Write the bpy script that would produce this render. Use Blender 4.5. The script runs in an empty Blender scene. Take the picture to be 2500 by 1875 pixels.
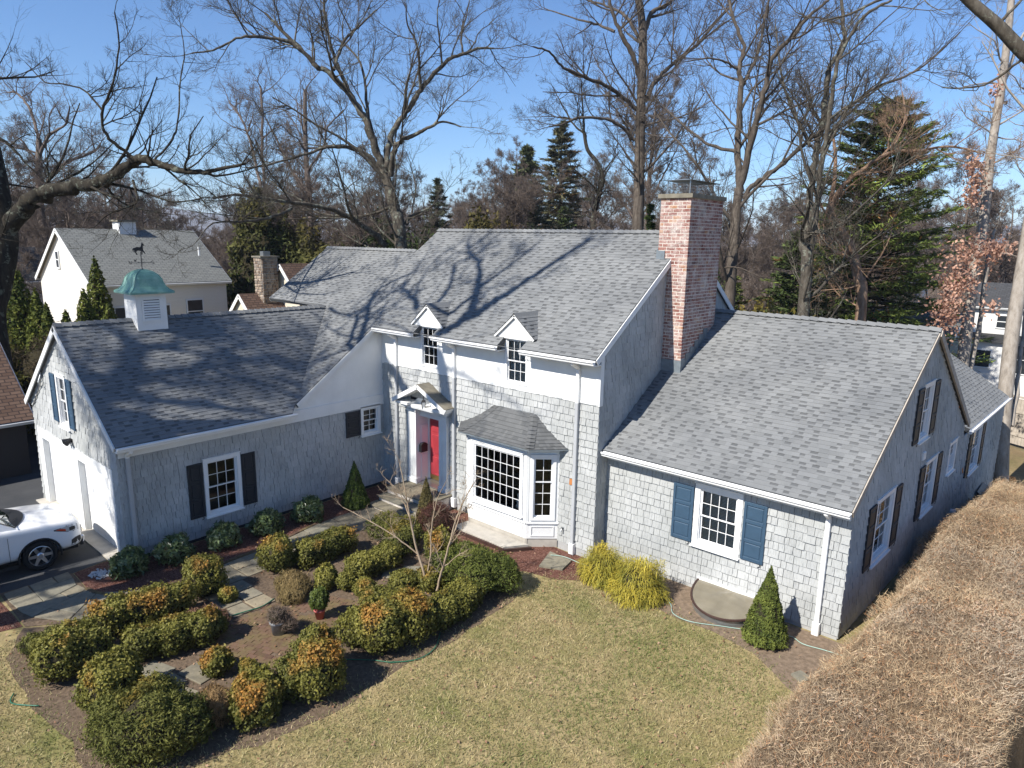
import bpy, bmesh, math, random
import numpy as np
from mathutils import Vector, Matrix
random.seed(11)
RNG = np.random.default_rng(11)
PI = math.pi
scene = bpy.context.scene
COL = scene.collection

# ------------------------------------------------------------------ camera
CAM_LOC = Vector((18.173, -14.296, 8.330))
YAW, PITCH, ROLL = math.radians(-41.07), math.radians(-11.894), math.radians(0.971)
FPX = 1696.2                                    # focal length in pixels of a 2500 px wide frame
_f = Vector((math.sin(YAW)*math.cos(PITCH), math.cos(YAW)*math.cos(PITCH), math.sin(PITCH)))
_r0 = Vector((math.cos(YAW), -math.sin(YAW), 0)); _u0 = _r0.cross(_f)
_r = math.cos(ROLL)*_r0 + math.sin(ROLL)*_u0; _u = -math.sin(ROLL)*_r0 + math.cos(ROLL)*_u0
cam_data = bpy.data.cameras.new('camera'); cam = bpy.data.objects.new('camera', cam_data); COL.objects.link(cam)
cam_data.sensor_width = 36.0; cam_data.lens = FPX*36.0/2500.0
cam_data.clip_start = 0.1; cam_data.clip_end = 9000.0
M = Matrix(((_r.x, _u.x, -_f.x, CAM_LOC.x), (_r.y, _u.y, -_f.y, CAM_LOC.y), (_r.z, _u.z, -_f.z, CAM_LOC.z), (0, 0, 0, 1)))
cam.matrix_world = M
scene.camera = cam

# ------------------------------------------------------------------ sky, sun, exposure
SUN_AZ, SUN_EL = math.radians(10.0), math.radians(44.0)      # light travels towards +Y, a little +X
LIGHT = Vector((math.sin(SUN_AZ)*math.cos(SUN_EL), math.cos(SUN_AZ)*math.cos(SUN_EL), -math.sin(SUN_EL)))
world = bpy.data.worlds.new('World'); scene.world = world; world.use_nodes = True
wn = world.node_tree.nodes; wl = world.node_tree.links
bg = wn['Background']
sky = wn.new('ShaderNodeTexSky'); sky.sky_type = 'NISHITA'; sky.sun_disc = False
sky.sun_elevation = SUN_EL
sky.sun_rotation = math.atan2(-LIGHT.x, -LIGHT.y)
sky.altitude = 100; sky.air_density = 1.0; sky.dust_density = 0.0; sky.ozone_density = 10.0
wl.new(sky.outputs[0], bg.inputs[0]); bg.inputs[1].default_value = 0.100
sun_d = bpy.data.lights.new('sun', 'SUN'); sun_d.energy = 5.0; sun_d.angle = math.radians(0.53); sun_d.color = (1.0, 0.955, 0.88)
sun = bpy.data.objects.new('sun', sun_d); COL.objects.link(sun)
sun.rotation_euler = LIGHT.to_track_quat('-Z', 'Y').to_euler(); sun.location = (-20, -60, 60)
scene.view_settings.view_transform = 'Standard'; scene.view_settings.look = 'None'
scene.view_settings.exposure = 0.65; scene.view_settings.gamma = 1.0
scene.render.engine = 'CYCLES'
scene.cycles.max_bounces = 6; scene.cycles.transparent_max_bounces = 12
scene.cycles.use_denoising = True; scene.cycles.diffuse_bounces = 3

# ------------------------------------------------------------------ materials
def mat(name, rough=0.8, spec=0.3, metallic=0.0):
    m = bpy.data.materials.new(name); m.use_nodes = True
    b = m.node_tree.nodes['Principled BSDF']
    b.inputs['Roughness'].default_value = rough
    b.inputs['Specular IOR Level'].default_value = spec
    b.inputs['Metallic'].default_value = metallic
    return m, m.node_tree.nodes, m.node_tree.links, b
def ramp(nodes, stops):
    r = nodes.new('ShaderNodeValToRGB'); cr = r.color_ramp
    while len(cr.elements) < len(stops): cr.elements.new(0.5)
    for e, (p, c) in zip(cr.elements, stops):
        e.position = p; e.color = (c[0], c[1], c[2], 1)
    return r
def noise(nodes, links, scale, detail=4, rough=0.55, vec=None, stretch=None):
    n = nodes.new('ShaderNodeTexNoise'); n.inputs['Scale'].default_value = scale
    n.inputs['Detail'].default_value = detail; n.inputs['Roughness'].default_value = rough
    if vec is None:
        g = nodes.new('ShaderNodeNewGeometry'); vec = g.outputs['Position']
    if stretch is not None:
        mp = nodes.new('ShaderNodeMapping'); mp.inputs['Scale'].default_value = stretch
        links.new(vec, mp.inputs['Vector']); vec = mp.outputs[0]
    links.new(vec, n.inputs['Vector'])
    return n
def bump(nodes, links, b, height, strength, dist=0.02):
    bp = nodes.new('ShaderNodeBump'); bp.inputs['Strength'].default_value = strength; bp.inputs['Distance'].default_value = dist
    links.new(height, bp.inputs['Height']); links.new(bp.outputs[0], b.inputs['Normal'])
def mixc(nodes, links, fac, a, bcol, mode='MIX'):
    m = nodes.new('ShaderNodeMix'); m.data_type = 'RGBA'; m.blend_type = mode
    for s, v in ((m.inputs[0], fac), (m.inputs[6], a), (m.inputs[7], bcol)):
        if hasattr(v, 'links') or isinstance(v, bpy.types.NodeSocket): links.new(v, s)
        elif isinstance(v, (int, float)): s.default_value = v
        else: s.default_value = (v[0], v[1], v[2], 1)
    return m.outputs[2]
def piece_random(nodes, links):
    """0..1 per piece: the piece's own object random plus the 'rnd' attribute of joined pieces"""
    oi = nodes.new('ShaderNodeObjectInfo'); at = nodes.new('ShaderNodeAttribute'); at.attribute_name = 'rnd'
    ad = nodes.new('ShaderNodeMath'); ad.operation = 'ADD'; links.new(oi.outputs['Random'], ad.inputs[0]); links.new(at.outputs['Fac'], ad.inputs[1])
    fr = nodes.new('ShaderNodeMath'); fr.operation = 'FRACT'; links.new(ad.outputs[0], fr.inputs[0])
    return fr.outputs[0]
MAT = {}
def simple(name, col, rough=0.7, spec=0.3, metallic=0.0, var=0.12, scale=3.0, bmp=0.0, bscale=40):
    m, n, l, b = mat(name, rough, spec, metallic)
    nz = noise(n, l, scale, 5)
    r = ramp(n, [(0.25, [c*(1-var) for c in col]), (0.75, [min(1, c*(1+var)) for c in col])])
    l.new(nz.outputs['Fac'], r.inputs[0]); l.new(r.outputs[0], b.inputs['Base Color'])
    if bmp > 0:
        nb = noise(n, l, bscale, 4); bump(n, l, b, nb.outputs['Fac'], bmp)
    MAT[name] = m
    return m
simple('white_paint', (0.76, 0.76, 0.74), 0.55, 0.35, var=0.07, scale=2.2, bmp=0.08, bscale=14)
simple('vinyl_white', (0.80, 0.80, 0.79), 0.4, 0.4, var=0.03)
simple('shutter_blue', (0.040, 0.078, 0.125), 0.5, 0.35, var=0.10, scale=6)
simple('shutter_dark', (0.020, 0.024, 0.030), 0.5, 0.3, var=0.12, scale=6)
simple('door_red', (0.36, 0.040, 0.050), 0.35, 0.5, var=0.08)
simple('brass', (0.55, 0.40, 0.15), 0.3, 0.5, 1.0)
simple('black_metal', (0.015, 0.015, 0.017), 0.45, 0.4)
simple('dark_room', (0.030, 0.028, 0.026), 0.9, 0.1, var=0.3)
simple('blind', (0.55, 0.55, 0.52), 0.6, 0.2, var=0.04)
simple('concrete', (0.42, 0.39, 0.34), 0.9, 0.15, var=0.15, scale=4, bmp=0.15)
simple('foundation', (0.36, 0.36, 0.35), 0.9, 0.15, var=0.15, scale=4, bmp=0.2)
simple('lead', (0.20, 0.23, 0.25), 0.5, 0.4, 0.3, var=0.25, scale=6)
simple('sheathing', (0.045, 0.045, 0.048), 0.95, 0.05)
simple('grey_paint', (0.40, 0.41, 0.42), 0.5, 0.3, var=0.06)
simple('sheet_metal', (0.35, 0.36, 0.36), 0.35, 0.5, 0.8)
simple('soil', (0.135, 0.098, 0.068), 0.95, 0.1, var=0.45, scale=14, bmp=0.6, bscale=60)
simple('hedge_core', (0.15, 0.105, 0.065), 0.95, 0.05, var=0.3, scale=9)
simple('twig_core', (0.035, 0.030, 0.018), 0.95, 0.05, var=0.4, scale=12)
simple('hose_green', (0.022, 0.13, 0.075), 0.4, 0.4)
simple('hose_pale', (0.30, 0.42, 0.36), 0.4, 0.4)
simple('grey_pot', (0.26, 0.28, 0.30), 0.7, 0.3, var=0.25, scale=9)
simple('pink_pot', (0.45, 0.12, 0.11), 0.6, 0.3)
simple('car_plastic', (0.018, 0.018, 0.019), 0.55, 0.4)
simple('tyre', (0.018, 0.018, 0.018), 0.85, 0.2)
simple('alloy', (0.62, 0.62, 0.63), 0.28, 0.5, 0.9)
simple('chrome', (0.75, 0.75, 0.76), 0.12, 0.5, 1.0)
simple('amber', (0.55, 0.06, 0.02), 0.2, 0.5)
simple('cream_siding', (0.60, 0.55, 0.44), 0.7, 0.2, var=0.05)
simple('far_glass', (0.03, 0.035, 0.04), 0.12, 0.5)
simple('fence_wood', (0.42, 0.37, 0.31), 0.85, 0.15, var=0.2, scale=5)
simple('pebble', (0.52, 0.51, 0.50), 0.7, 0.3, var=0.3, scale=20)
simple('well_plastic', (0.20, 0.175, 0.125), 0.22, 0.5, var=0.2, scale=2.5)
simple('dark_brown', (0.055, 0.030, 0.024), 0.5, 0.3)
simple('pumpkin', (0.55, 0.16, 0.02), 0.6, 0.3)
# cedar shingle walls: each shingle its own tone, vertical weathering streaks
m, n, l, b = mat('cedar', 0.88, 0.15)
pr_ = piece_random(n, l)
r = ramp(n, [(0.0, (0.425, 0.43, 0.428)), (0.45, (0.45, 0.455, 0.452)), (0.8, (0.475, 0.48, 0.475)), (1.0, (0.41, 0.415, 0.41))]); l.new(pr_, r.inputs[0])
nz = noise(n, l, 1.0, 5, 0.65, stretch=(46, 46, 2.4)); r2 = ramp(n, [(0.30, (0.60, 0.61, 0.61)), (0.46, (0.93, 0.93, 0.92)), (0.8, (1.1, 1.1, 1.08))]); l.new(nz.outputs['Fac'], r2.inputs[0])
c1 = mixc(n, l, 1.0, r.outputs[0], r2.outputs[0], 'MULTIPLY')
nb = noise(n, l, 0.7, 4); r3 = ramp(n, [(0.35, (0.80, 0.81, 0.80)), (0.65, (1.06, 1.06, 1.06))]); l.new(nb.outputs['Fac'], r3.inputs[0])
c2 = mixc(n, l, 1.0, c1, r3.outputs[0], 'MULTIPLY')
# some unweathered replacement shingles
gt = n.new('ShaderNodeMath'); gt.operation = 'GREATER_THAN'; gt.inputs[1].default_value = 0.9988; l.new(pr_, gt.inputs[0])
c3 = mixc(n, l, gt.outputs[0], c2, (0.42, 0.17, 0.06)); l.new(c3, b.inputs['Base Color'])
bump(n, l, b, nz.outputs['Fac'], 0.5, 0.006); MAT['cedar'] = m
# asphalt roof shingles
def roof_mat(name, dark, mid, light):
    m, n, l, b = mat(name, 0.92, 0.2)
    pr_ = piece_random(n, l)
    r = ramp(n, [(0.0, dark), (0.30, mid), (0.62, light), (0.9, mid), (1.0, dark)]); l.new(pr_, r.inputs[0])
    nz = noise(n, l, 160, 3, 0.8); r2 = ramp(n, [(0.3, (0.72, 0.72, 0.72)), (0.7, (1.22, 1.22, 1.22))]); l.new(nz.outputs['Fac'], r2.inputs[0])
    c = mixc(n, l, 1.0, r.outputs[0], r2.outputs[0], 'MULTIPLY')
    nb = noise(n, l, 0.55, 5); r3 = ramp(n, [(0.35, (0.84, 0.85, 0.86)), (0.65, (1.08, 1.08, 1.07))]); l.new(nb.outputs['Fac'], r3.inputs[0])
    c = mixc(n, l, 1.0, c, r3.outputs[0], 'MULTIPLY')
    l.new(c, b.inputs['Base Color']); bump(n, l, b, nz.outputs['Fac'], 0.5, 0.004); MAT[name] = m
roof_mat('asphalt_shingle', (0.175, 0.178, 0.177), (0.195, 0.198, 0.197), (0.215, 0.218, 0.217))
roof_mat('shingle_base', (0.108, 0.110, 0.111), (0.120, 0.122, 0.123), (0.132, 0.134, 0.135))
roof_mat('bay_shingle', (0.095, 0.097, 0.098), (0.110, 0.112, 0.113), (0.128, 0.130, 0.131))  # roof shingle made darker: shade of the steep bay roof in its colour
roof_mat('brown_roof', (0.075, 0.045, 0.032), (0.105, 0.066, 0.048), (0.130, 0.085, 0.062))
# far roof with printed courses (too far to pick shingles apart)
def far_roof(name, a_, b_, mo):
    m, n, l, b = mat(name, 0.92, 0.15)
    tc = n.new('ShaderNodeTexCoord'); br = n.new('ShaderNodeTexBrick'); br.inputs['Scale'].default_value = 1.0
    br.inputs['Brick Width'].default_value = 0.32; br.inputs['Row Height'].default_value = 0.16; br.inputs['Mortar Size'].default_value = 0.02
    br.inputs['Color1'].default_value = (*a_, 1); br.inputs['Color2'].default_value = (*b_, 1); br.inputs['Mortar'].default_value = (*mo, 1)
    l.new(tc.outputs['UV'], br.inputs['Vector']); l.new(br.outputs[0], b.inputs['Base Color'])
    nz = noise(n, l, 0.6, 4); bump(n, l, b, br.outputs['Fac'], -0.4, 0.01); MAT[name] = m
far_roof('far_grey_roof', (0.16, 0.165, 0.155), (0.20, 0.205, 0.19), (0.11, 0.11, 0.105))
far_roof('far_brown_roof', (0.10, 0.062, 0.045), (0.15, 0.098, 0.072), (0.05, 0.035, 0.03))
far_roof('far_dark_roof', (0.055, 0.056, 0.06), (0.075, 0.076, 0.08), (0.04, 0.04, 0.04))
# brick, lime washed
m, n, l, b = mat('brick', 0.9, 0.15)
pr_ = piece_random(n, l)
r = ramp(n, [(0.0, (0.15, 0.060, 0.050)), (0.3, (0.24, 0.100, 0.080)), (0.6, (0.30, 0.140, 0.110)), (0.85, (0.20, 0.080, 0.065)), (0.97, (0.38, 0.19, 0.10)), (1.0, (0.13, 0.060, 0.052))]); l.new(pr_, r.inputs[0])
nz = noise(n, l, 3.2, 8, 0.72); nz2 = noise(n, l, 30, 4, 0.7)
ad = n.new('ShaderNodeMath'); ad.operation = 'MULTIPLY_ADD'; l.new(nz2.outputs['Fac'], ad.inputs[0]); ad.inputs[1].default_value = 0.5; l.new(nz.outputs['Fac'], ad.inputs[2])
r2 = ramp(n, [(0.66, (0, 0, 0)), (0.98, (0.8, 0.8, 0.8))]); l.new(ad.outputs[0], r2.inputs[0])
c = mixc(n, l, r2.outputs[0], r.outputs[0], (0.66, 0.62, 0.57)); l.new(c, b.inputs['Base Color'])
bump(n, l, b, nz2.outputs['Fac'], 0.6, 0.008); MAT['brick'] = m
simple('bare_soil', (0.20, 0.148, 0.105), 0.95, 0.1, var=0.4, scale=9, bmp=0.6, bscale=60)
simple('mortar', (0.60, 0.55, 0.49), 0.95, 0.1, var=0.2, scale=12, bmp=0.3)
simple('slab_cap', (0.20, 0.18, 0.14), 0.9, 0.1, var=0.3, scale=6)
# copper patina
m, n, l, b = mat('copper_patina', 0.55, 0.35)
nz = noise(n, l, 3.0, 6, 0.65); r = ramp(n, [(0.25, (0.08, 0.20, 0.165)), (0.5, (0.17, 0.33, 0.27)), (0.7, (0.28, 0.43, 0.36)), (0.9, (0.36, 0.38, 0.29))])
l.new(nz.outputs['Fac'], r.inputs[0]); l.new(r.outputs[0], b.inputs['Base Color']); MAT['copper_patina'] = m
# window glass: clear pane, mirror-like at grazing angles
m = bpy.data.materials.new('glass_pane'); m.use_nodes = True; n = m.node_tree.nodes; l = m.node_tree.links; n.clear()
o = n.new('ShaderNodeOutputMaterial'); mx = n.new('ShaderNodeMixShader'); tr = n.new('ShaderNodeBsdfTransparent'); gl = n.new('ShaderNodeBsdfGlossy')
tr.inputs[0].default_value = (0.80, 0.83, 0.82, 1); gl.inputs['Roughness'].default_value = 0.02; fz = n.new('ShaderNodeFresnel'); fz.inputs[0].default_value = 1.6
l.new(fz.outputs[0], mx.inputs[0]); l.new(tr.outputs[0], mx.inputs[1]); l.new(gl.outputs[0], mx.inputs[2]); l.new(mx.outputs[0], o.inputs[0]); MAT['glass_pane'] = m
# car paint
m, n, l, b = mat('car_white', 0.3, 0.5); b.inputs['Base Color'].default_value = (0.80, 0.80, 0.80, 1); b.inputs['Coat Weight'].default_value = 1.0; b.inputs['Coat Roughness'].default_value = 0.03; MAT['car_white'] = m
m, n, l, b = mat('car_glass', 0.03, 0.8); b.inputs['Base Color'].default_value = (0.035, 0.055, 0.045, 1); b.inputs['Coat Weight'].default_value = 1.0; MAT['car_glass'] = m
m, n, l, b = mat('lamp_glass', 0.05, 0.6); b.inputs['Base Color'].default_value = (0.45, 0.46, 0.47, 1); b.inputs['Coat Weight'].default_value = 1.0; MAT['lamp_glass'] = m
# asphalt
m, n, l, b = mat('asphalt', 0.9, 0.25)
nz = noise(n, l, 90, 4, 0.8); nb = noise(n, l, 0.8, 4); r = ramp(n, [(0.3, (0.038, 0.040, 0.044)), (0.7, (0.075, 0.078, 0.083))]); l.new(nz.outputs['Fac'], r.inputs[0])
r3 = ramp(n, [(0.35, (0.8, 0.8, 0.8)), (0.7, (1.25, 1.22, 1.18))]); l.new(nb.outputs['Fac'], r3.inputs[0]); c = mixc(n, l, 1.0, r.outputs[0], r3.outputs[0], 'MULTIPLY'); l.new(c, b.inputs['Base Color'])
bump(n, l, b, nz.outputs['Fac'], 0.6, 0.01); MAT['asphalt'] = m
# flagstone, each stone its own tone
m, n, l, b = mat('flagstone', 0.85, 0.2)
pr_ = piece_random(n, l); r = ramp(n, [(0.0, (0.19, 0.17, 0.13)), (0.4, (0.24, 0.21, 0.155)), (0.7, (0.20, 0.19, 0.155)), (1.0, (0.28, 0.235, 0.165))]); l.new(pr_, r.inputs[0])
nz = noise(n, l, 5, 6, 0.7); r2 = ramp(n, [(0.3, (0.7, 0.71, 0.7)), (0.7, (1.2, 1.18, 1.12))]); l.new(nz.outputs['Fac'], r2.inputs[0]); c = mixc(n, l, 1.0, r.outputs[0], r2.outputs[0], 'MULTIPLY'); l.new(c, b.inputs['Base Color'])
bump(n, l, b, nz.outputs['Fac'], 0.3, 0.02); MAT['flagstone'] = m
# mulch
m, n, l, b = mat('mulch', 0.95, 0.1)
vo = n.new('ShaderNodeTexVoronoi'); vo.inputs['Scale'].default_value = 26; g = n.new('ShaderNodeNewGeometry'); mp = n.new('ShaderNodeMapping'); mp.inputs['Scale'].default_value = (1, 2.2, 1); mp.inputs['Rotation'].default_value = (0, 0, 0.6)
l.new(g.outputs['Position'], mp.inputs[0]); l.new(mp.outputs[0], vo.inputs['Vector'])
r = ramp(n, [(0.0, (0.07, 0.030, 0.022)), (0.5, (0.15, 0.068, 0.050)), (0.85, (0.24, 0.13, 0.10)), (1.0, (0.10, 0.045, 0.032))]); l.new(vo.outputs['Color'], r.inputs[0]); l.new(r.outputs[0], b.inputs['Base Color'])
bump(n, l, b, vo.outputs['Distance'], 0.9, 0.03); MAT['mulch'] = m
# garden paving bricks, worn, with moss and soil in the joints
m, n, l, b = mat('paving_brick', 0.9, 0.15)
pr_ = piece_random(n, l); r = ramp(n, [(0.0, (0.10, 0.060, 0.042)), (0.5, (0.16, 0.095, 0.066)), (1.0, (0.13, 0.085, 0.055))]); l.new(pr_, r.inputs[0])
nz = noise(n, l, 2.2, 6, 0.7); r2 = ramp(n, [(0.42, (0, 0, 0)), (0.62, (1, 1, 1))]); l.new(nz.outputs['Fac'], r2.inputs[0]); c = mixc(n, l, r2.outputs[0], r.outputs[0], (0.15, 0.115, 0.055)); l.new(c, b.inputs['Base Color']); MAT['paving_brick'] = m
# ground: dormant lawn near the house, leaf litter under the far trees
m, n, l, b = mat('lawn_ground', 0.95, 0.08)
na = noise(n, l, 0.55, 6, 0.62); nbz = noise(n, l, 6, 5, 0.7)
ra = ramp(n, [(0.38, (0.32, 0.25, 0.14)), (0.54, (0.27, 0.22, 0.11)), (0.68, (0.165, 0.165, 0.060))]); l.new(na.outputs['Fac'], ra.inputs[0])
rb = ramp(n, [(0.3, (0.62, 0.62, 0.6)), (0.7, (1.3, 1.28, 1.2))]); l.new(nbz.outputs['Fac'], rb.inputs[0]); c = mixc(n, l, 1.0, ra.outputs[0], rb.outputs[0], 'MULTIPLY')
g = n.new('ShaderNodeNewGeometry'); ln = n.new('ShaderNodeVectorMath'); ln.operation = 'DISTANCE'; ln.inputs[1].default_value = (9, -6, 0); l.new(g.outputs['Position'], ln.inputs[0])
mr = n.new('ShaderNodeMapRange'); mr.inputs[1].default_value = 26; mr.inputs[2].default_value = 40; l.new(ln.outputs['Value'], mr.inputs[0])
nl = noise(n, l, 0.9, 6, 0.7); rl = ramp(n, [(0.3, (0.10, 0.070, 0.045)), (0.55, (0.16, 0.115, 0.075)), (0.75, (0.12, 0.115, 0.06))]); l.new(nl.outputs['Fac'], rl.inputs[0])
c = mixc(n, l, mr.outputs[0], c, rl.outputs[0]); l.new(c, b.inputs['Base Color'])
bump(n, l, b, nbz.outputs['Fac'], 0.5, 0.04); MAT['lawn_ground'] = m
# bark
def bark(name, lo, mid, hi, sc=6, moss=0.0):
    m, n, l, b = mat(name, 0.92, 0.12)
    nz = noise(n, l, sc, 6, 0.7, stretch=(1, 1, 0.28)); r = ramp(n, [(0.30, lo), (0.5, mid), (0.72, hi)]); l.new(nz.outputs['Fac'], r.inputs[0])
    c = r.outputs[0]
    if moss:
        nm = noise(n, l, 3.5, 5, 0.7); rm = ramp(n, [(0.56, (0, 0, 0)), (0.62, (moss, moss, moss))]); l.new(nm.outputs['Fac'], rm.inputs[0])
        c = mixc(n, l, rm.outputs[0], c, (0.30, 0.33, 0.26))
    l.new(c, b.inputs['Base Color']); bump(n, l, b, nz.outputs['Fac'], 0.7, 0.04); MAT[name] = m
bark('bark_grey', (0.034, 0.029, 0.023), (0.085, 0.073, 0.058), (0.155, 0.138, 0.112), 7, 0.45)
bark('bark_brown', (0.045, 0.036, 0.029), (0.095, 0.078, 0.063), (0.155, 0.132, 0.108), 8)
bark('bark_pale', (0.17, 0.145, 0.120), (0.30, 0.262, 0.220), (0.40, 0.36, 0.315), 6)
bark('bark_orange', (0.13, 0.075, 0.045), (0.25, 0.16, 0.105), (0.33, 0.24, 0.17), 6)
bark('bark_oak', (0.016, 0.014, 0.011), (0.036, 0.031, 0.024), (0.065, 0.057, 0.042), 6, 0.35)
bark('bark_sapling', (0.20, 0.14, 0.09), (0.33, 0.25, 0.17), (0.42, 0.34, 0.25), 9)
bark('bark_far', (0.085, 0.064, 0.052), (0.135, 0.106, 0.088), (0.19, 0.155, 0.132), 6)
# foliage: colour per leaf from the 'col' attribute, some light through the leaf
def foliage(name, trans=0.25, rough=0.6, spec=0.25, gain=1.0):
    m = bpy.data.materials.new(name); m.use_nodes = True; n = m.node_tree.nodes; l = m.node_tree.links
    b = n['Principled BSDF']; b.inputs['Roughness'].default_value = rough; b.inputs['Specular IOR Level'].default_value = spec
    at = n.new('ShaderNodeAttribute'); at.attribute_name = 'col'; l.new(at.outputs['Color'], b.inputs['Base Color'])
    if trans > 0:
        t = n.new('ShaderNodeBsdfTranslucent'); l.new(at.outputs['Color'], t.inputs[0]); mx = n.new('ShaderNodeMixShader'); mx.inputs[0].default_value = trans
        o = [x for x in n if x.type == 'OUTPUT_MATERIAL'][0]; l.new(b.outputs[0], mx.inputs[1]); l.new(t.outputs[0], mx.inputs[2]); l.new(mx.outputs[0], o.inputs[0])
    MAT[name] = m
foliage('leaf'); foliage('glossy_leaf', 0.15, 0.33, 0.6); foliage('needle', 0.15, 0.7, 0.15); foliage('dry_twig', 0.1, 0.85, 0.1); foliage('stone_col', 0.0, 0.85, 0.2)

def clap(name, c, mo):
    m, n, l, b = mat(name, 0.7, 0.2); g = n.new('ShaderNodeNewGeometry'); sp = n.new('ShaderNodeSeparateXYZ'); l.new(g.outputs['Position'], sp.inputs[0])
    w = n.new('ShaderNodeMath'); w.operation = 'MULTIPLY'; w.inputs[1].default_value = 1/0.2; l.new(sp.outputs['Z'], w.inputs[0]); fr = n.new('ShaderNodeMath'); fr.operation = 'FRACT'; l.new(w.outputs[0], fr.inputs[0])
    b.inputs['Base Color'].default_value = (*c, 1); bump(n, l, b, fr.outputs[0], 0.5, 0.05); MAT[name] = m
clap('clapboard', (0.76, 0.72, 0.64), 0); clap('clapboard_white', (0.78, 0.77, 0.74), 0); clap('teal_siding', (0.10, 0.16, 0.18), 0); clap('shed_dark', (0.06, 0.05, 0.045), 0)
simple('far_hill', (0.10, 0.085, 0.075), 0.95, 0.05, var=0.3, scale=0.01)
m, n, l, b = mat('fieldstone', 0.9, 0.15); pr_ = piece_random(n, l); r = ramp(n, [(0, (.16, .11, .08)), (.35, (.30, .23, .17)), (.7, (.38, .31, .24)), (1, (.20, .17, .14))]); l.new(pr_, r.inputs[0]); l.new(r.outputs[0], b.inputs['Base Color']); MAT['fieldstone'] = m

# ------------------------------------------------------------------ mesh helpers
BASE = {}                                        # world origin of every top-level thing
class Fr:
    """a local frame on a wall or roof plane: a along u, b along v, c out along n"""
    def __init__(s, o, u, v, nrm=None):
        s.o = Vector(o); s.u = Vector(u).normalized(); s.v = Vector(v).normalized(); s.n = Vector(nrm).normalized() if nrm else s.u.cross(s.v).normalized()
    def p(s, a, b, c=0.0): return s.o + s.u*a + s.v*b + s.n*c
    def mat(s, a, b, c, sa, sb, sc):
        o = s.p(a, b, c); u, v, w = s.u*sa, s.v*sb, s.n*sc
        return Matrix(((u.x, v.x, w.x, o.x), (u.y, v.y, w.y, o.y), (u.z, v.z, w.z, o.z), (0, 0, 0, 1)))
WORLD = Fr((0, 0, 0), (1, 0, 0), (0, 1, 0))
class MB:
    def __init__(s): s.v = []; s.f = []; s.r = []; s.cur = 0.0
    def add(s, vs, fs):
        k = len(s.v); s.v.extend([tuple(x) for x in vs]); s.r.extend([s.cur]*len(vs)); s.f.extend([tuple(i+k for i in f) for f in fs]); return s
    def box(s, fr, a0, a1, b0, b1, c0, c1):
        P = [fr.p(a, b, c) for c in (c0, c1) for b in (b0, b1) for a in (a0, a1)]
        return s.add(P, [(0, 2, 3, 1), (4, 5, 7, 6), (0, 1, 5, 4), (2, 6, 7, 3), (0, 4, 6, 2), (1, 3, 7, 5)])
    def bevbox(s, fr, a0, a1, b0, b1, c0, c1, e):
        """box whose outer (c1) face is chamfered"""
        P = [fr.p(a, b, c0) for b in (b0, b1) for a in (a0, a1)] + [fr.p(a, b, c1-e) for b in (b0, b1) for a in (a0, a1)] + [fr.p(a, b, c1) for b in (b0+e, b1-e) for a in (a0+e, a1-e)]
        return s.add(P, [(0, 2, 3, 1), (0, 1, 5, 4), (1, 3, 7, 5), (3, 2, 6, 7), (2, 0, 4, 6), (4, 5, 9, 8), (5, 7, 11, 9), (7, 6, 10, 11), (6, 4, 8, 10), (8, 9, 11, 10)])
    def prism(s, fr, poly, c0, c1):
        k = len(poly); P = [fr.p(a, b, c0) for a, b in poly] + [fr.p(a, b, c1) for a, b in poly]
        return s.add(P, [tuple(range(k))[::-1], tuple(range(k, 2*k))] + [(i, (i+1) % k, k+(i+1) % k, k+i) for i in range(k)])
    def face(s, pts): return s.add(pts, [tuple(range(len(pts)))])
    def tube(s, pts, rad, n=8, cap=True):
        pts = [Vector(p) for p in pts]; k = len(pts); rad = rad if isinstance(rad, (list, tuple)) else [rad]*k
        V = []; F = []; e = None
        for i, p in enumerate(pts):
            t = (pts[min(i+1, k-1)] - pts[max(i-1, 0)]).normalized()
            if e is None: e = t.orthogonal().normalized()
            e = (e - t*e.dot(t)).normalized(); g = t.cross(e)
            for j in range(n):
                a = 2*PI*j/n; V.append(p + (e*math.cos(a) + g*math.sin(a))*rad[i])
        for i in range(k-1):
            for j in range(n): F.append((i*n+j, i*n+(j+1) % n, (i+1)*n+(j+1) % n, (i+1)*n+j))
        if cap: F.append(tuple(range(n))[::-1]); F.append(tuple(range((k-1)*n, k*n)))
        return s.add(V, F)
    def lathe(s, fr, prof, n=16):
        """prof: (radius, height along n) pairs around fr.o"""
        V = []; F = []; k = len(prof)
        for r, h in prof:
            for j in range(n): V.append(fr.p(r*math.cos(2*PI*j/n), r*math.sin(2*PI*j/n), h))
        for i in range(k-1):
            for j in range(n): F.append((i*n+j, i*n+(j+1) % n, (i+1)*n+(j+1) % n, (i+1)*n+j))
        F.append(tuple(range(n))[::-1]); F.append(tuple(range((k-1)*n, k*n)))
        return s.add(V, F)
    def build(s, name, material, parent=None, smooth=False, uv=None):
        me = bpy.data.meshes.new(name); off = BASE.get(parent, Vector((0, 0, 0))) if parent else Vector((0, 0, 0))
        me.from_pydata([(x[0]-off.x, x[1]-off.y, x[2]-off.z) for x in s.v], [], s.f)
        at = me.attributes.new('rnd', 'FLOAT', 'POINT'); at.data.foreach_set('value', s.r)
        if smooth: me.polygons.foreach_set('use_smooth', [True]*len(me.polygons))
        if uv: 
            lay = me.uv_layers.new(name='UVMap')
            for lp in me.loops: 
                q = s.v[lp.vertex_index]; lay.data[lp.index].uv = uv(q)
        return link(name, me, MAT[material], parent)
def link(name, me, material, parent=None):
    if material and not me.materials: me.materials.append(material)
    o = bpy.data.objects.new(name, me); COL.objects.link(o)
    if parent: o.parent = parent; BASE[o] = BASE.get(parent, Vector((0, 0, 0)))
    else: BASE[o] = Vector((0, 0, 0))
    return o
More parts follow.
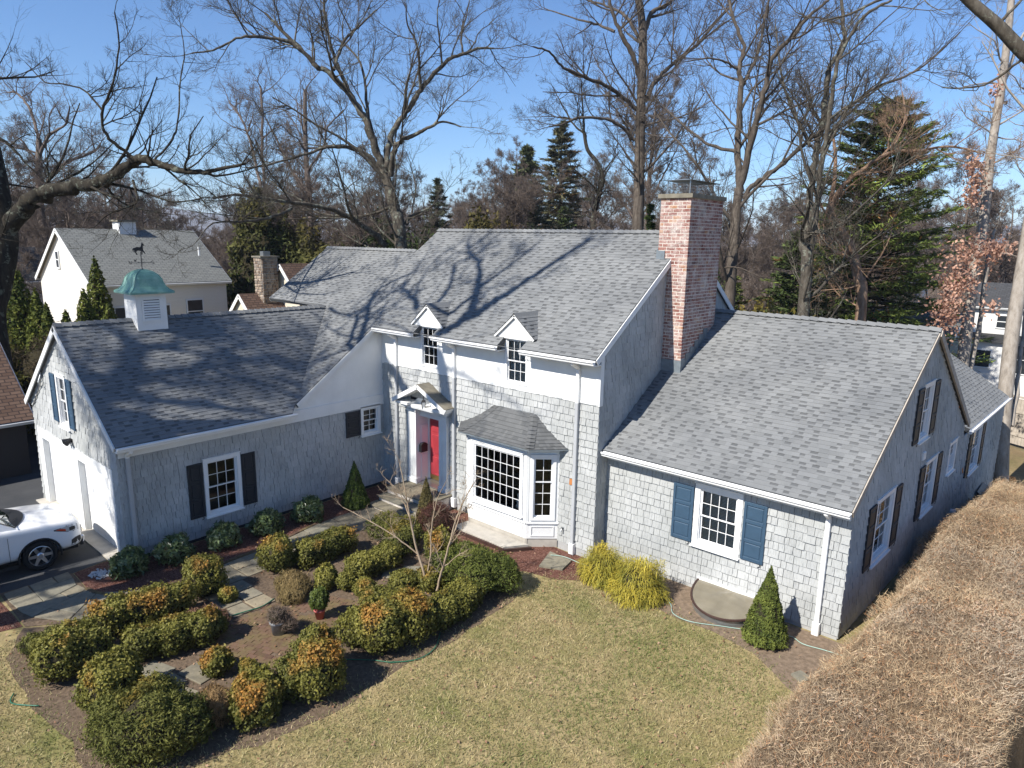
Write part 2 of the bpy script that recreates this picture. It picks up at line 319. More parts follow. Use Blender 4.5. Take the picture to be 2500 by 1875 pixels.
def tag(o, label=None, cat=None, group=None, kind=None):
    if label: o['label'] = label
    if cat: o['category'] = cat
    if group: o['group'] = group
    if kind: o['kind'] = kind
    return o
def thing(name, label, cat, loc=(0, 0, 0), group=None):
    o = bpy.data.objects.new(name, None); o.empty_display_size = 0.3; COL.objects.link(o); o.location = loc; BASE[o] = Vector(loc)
    return tag(o, label, cat, group)
def part(name, parent):
    o = bpy.data.objects.new(name, None); o.empty_display_size = 0.1; COL.objects.link(o); o.parent = parent; BASE[o] = BASE[parent]; return o
def piece(name, me, fr, a, b, c, sa, sb, sc, parent):
    """one small piece: shared mesh placed on a frame"""
    o = bpy.data.objects.new(name, me); COL.objects.link(o); o.parent = parent
    mt = fr.mat(a, b, c, sa, sb, sc); mt.translation = mt.translation - BASE[parent]; o.matrix_local = mt
    return o
def fast_mesh(name, V, F, material, parent=None, col=None, rnd=None, smooth=False):
    """numpy mesh: V (n,3), F (m,k) with one k"""
    V = np.asarray(V, np.float32); F = np.asarray(F, np.int32); k = F.shape[1]
    off = BASE.get(parent, Vector((0, 0, 0))) if parent else Vector((0, 0, 0)); V = V - np.array(off, np.float32)
    me = bpy.data.meshes.new(name); me.vertices.add(len(V)); me.vertices.foreach_set('co', V.ravel())
    me.loops.add(F.size); me.loops.foreach_set('vertex_index', F.ravel()); me.polygons.add(len(F))
    me.polygons.foreach_set('loop_start', np.arange(0, F.size, k, dtype=np.int32)); me.polygons.foreach_set('loop_total', np.full(len(F), k, np.int32))
    if smooth: me.polygons.foreach_set('use_smooth', np.ones(len(F), bool))
    if col is not None:
        at = me.attributes.new('col', 'FLOAT_COLOR', 'POINT'); c4 = np.ones((len(V), 4), np.float32); c4[:, :3] = col; at.data.foreach_set('color', c4.ravel())
    if rnd is not None:
        at = me.attributes.new('rnd', 'FLOAT', 'POINT'); at.data.foreach_set('value', np.asarray(rnd, np.float32))
    me.update(calc_edges=True)
    return link(name, me, MAT[material], parent)
def unit_mesh(name, material, mb):
    me = bpy.data.meshes.new(name); me.from_pydata(mb.v, [], mb.f); me.materials.append(MAT[material]); return me
def clip_poly(poly, clip):
    """Sutherland-Hodgman against a convex counter-clockwise polygon"""
    out = poly
    for i in range(len(clip)):
        (x0, y0), (x1, y1) = clip[i], clip[(i+1) % len(clip)]; inp = out; out = []
        if not inp: return []
        side = lambda q: (x1-x0)*(q[1]-y0) - (y1-y0)*(q[0]-x0)
        for j in range(len(inp)):
            p, q = inp[j-1], inp[j]; sp, sq = side(p), side(q)
            if (sp >= 0) != (sq >= 0): t = sp/(sp-sq); out.append((p[0]+(q[0]-p[0])*t, p[1]+(q[1]-p[1])*t))
            if sq >= 0: out.append(q)
    return out
def rect_minus(rc, holes):
    rects = [rc]
    for h in holes:
        nx = []
        for (a0, a1, b0, b1) in rects:
            if h[0] >= a1 or h[1] <= a0 or h[2] >= b1 or h[3] <= b0: nx.append((a0, a1, b0, b1)); continue
            if h[0] > a0: nx.append((a0, h[0], b0, b1))
            if h[1] < a1: nx.append((h[1], a1, b0, b1))
            m0, m1 = max(a0, h[0]), min(a1, h[1])
            if h[2] > b0: nx.append((m0, m1, b0, h[2]))
            if h[3] < b1: nx.append((m0, m1, h[3], b1))
        rects = nx
    return rects
def wall_panel(name, fr, poly, holes, material, parent, c=0.0):
    mb = MB(); A = [p[0] for p in poly]; B = [p[1] for p in poly]
    for rc in rect_minus((min(A), max(A), min(B), max(B)), holes):
        q = clip_poly([(rc[0], rc[2]), (rc[1], rc[2]), (rc[1], rc[3]), (rc[0], rc[3])], poly)
        if len(q) >= 3: mb.face([fr.p(a, b, c) for a, b in q])
    return mb.build(name, material, parent)
UNIT = {}
_w = MB(); _w.add([(0, 0, 0), (1, 0, 0), (1, 1, 0), (0, 1, 0), (0, 0, 1), (1, 0, 1), (1, 1, .3), (0, 1, .3)], [(4, 5, 6, 7), (0, 1, 5, 4), (1, 2, 6, 5), (3, 0, 4, 7), (2, 3, 7, 6)])
UNIT['wall_shingle'] = unit_mesh('wall_shingle', 'cedar', _w)
UNIT['roof_shingle'] = unit_mesh('roof_shingle', 'asphalt_shingle', _w)
_w = MB(); _w.bevbox(WORLD, 0, 1, 0, 1, 0, 1, 0.06); UNIT['brick'] = unit_mesh('brick', 'brick', _w)
_w = MB(); _w.add([(0, 0, 0), (1, 0, 0), (1, 1, 0), (0, 1, 0)], [(0, 1, 2, 3)]); UNIT['pane'] = unit_mesh('pane', 'glass_pane', _w)
SHINGLE_LEFT = [300]; ROOF_LEFT = [300]
def cedar_wall(fr, poly, holes, wall, stuff, expo=0.19, near=False, t=0.034):
    """courses of cedar shingles with uneven widths and butts; the nearest ones are objects of their own"""
    A = [p[0] for p in poly]; B = [p[1] for p in poly]; b = min(B); row = 0
    while b < max(B)-0.02:
        h = min(expo, max(B)-b); a = min(A) - random.uniform(0, 0.15)
        while a < max(A):
            w = random.choice((0.11, 0.14, 0.17, 0.2, 0.24, 0.27))*random.uniform(0.9, 1.1); g = 0.0045
            db = random.uniform(-0.008, 0.006); rc = (a+g, min(a+w-g, max(A)), b+db, b+h+0.012); th = t*random.uniform(0.75, 1.3)
            for (a0, a1, b0, b1) in rect_minus(rc, holes):
                if a1-a0 < 0.015 or b1-b0 < 0.015: continue
                q = clip_poly([(a0, b0), (a1, b0), (a1, b1), (a0, b1)], poly)
                if len(q) < 3: continue
                full = len(q) == 4 and abs(min(x[0] for x in q)-a0) < 1e-5 and abs(max(x[0] for x in q)-a1) < 1e-5 and abs(min(x[1] for x in q)-b0) < 1e-5 and abs(max(x[1] for x in q)-b1) < 1e-5
                if near and full and SHINGLE_LEFT[0] > 0:
                    SHINGLE_LEFT[0] -= 1; piece('wall_shingle', UNIT['wall_shingle'], fr, a0, b0, 0.002, a1-a0, b1-b0, th, wall); continue
                stuff.cur = random.random(); k = len(q); H = max(b1-b0, 0.05)
                top = [fr.p(x, y, 0.002 + th*(1-0.7*(y-b0)/H)) for x, y in q]; bot = [fr.p(x, y, 0.0) for x, y in q]
                stuff.add(top+bot, [tuple(range(k))] + [(k+i, k+(i+1) % k, (i+1) % k, i) for i in range(k)])
            a += w
        b += expo; row += 1
def shingle_roof(fr, b0, b1, left, right, roof, tabs, base, expo=0.128, near=False, t=0.012):
    """courses of laminated asphalt shingles: a backing strip and thicker tabs of random width"""
    b = b0
    while b < b1-0.01:
        h = min(expo, b1-b); bt = b+h+0.02 if b+h < b1-0.03 else b+h
        l0, l1, r0, r1 = left(b), left(bt), right(b), right(bt)
        if min(r0, r1) - max(l0, l1) > 0.02:
            base.cur = random.random(); base.add([fr.p(l0, b, 0.014), fr.p(r0, b, 0.014), fr.p(r1, bt, 0.004), fr.p(l1, bt, 0.004), fr.p(l0, b, 0.0), fr.p(r0, b, 0.0)], [(0, 1, 2, 3), (4, 5, 1, 0)])
            a = min(l0, l1) - random.uniform(0, 0.3)
            while a < max(r0, r1):
                w = random.uniform(0.12, 0.27); gap = random.choice((0.0, random.uniform(0.10, 0.20), random.uniform(0.10, 0.20)))
                lo0, lo1 = max(a, l0), max(a, l1); hi0, hi1 = min(a+w, r0), min(a+w, r1)
                if hi0-lo0 > 0.02 and hi1-lo1 > 0.02:
                    th = t*random.uniform(0.8, 1.15)
                    if near and ROOF_LEFT[0] > 0 and abs(hi0-hi1) < 1e-4 and abs(lo0-lo1) < 1e-4:
                        ROOF_LEFT[0] -= 1; piece('roof_shingle', UNIT['roof_shingle'], fr, lo0, b-0.003, 0.008, hi0-lo0, bt-b, th, roof)
                    else:
                        tabs.cur = random.random()
                        V = [fr.p(lo0, b-0.003, 0.008), fr.p(hi0, b-0.003, 0.008), fr.p(lo0, b-0.003, 0.010+th), fr.p(hi0, b-0.003, 0.010+th), fr.p(hi1, bt, 0.006+th*0.3), fr.p(lo1, bt, 0.006+th*0.3)]
                        tabs.add(V, [(0, 1, 3, 2), (2, 3, 4, 5), (0, 2, 5), (1, 4, 3)])
                if gap > 0.03:
                    g0, g1 = max(a+w, max(l0, l1)), min(a+w+gap, min(r0, r1))
                    if g1-g0 > 0.02:
                        tabs.cur = random.random(); bm_ = b+h*random.uniform(0.42, 0.55)
                        tabs.add([fr.p(g0, b-0.002, 0.008), fr.p(g1, b-0.002, 0.008), fr.p(g0, b-0.002, 0.018), fr.p(g1, b-0.002, 0.018), fr.p(g1, bm_, 0.013), fr.p(g0, bm_, 0.013)], [(0, 1, 3, 2), (2, 3, 4, 5)])
                a += w+gap
        b += expo

# ================================================================== THE HOUSE
house = thing('house', 'grey cedar shingled house with white trim, brick chimney, copper cupola and red front door', 'house', (0, 0, 0))
W, He, SL, OE, Yr = 8.64, 5.436, 0.705, 0.388, 4.033
Hr = He + SL*(Yr+OE)
X, Y, Z = Vector((1, 0, 0)), Vector((0, 1, 0)), Vector((0, 0, 1))
cedar = MB(); tabs = MB(); backing = MB()
def window(fr, a0, a1, b0, b1, cols, rows, hung=True, cas=0.10, blind=False, parent=house, depth=0.55, cc=0.05, sill=True, fixed_trim=0.03):
    """a0..b1 is the outside of the casing; c = 0 is the wall sheathing"""
    w = part('window', parent); m = MB()
    m.box(fr, a0, a0+cas, b0, b1, -0.01, cc); m.box(fr, a1-cas, a1, b0, b1, -0.01, cc)
    m.box(fr, a0+cas, a1-cas, b1-cas, b1, -0.01, cc); m.box(fr, a0+cas, a1-cas, b0, b0+cas*0.8, -0.01, cc)
    m.box(fr, a0-0.01, a1+0.01, b1, b1+0.02, 0, cc+0.025)
    i0, i1, j0, j1 = a0+cas, a1-cas, b0+cas*0.8, b1-cas
    for q in ((i0, i0+0.02, j0, j1), (i1-0.02, i1, j0, j1), (i0+0.02, i1-0.02, j0, j0+0.02), (i0+0.02, i1-0.02, j1-0.02, j1)): m.box(fr, *q, -0.14, 0.012)
    m.build('frame', 'vinyl_white', w)
    if sill: MB().box(fr, a0-0.02, a1+0.02, b0-0.035, b0-0.002, 0.0, cc+0.05).build('sill', 'vinyl_white', w)
    sash = MB(); ss = 0.030; mt = 0.007
    i0 += 0.02; i1 -= 0.02; j0 += 0.02; j1 -= 0.02
    if hung: jm = j0 + (j1-j0)*rows[1]/(rows[0]+rows[1]); parts_ = [(jm-0.015, j1, rows[0], -0.045), (j0, jm+0.015, rows[1], -0.085)]
    else: parts_ = [(j0, j1, rows[0], -0.04)]
    for (q0, q1, nr, c) in parts_:
        sash.box(fr, i0, i0+ss, q0, q1, c, c+0.035); sash.box(fr, i1-ss, i1, q0, q1, c, c+0.035)
        sash.box(fr, i0+ss, i1-ss, q0, q0+ss, c, c+0.035); sash.box(fr, i0+ss, i1-ss, q1-ss, q1, c, c+0.035)
        pw, ph = (i1-i0-2*ss)/cols, (q1-q0-2*ss)/nr
        for k in range(1, cols): x = i0+ss+pw*k; sash.box(fr, x-mt, x+mt, q0+ss, q1-ss, c+0.006, c+0.028)
        for k in range(1, nr): y = q0+ss+ph*k; sash.box(fr, i0+ss, i1-ss, y-mt, y+mt, c+0.007, c+0.027)
        for ii in range(cols):
            for jj in range(nr): piece('pane', UNIT['pane'], fr, i0+ss+pw*ii+mt*0.5, q0+ss+ph*jj+mt*0.5, c+0.016 + random.uniform(-0.0015, 0.0015), pw-mt, ph-mt, 1, w)
    sash.build('sash', 'vinyl_white', w)
    room = MB(); e = 0.25
    p = [fr.p(a, b, c) for c in (-0.142, -depth) for a, b in ((i0-e, j0-e), (i1+e, j0-e), (i1+e, j1+e), (i0-e, j1+e))]
    room.add(p, [(4, 5, 6, 7), (0, 1, 5, 4), (1, 2, 6, 5), (2, 3, 7, 6), (3, 0, 4, 7)])
    room.build('room', 'dark_room', w)
    if blind:
        bl = MB(); k = 0; y = j1-0.03
        while y > j0 + (j1-j0)*blind: bl.add([fr.p(i0+.01, y, -0.13), fr.p(i1-.01, y, -0.13), fr.p(i1-.01, y-0.022, -0.118), fr.p(i0+.01, y-0.022, -0.118)], [(0, 1, 2, 3)]); y -= 0.034
        bl.build('blind', 'blind', w)
    return w
def hole(a0, a1, b0, b1, cas=0.10): return (a0+cas, a1-cas, b0+cas*0.8, b1-cas)
def shutter(fr, a0, a1, b0, b1, material, parent=house, hook=True):
    s = part('shutter', parent); m = MB(); c0 = 0.03; st = 0.065
    m.bevbox(fr, a0, a0+st, b0, b1, c0, c0+0.04, 0.006); m.bevbox(fr, a1-st, a1, b0, b1, c0, c0+0.04, 0.006)
    H = b1-b0; ys = [b0, b0+H*0.34, b0+H*0.67, b1]
    for k, y in enumerate(ys):
        lo = y if k == 0 else (y-0.08 if k == 3 else y-0.04); m.bevbox(fr, a0+st, a1-st, lo, lo+0.08, c0, c0+0.039, 0.005)
    m.build('frame', material, s)
    for k in range(3):
        lo, hi = ys[k]+(0.08 if k == 0 else 0.04), ys[k+1]-(0.08 if k == 2 else 0.04)
        MB().box(fr, a0+st, a1-st, lo, hi, c0, c0+0.018).bevbox(fr, a0+st+0.02, a1-st-0.02, lo+0.02, hi-0.02, c0+0.018, c0+0.032, 0.012).build('panel', material, s)
    if hook:
        q = [fr.p(a1-0.08 + 0.03*math.sin(t*1.1), b0-0.01-0.02*t, 0.06) for t in range(5)]
        MB().tube(q, 0.008, 5).build('hook', 'black_metal', s)
    return s
def downspout(fr, a, b0, b1, c=0.06, elbow=0.35, shoe=True):
    d = part('downspout', house); m = MB(); w = 0.05
    zs = 4.2 if b1 > 5 else (b1-.31 if fr is FS else b0+.29)
    m.bevbox(fr, a-w, a+w, zs, b1-0.3, 0.035, 0.12, .012); m.build('pipe', 'vinyl_white', d)
    if zs > b0+.3: MB().bevbox(fr, a-w, a+w, b0+0.28, zs, 0.035, 0.12, .012).build('pipe', 'grey_paint', d)
    e = MB(); e.tube([fr.p(a, b1-0.3, 0.075), fr.p(a, b1-0.24, 0.09), fr.p(a, b1-0.1, elbow), fr.p(a, b1, elbow+0.02)], [0.055, 0.058, 0.058, 0.05], 8); e.build('elbow', 'vinyl_white', d)
    if shoe:
        s = MB(); s.bevbox(fr, a-0.075, a+0.075, b0, b0+0.30, 0.02, 0.16, 0.02); s.build('shoe', 'vinyl_white', d)
def gutter(p0, p1, out, drop=0.11, wid=0.12):
    """K-profile gutter from p0 to p1, 'out' the horizontal direction away from the roof"""
    p0, p1, out = Vector(p0), Vector(p1), Vector(out).normalized(); fr = Fr(p0, out, Z, None); L = (p1-p0).length; ax = (p1-p0).normalized(); m = MB()
    prof = [(0, 0), (0, -drop), (wid*0.62, -drop), (wid*0.72, -drop*0.55), (wid, -drop*0.35), (wid, 0.005), (wid-0.02, 0.005), (wid-0.02, -0.02), (0.01, -0.03)]
    V = [p0 + out*a + Z*b for a, b in prof] + [p1 + out*a + Z*b for a, b in prof]; k = len(prof)
    m.add(V, [(i, (i+1) % k, k+(i+1) % k, k+i) for i in range(k)] + [tuple(range(k))[::-1], tuple(range(k, 2*k))])
    return m.build('gutter', 'vinyl_white', house)
def ridge_caps(p0, p1, n1, n2, step=0.20):
    """bent cap shingles along a ridge; n1, n2 point down the two slopes"""
    p0, p1 = Vector(p0), Vector(p1); ax = (p1-p0).normalized(); L = (p1-p0).length; n1, n2 = Vector(n1).normalized(), Vector(n2).normalized(); wd = 0.16; t = 0.045
    m = MB(); ee = 1.0
    V = []
    for s, lift in ((0, t), (1, t*0.35)):
        for q in (n1*wd, Vector((0, 0, 0)), n2*wd): V.append(Vector((s, 0, 0)) if False else (ax*(s*step*1.15) + q + Z*(lift+0.03)))
    V += [v - Z*0.03 for v in V[:3]]
    m.add(V, [(0, 1, 4, 3), (1, 2, 5, 4), (6, 7, 1, 0), (7, 8, 2, 1)])
    me = unit_mesh('ridge_cap', 'asphalt_shingle', m)
    k = int(L/step)
    for i in range(k):
        o = bpy.data.objects.new('ridge_cap', me); COL.objects.link(o); o.parent = ROOF; o.location = p0 + ax*(i*step)
# ------------------------------------------------------------------ roofs
nm = math.hypot(1, SL)
RF = Fr((0, -OE, He), X, (0, 1, SL))
b_r, b_w, Hg, hg, gs = (Yr+OE)*nm, (2.956+OE)*nm, 5.818, 3.171, 0.7272
b_g = (Hg-He)/SL*nm
zb = lambda b: He + SL*b/nm
valley = lambda b: -3.318 + (Hg-zb(b))/gs
left = lambda b: -1.577 if b >= b_w-1e-4 else (-7.27 if b >= b_g-1e-4 else valley(b))
right = lambda b: 8.74 if b >= -1e-4 else 0.09
NOTCH = 0.424
roof_main = MB()
segs = [(0.10, 2.02), (2.86, 5.50), (6.34, 8.74)]
for poly in ([(-1.577, b_w), (8.74, b_w), (8.74, b_r), (-1.577, b_r)], [(-7.27, b_g), (8.74, b_g), (8.74, b_w), (-7.27, b_w)],
             [(valley(NOTCH), NOTCH), (8.74, NOTCH), (8.74, b_g), (valley(b_g), b_g)], [(valley(0), 0), (0.10, 0), (0.10, NOTCH), (valley(NOTCH), NOTCH)],
             [(valley(0), 0), (0.09, -3.64), (0.09, 0)]) + tuple([(s0, 0), (s1, 0), (s1, NOTCH), (s0, NOTCH)] for s0, s1 in segs):
    roof_main.prism(RF, poly, -0.13, 0.0)
RB = Fr((8.74, 2*Yr+OE, He), -X, (0, -1, SL)); roof_main.prism(RB, [(0, 0), (10.3, 0), (10.3, b_r), (0, b_r)], -0.13, 0.0)
RB2 = Fr((-1.577, 2*2.956+OE, He), -X, (0, -1, SL)); roof_main.prism(RB2, [(0, 0), (5.69, 0), (5.69, b_w), (0, b_w)], -0.13, 0.0)
ROOF = roof_main.build('roof', 'shingle_base', house)
# garage
ng = math.hypot(1, gs); GF = Fr((0.322, 0, hg), Y, (-1, 0, gs)); b_gr = 3.64*ng
gz = lambda b: hg + gs*b/ng
gright = lambda b: (gz(b)-He)/SL - OE
groof = MB(); groof.prism(GF, [(-8.43, 0), (gright(0), 0), (gright(b_gr), b_gr), (-8.43, b_gr)], -0.13, 0.0)
GB = Fr((-6.958, 0, hg), -Y, (1, 0, gs)); groof.prism(GB, [(-0.3, 0), (8.43, 0), (8.43, b_gr), (-0.3, b_gr)], -0.13, 0.0)
ROOF_G = groof.build('roof', 'shingle_base', house)
# right wing
yw0, zw0, ywr, zwr = 0.196, 3.02, 5.5, 6.28
sw = (zwr-zw0)/(ywr-yw0); nw = math.hypot(1, sw); WF = Fr((0, yw0, zw0), X, (0, 1, sw)); b_wr = (ywr-yw0)*nw
xg = lambda y: 14.64 + 0.04*(y-0.5)
wright = lambda b: xg(yw0 + b/nw) + 0.07
wroof = MB(); wroof.prism(WF, [(8.66, 0), (wright(0), 0), (wright(b_wr), b_wr), (8.66, b_wr)], -0.13, 0.0)
WB = Fr((8.66, 10.9, zwr-sw*(10.9-ywr)), X, (0, -1, sw), (0, sw, 1)); L_ = (10.9-ywr)*nw; wroof.prism(WB, [(0, 0), (xg(10.9)+0.07-8.66, 0), (xg(ywr)+0.07-8.66, L_), (0, L_)], 0.0, -0.13)
ROOF_W = wroof.build('roof', 'shingle_base', house)
# rear ell behind the wing
se = 0.66; ne = math.hypot(1, se); EF = Fr((15.12, 11.2, 2.60), (0.04, 1, 0), (-1, 0.04, se)); b_e = 3.5*ne
eleft = lambda b: 5.5 + (zwr-(2.60+se*b/ne))/sw - 11.2 - 0.1
eroof = MB(); eroof.prism(EF, [(eleft(0), 0), (7.1, 0), (7.1, b_e), (eleft(b_e), b_e)], -0.12, 0.0)
EB = Fr((8.1, 18.3, 2.60), (0.04, -1, 0), (1, 0.04, se)); eroof.prism(EB, [(0, 0), (7.1, 0), (7.1, b_e), (0, b_e)], -0.12, 0.0)
ROOF_E = eroof.build('roof', 'shingle_base', house)
shingle_roof(WF, 0, b_wr, lambda b: 8.68, wright, ROOF_W, tabs, backing, near=True)
shingle_roof(RF, -3.64, 0, valley, right, ROOF, tabs, backing)
for s0, s1 in ((None, 2.02),) + tuple(segs[1:]): shingle_roof(RF, 0, NOTCH, (lambda b: valley(b)) if s0 is None else (lambda b, s0=s0: s0), lambda b, s1=s1: s1, ROOF, tabs, backing)
shingle_roof(RF, 3*0.128+.04, b_r, left, lambda b: 8.74, ROOF, tabs, backing)
shingle_roof(GF, 0, b_gr, lambda b: -8.43, gright, ROOF_G, tabs, backing)
shingle_roof(EF, 0, b_e, eleft, lambda b: 7.1, ROOF_E, tabs, backing)
ridge_caps((-1.577, Yr, Hr), (8.72, Yr, Hr), (0, -1, -SL), (0, 1, -SL))
ridge_caps((-7.25, 2.956, zb(b_w)), (-1.5, 2.956, zb(b_w)), (0, -1, -SL), (0, 1, -SL))
ridge_caps((-3.318, -8.43, Hg), (-3.318, 0.12, Hg), (1, 0, -gs), (-1, 0, -gs))
ridge_caps((8.9, ywr, zwr), (xg(ywr)+0.06, ywr, zwr), (0, -1, -sw), (0, 1, -sw), 0.24)
ridge_caps((11.6, 11.4, 2.60+se*3.5), (11.9, 18.2, 2.60+se*3.5), (1, 0, -se), (-1, 0, -se), 0.24)
# rake boards and trim
def board(p0, p1, up, out, h, t, name='rake_board', material='white_paint'):
    p0, p1 = Vector(p0), Vector(p1); fr = Fr(p0, p1-p0, up, None)
    nrm = Vector(out); m = MB(); L = (p1-p0).length
    fr.n = nrm.normalized(); m.box(fr, 0, L, -h, 0, 0, t); return m.build(name, material, house)
pf = lambda fr, a, b, c=0: fr.p(a, b, c)
board(pf(RF, 8.742, 0, -.01), pf(RF, 8.742, b_r, -.01), RF.n, X, 0.15, 0.025)
board(pf(RB, -0.002, 0, -.01), pf(RB, -0.002, b_r, -.01), RB.n, X, 0.15, 0.025)
board(pf(RF, 0.092, -3.6, -.01), pf(RF, 0.092, 0, -.01), RF.n, X, 0.13, 0.02)
board(pf(RF, -1.579, b_w, -.01), pf(RF, -1.579, b_r, -.01), RF.n, -X, 0.15, 0.02)
board(pf(RF, -7.272, b_g, -.01), pf(RF, -7.272, b_w, -.01), RF.n, -X, 0.15, 0.02)
board(pf(GF, -8.432, 0, -.01), pf(GF, -8.432, b_gr, -.01), GF.n, -Y, 0.16, 0.03)
board(pf(GB, 8.432, 0, -.01), pf(GB, 8.432, b_gr, -.01), GB.n, -Y, 0.16, 0.03)
gn_ = Vector((1, -0.04, 0))
board(pf(WF, wright(0)+.002, 0, -.01), pf(WF, wright(b_wr)+.002, b_wr, -.01), WF.n, gn_, 0.15, 0.025, material='fence_wood')
board(WB.p(xg(10.9)+0.075-8.66, 0, -.01), WB.p(xg(ywr)+0.075-8.66, L_, -.01), WB.n, gn_, 0.17, 0.05, material='fence_wood')
# gutters
for s0, s1 in segs: gutter((s0-(0.0), -OE-0.005, He-0.02), (s1, -OE-0.005, He-0.02), -Y)
gutter((0.325, -8.43, hg-0.02), (0.325, gright(0)+0.1, hg-0.02), X)
gutter((8.70, yw0-0.005, zw0-0.02), (wright(0), yw0-0.005, zw0-0.02), -Y)
gutter(EF.p(0.1, 0, -.02)+Vector((0.01, 0, 0)), EF.p(7.1, 0, -.02)+Vector((0.01, 0, 0)), X)
gutter((-6.965, -8.43, hg-0.02), (-6.965, 0, hg-0.02), -X)
# soffits and friezes
MB().box(WORLD, 0.02, 0.30, -8.40, gright(0), hg-0.17, hg-0.14).box(WORLD, 0.002, 0.05, -8.30, -0.03, 2.80, hg-0.02).build('frieze', 'white_paint', house)
MB().box(WORLD, 0.05, 2.0, -OE, -0.04, He-0.17, He-0.14).box(WORLD, 2.88, 5.48, -OE, -0.04, He-0.17, He-0.14).box(WORLD, 6.36, W+0.08, -OE, -0.04, He-0.17, He-0.14).build('soffit', 'white_paint', house)
MB().box(WORLD, W+0.02, 14.66, yw0, 0.455, zw0-0.16, zw0-0.13).box(WORLD, W+0.02, 14.64, 0.44, 0.498, 2.73, zw0-0.13).build('soffit', 'white_paint', house)
# ------------------------------------------------------------------ walls
FM = Fr((0, 0, 0), X, Z)                                   # main front wall
dorm = [(1.96, 2.78), (5.48, 6.30)]
low = [(0, 0), (W, 0), (W, 4.235), (0, 4.235)]
BAY = (4.0, 7.47, 0.0, 2.90); ENT = (1.40, 3.22, 0.30, 3.30)
wall = wall_panel('wall', FM, low, [(1.80, 2.87, 0.46, 2.98), (4.1, 7.4, 0.2, 2.8)], 'sheathing', house)
cedar_wall(FM, [(0, 0.22), (W+.02, 0.22), (W+.02, 4.235), (0, 4.235)], [BAY, ENT], wall, cedar)
band = [(0, 4.235), (W, 4.235), (W, 5.68), (0, 5.68)]
wall_panel('white_wall', FM, band, [hole(d0, d1, 4.36, 5.66, .05) for d0, d1 in dorm], 'white_paint', house, 0.03)
MB().box(FM, -0.0, W+0.035, 4.20, 4.235, 0.0, 0.032).box(FM, W-0.10, W+0.03, 4.235, 5.5, 0.031, 0.05).build('trim_board', 'white_paint', house)
MB().box(Fr((W, 0, 0), Y, Z), -0.045, 0.10, 4.2, 5.62, 0.0, 0.045).build('corner_board', 'white_paint', house)
# main gable facing the right wing
FG = Fr((W, 0, 0), Y, Z)
gpoly = [(0, 0), (2*Yr, 0), (2*Yr, He+SL*OE-.1), (Yr, Hr-0.12), (0, He+SL*OE-.1)]
wall = wall_panel('wall', FG, gpoly, [], 'sheathing', house)
cedar_wall(FG, [(-.02, 0.2), (0.52, 0.2), (0.52, 3.05), (-.02, 3.05)], [], wall, cedar)
cedar_wall(FG, [(-.02, 3.05), (2*Yr, 3.05), (2*Yr, He+SL*OE-.12), (Yr, Hr-0.14), (-.02, He+SL*OE-.12)], [(-.1, 0.10, 4.2, 5.7), (3.0, 4.95, 3, 9)], wall, cedar)
# white cat-slide triangle and the garage side wall
FS = Fr((0, 0, 0), Y, Z)
yt = gright(0)
wall_panel('white_wall', FS, [(yt, hg-0.02), (0, hg-0.02), (0, 5.60), (-OE, He-.1)], [], 'white_paint', house, 0.01)
SW_ = (-0.97, -0.17, 1.86, 2.84); GW = (-6.22, -5.16, 0.62, 2.28)
wall = wall_panel('wall', FS, [(-8.31, -0.1), (0, -0.1), (0, hg), (-8.31, hg)], [hole(*SW_), hole(*GW)], 'sheathing', house)
cedar_wall(FS, [(-8.33, 0.1), (0, 0.1), (0, 2.82), (-8.33, 2.82)], [SW_, GW], wall, cedar)
window(FS, *SW_, 2, (2, 2)); window(FS, *GW, 3, (2, 2))
shutter(FS, -1.56, -1.0, 1.92, 2.76, 'shutter_dark'); shutter(FS, -6.66, -6.25, 0.68, 2.22, 'shutter_dark'); shutter(FS, -5.13, -4.72, 0.66, 2.20, 'shutter_dark')
# garage gable with the doors
FD = Fr((-6.636, -8.31, 0), X, Z)
dr = [(0.62, 3.16), (3.70, 6.06)]; DT = 2.12
gp = [(0, -0.1), (6.636, -0.1), (6.636, hg+0.15), (3.318, Hg-0.12), (0, hg+0.15)]
GGW = (2.62, 3.44, 2.90, 4.42)
wall = wall_panel('wall', FD, gp, [(a, b_, -0.2, DT) for a, b_ in dr] + [hole(*GGW)], 'sheathing', house)
cedar_wall(FD, [(-.02, 0.0), (6.656, 0.0), (6.656, hg+0.13), (3.318, Hg-0.14), (-.02, hg+0.13)], [(0.22, 6.26, -1, 2.42), GGW], wall, cedar)
tr = MB()
for q in ((0.22, 0.62, 0.0, DT), (3.16, 3.70, 0.0, DT), (6.06, 6.26, 0.0, DT), (0.22, 6.26, DT, 2.42)): tr.box(FD, *q, 0.0, 0.03)
tr.build('door_surround', 'white_paint', house)
for a, b_ in dr:
    g = part('garage_door', house); j = MB(); j.box(FD, a, a+0.02, 0, DT, -0.19, -0.001).box(FD, b_-0.02, b_, 0, DT, -0.19, -0.001).box(FD, a+.02, b_-.02, DT-0.02, DT, -0.19, -0.001); j.build('jamb', 'white_paint', g)
    for k in range(4):
        y0 = 0.02 + k*(DT-0.04)/4; y1 = y0 + (DT-0.04)/4 - 0.012; pn = MB(); pn.box(FD, a+0.02, b_-0.02, y0, y1, -0.17, -0.13); ww = (b_-a-0.04)/4
        for i in range(4): pn.bevbox(FD, a+0.02+ww*i+0.06, a+0.02+ww*(i+1)-0.06, y0+0.07, y1-0.07, -0.13, -0.118, 0.010)
        pn.build('door_panel', 'white_paint', g)
window(FD, *GGW, 2, (2, 2), blind=0.6)
shutter(FD, 2.16, 2.58, 2.98, 4.36, 'shutter_blue'); shutter(FD, 3.48, 3.90, 2.98, 4.36, 'shutter_blue')
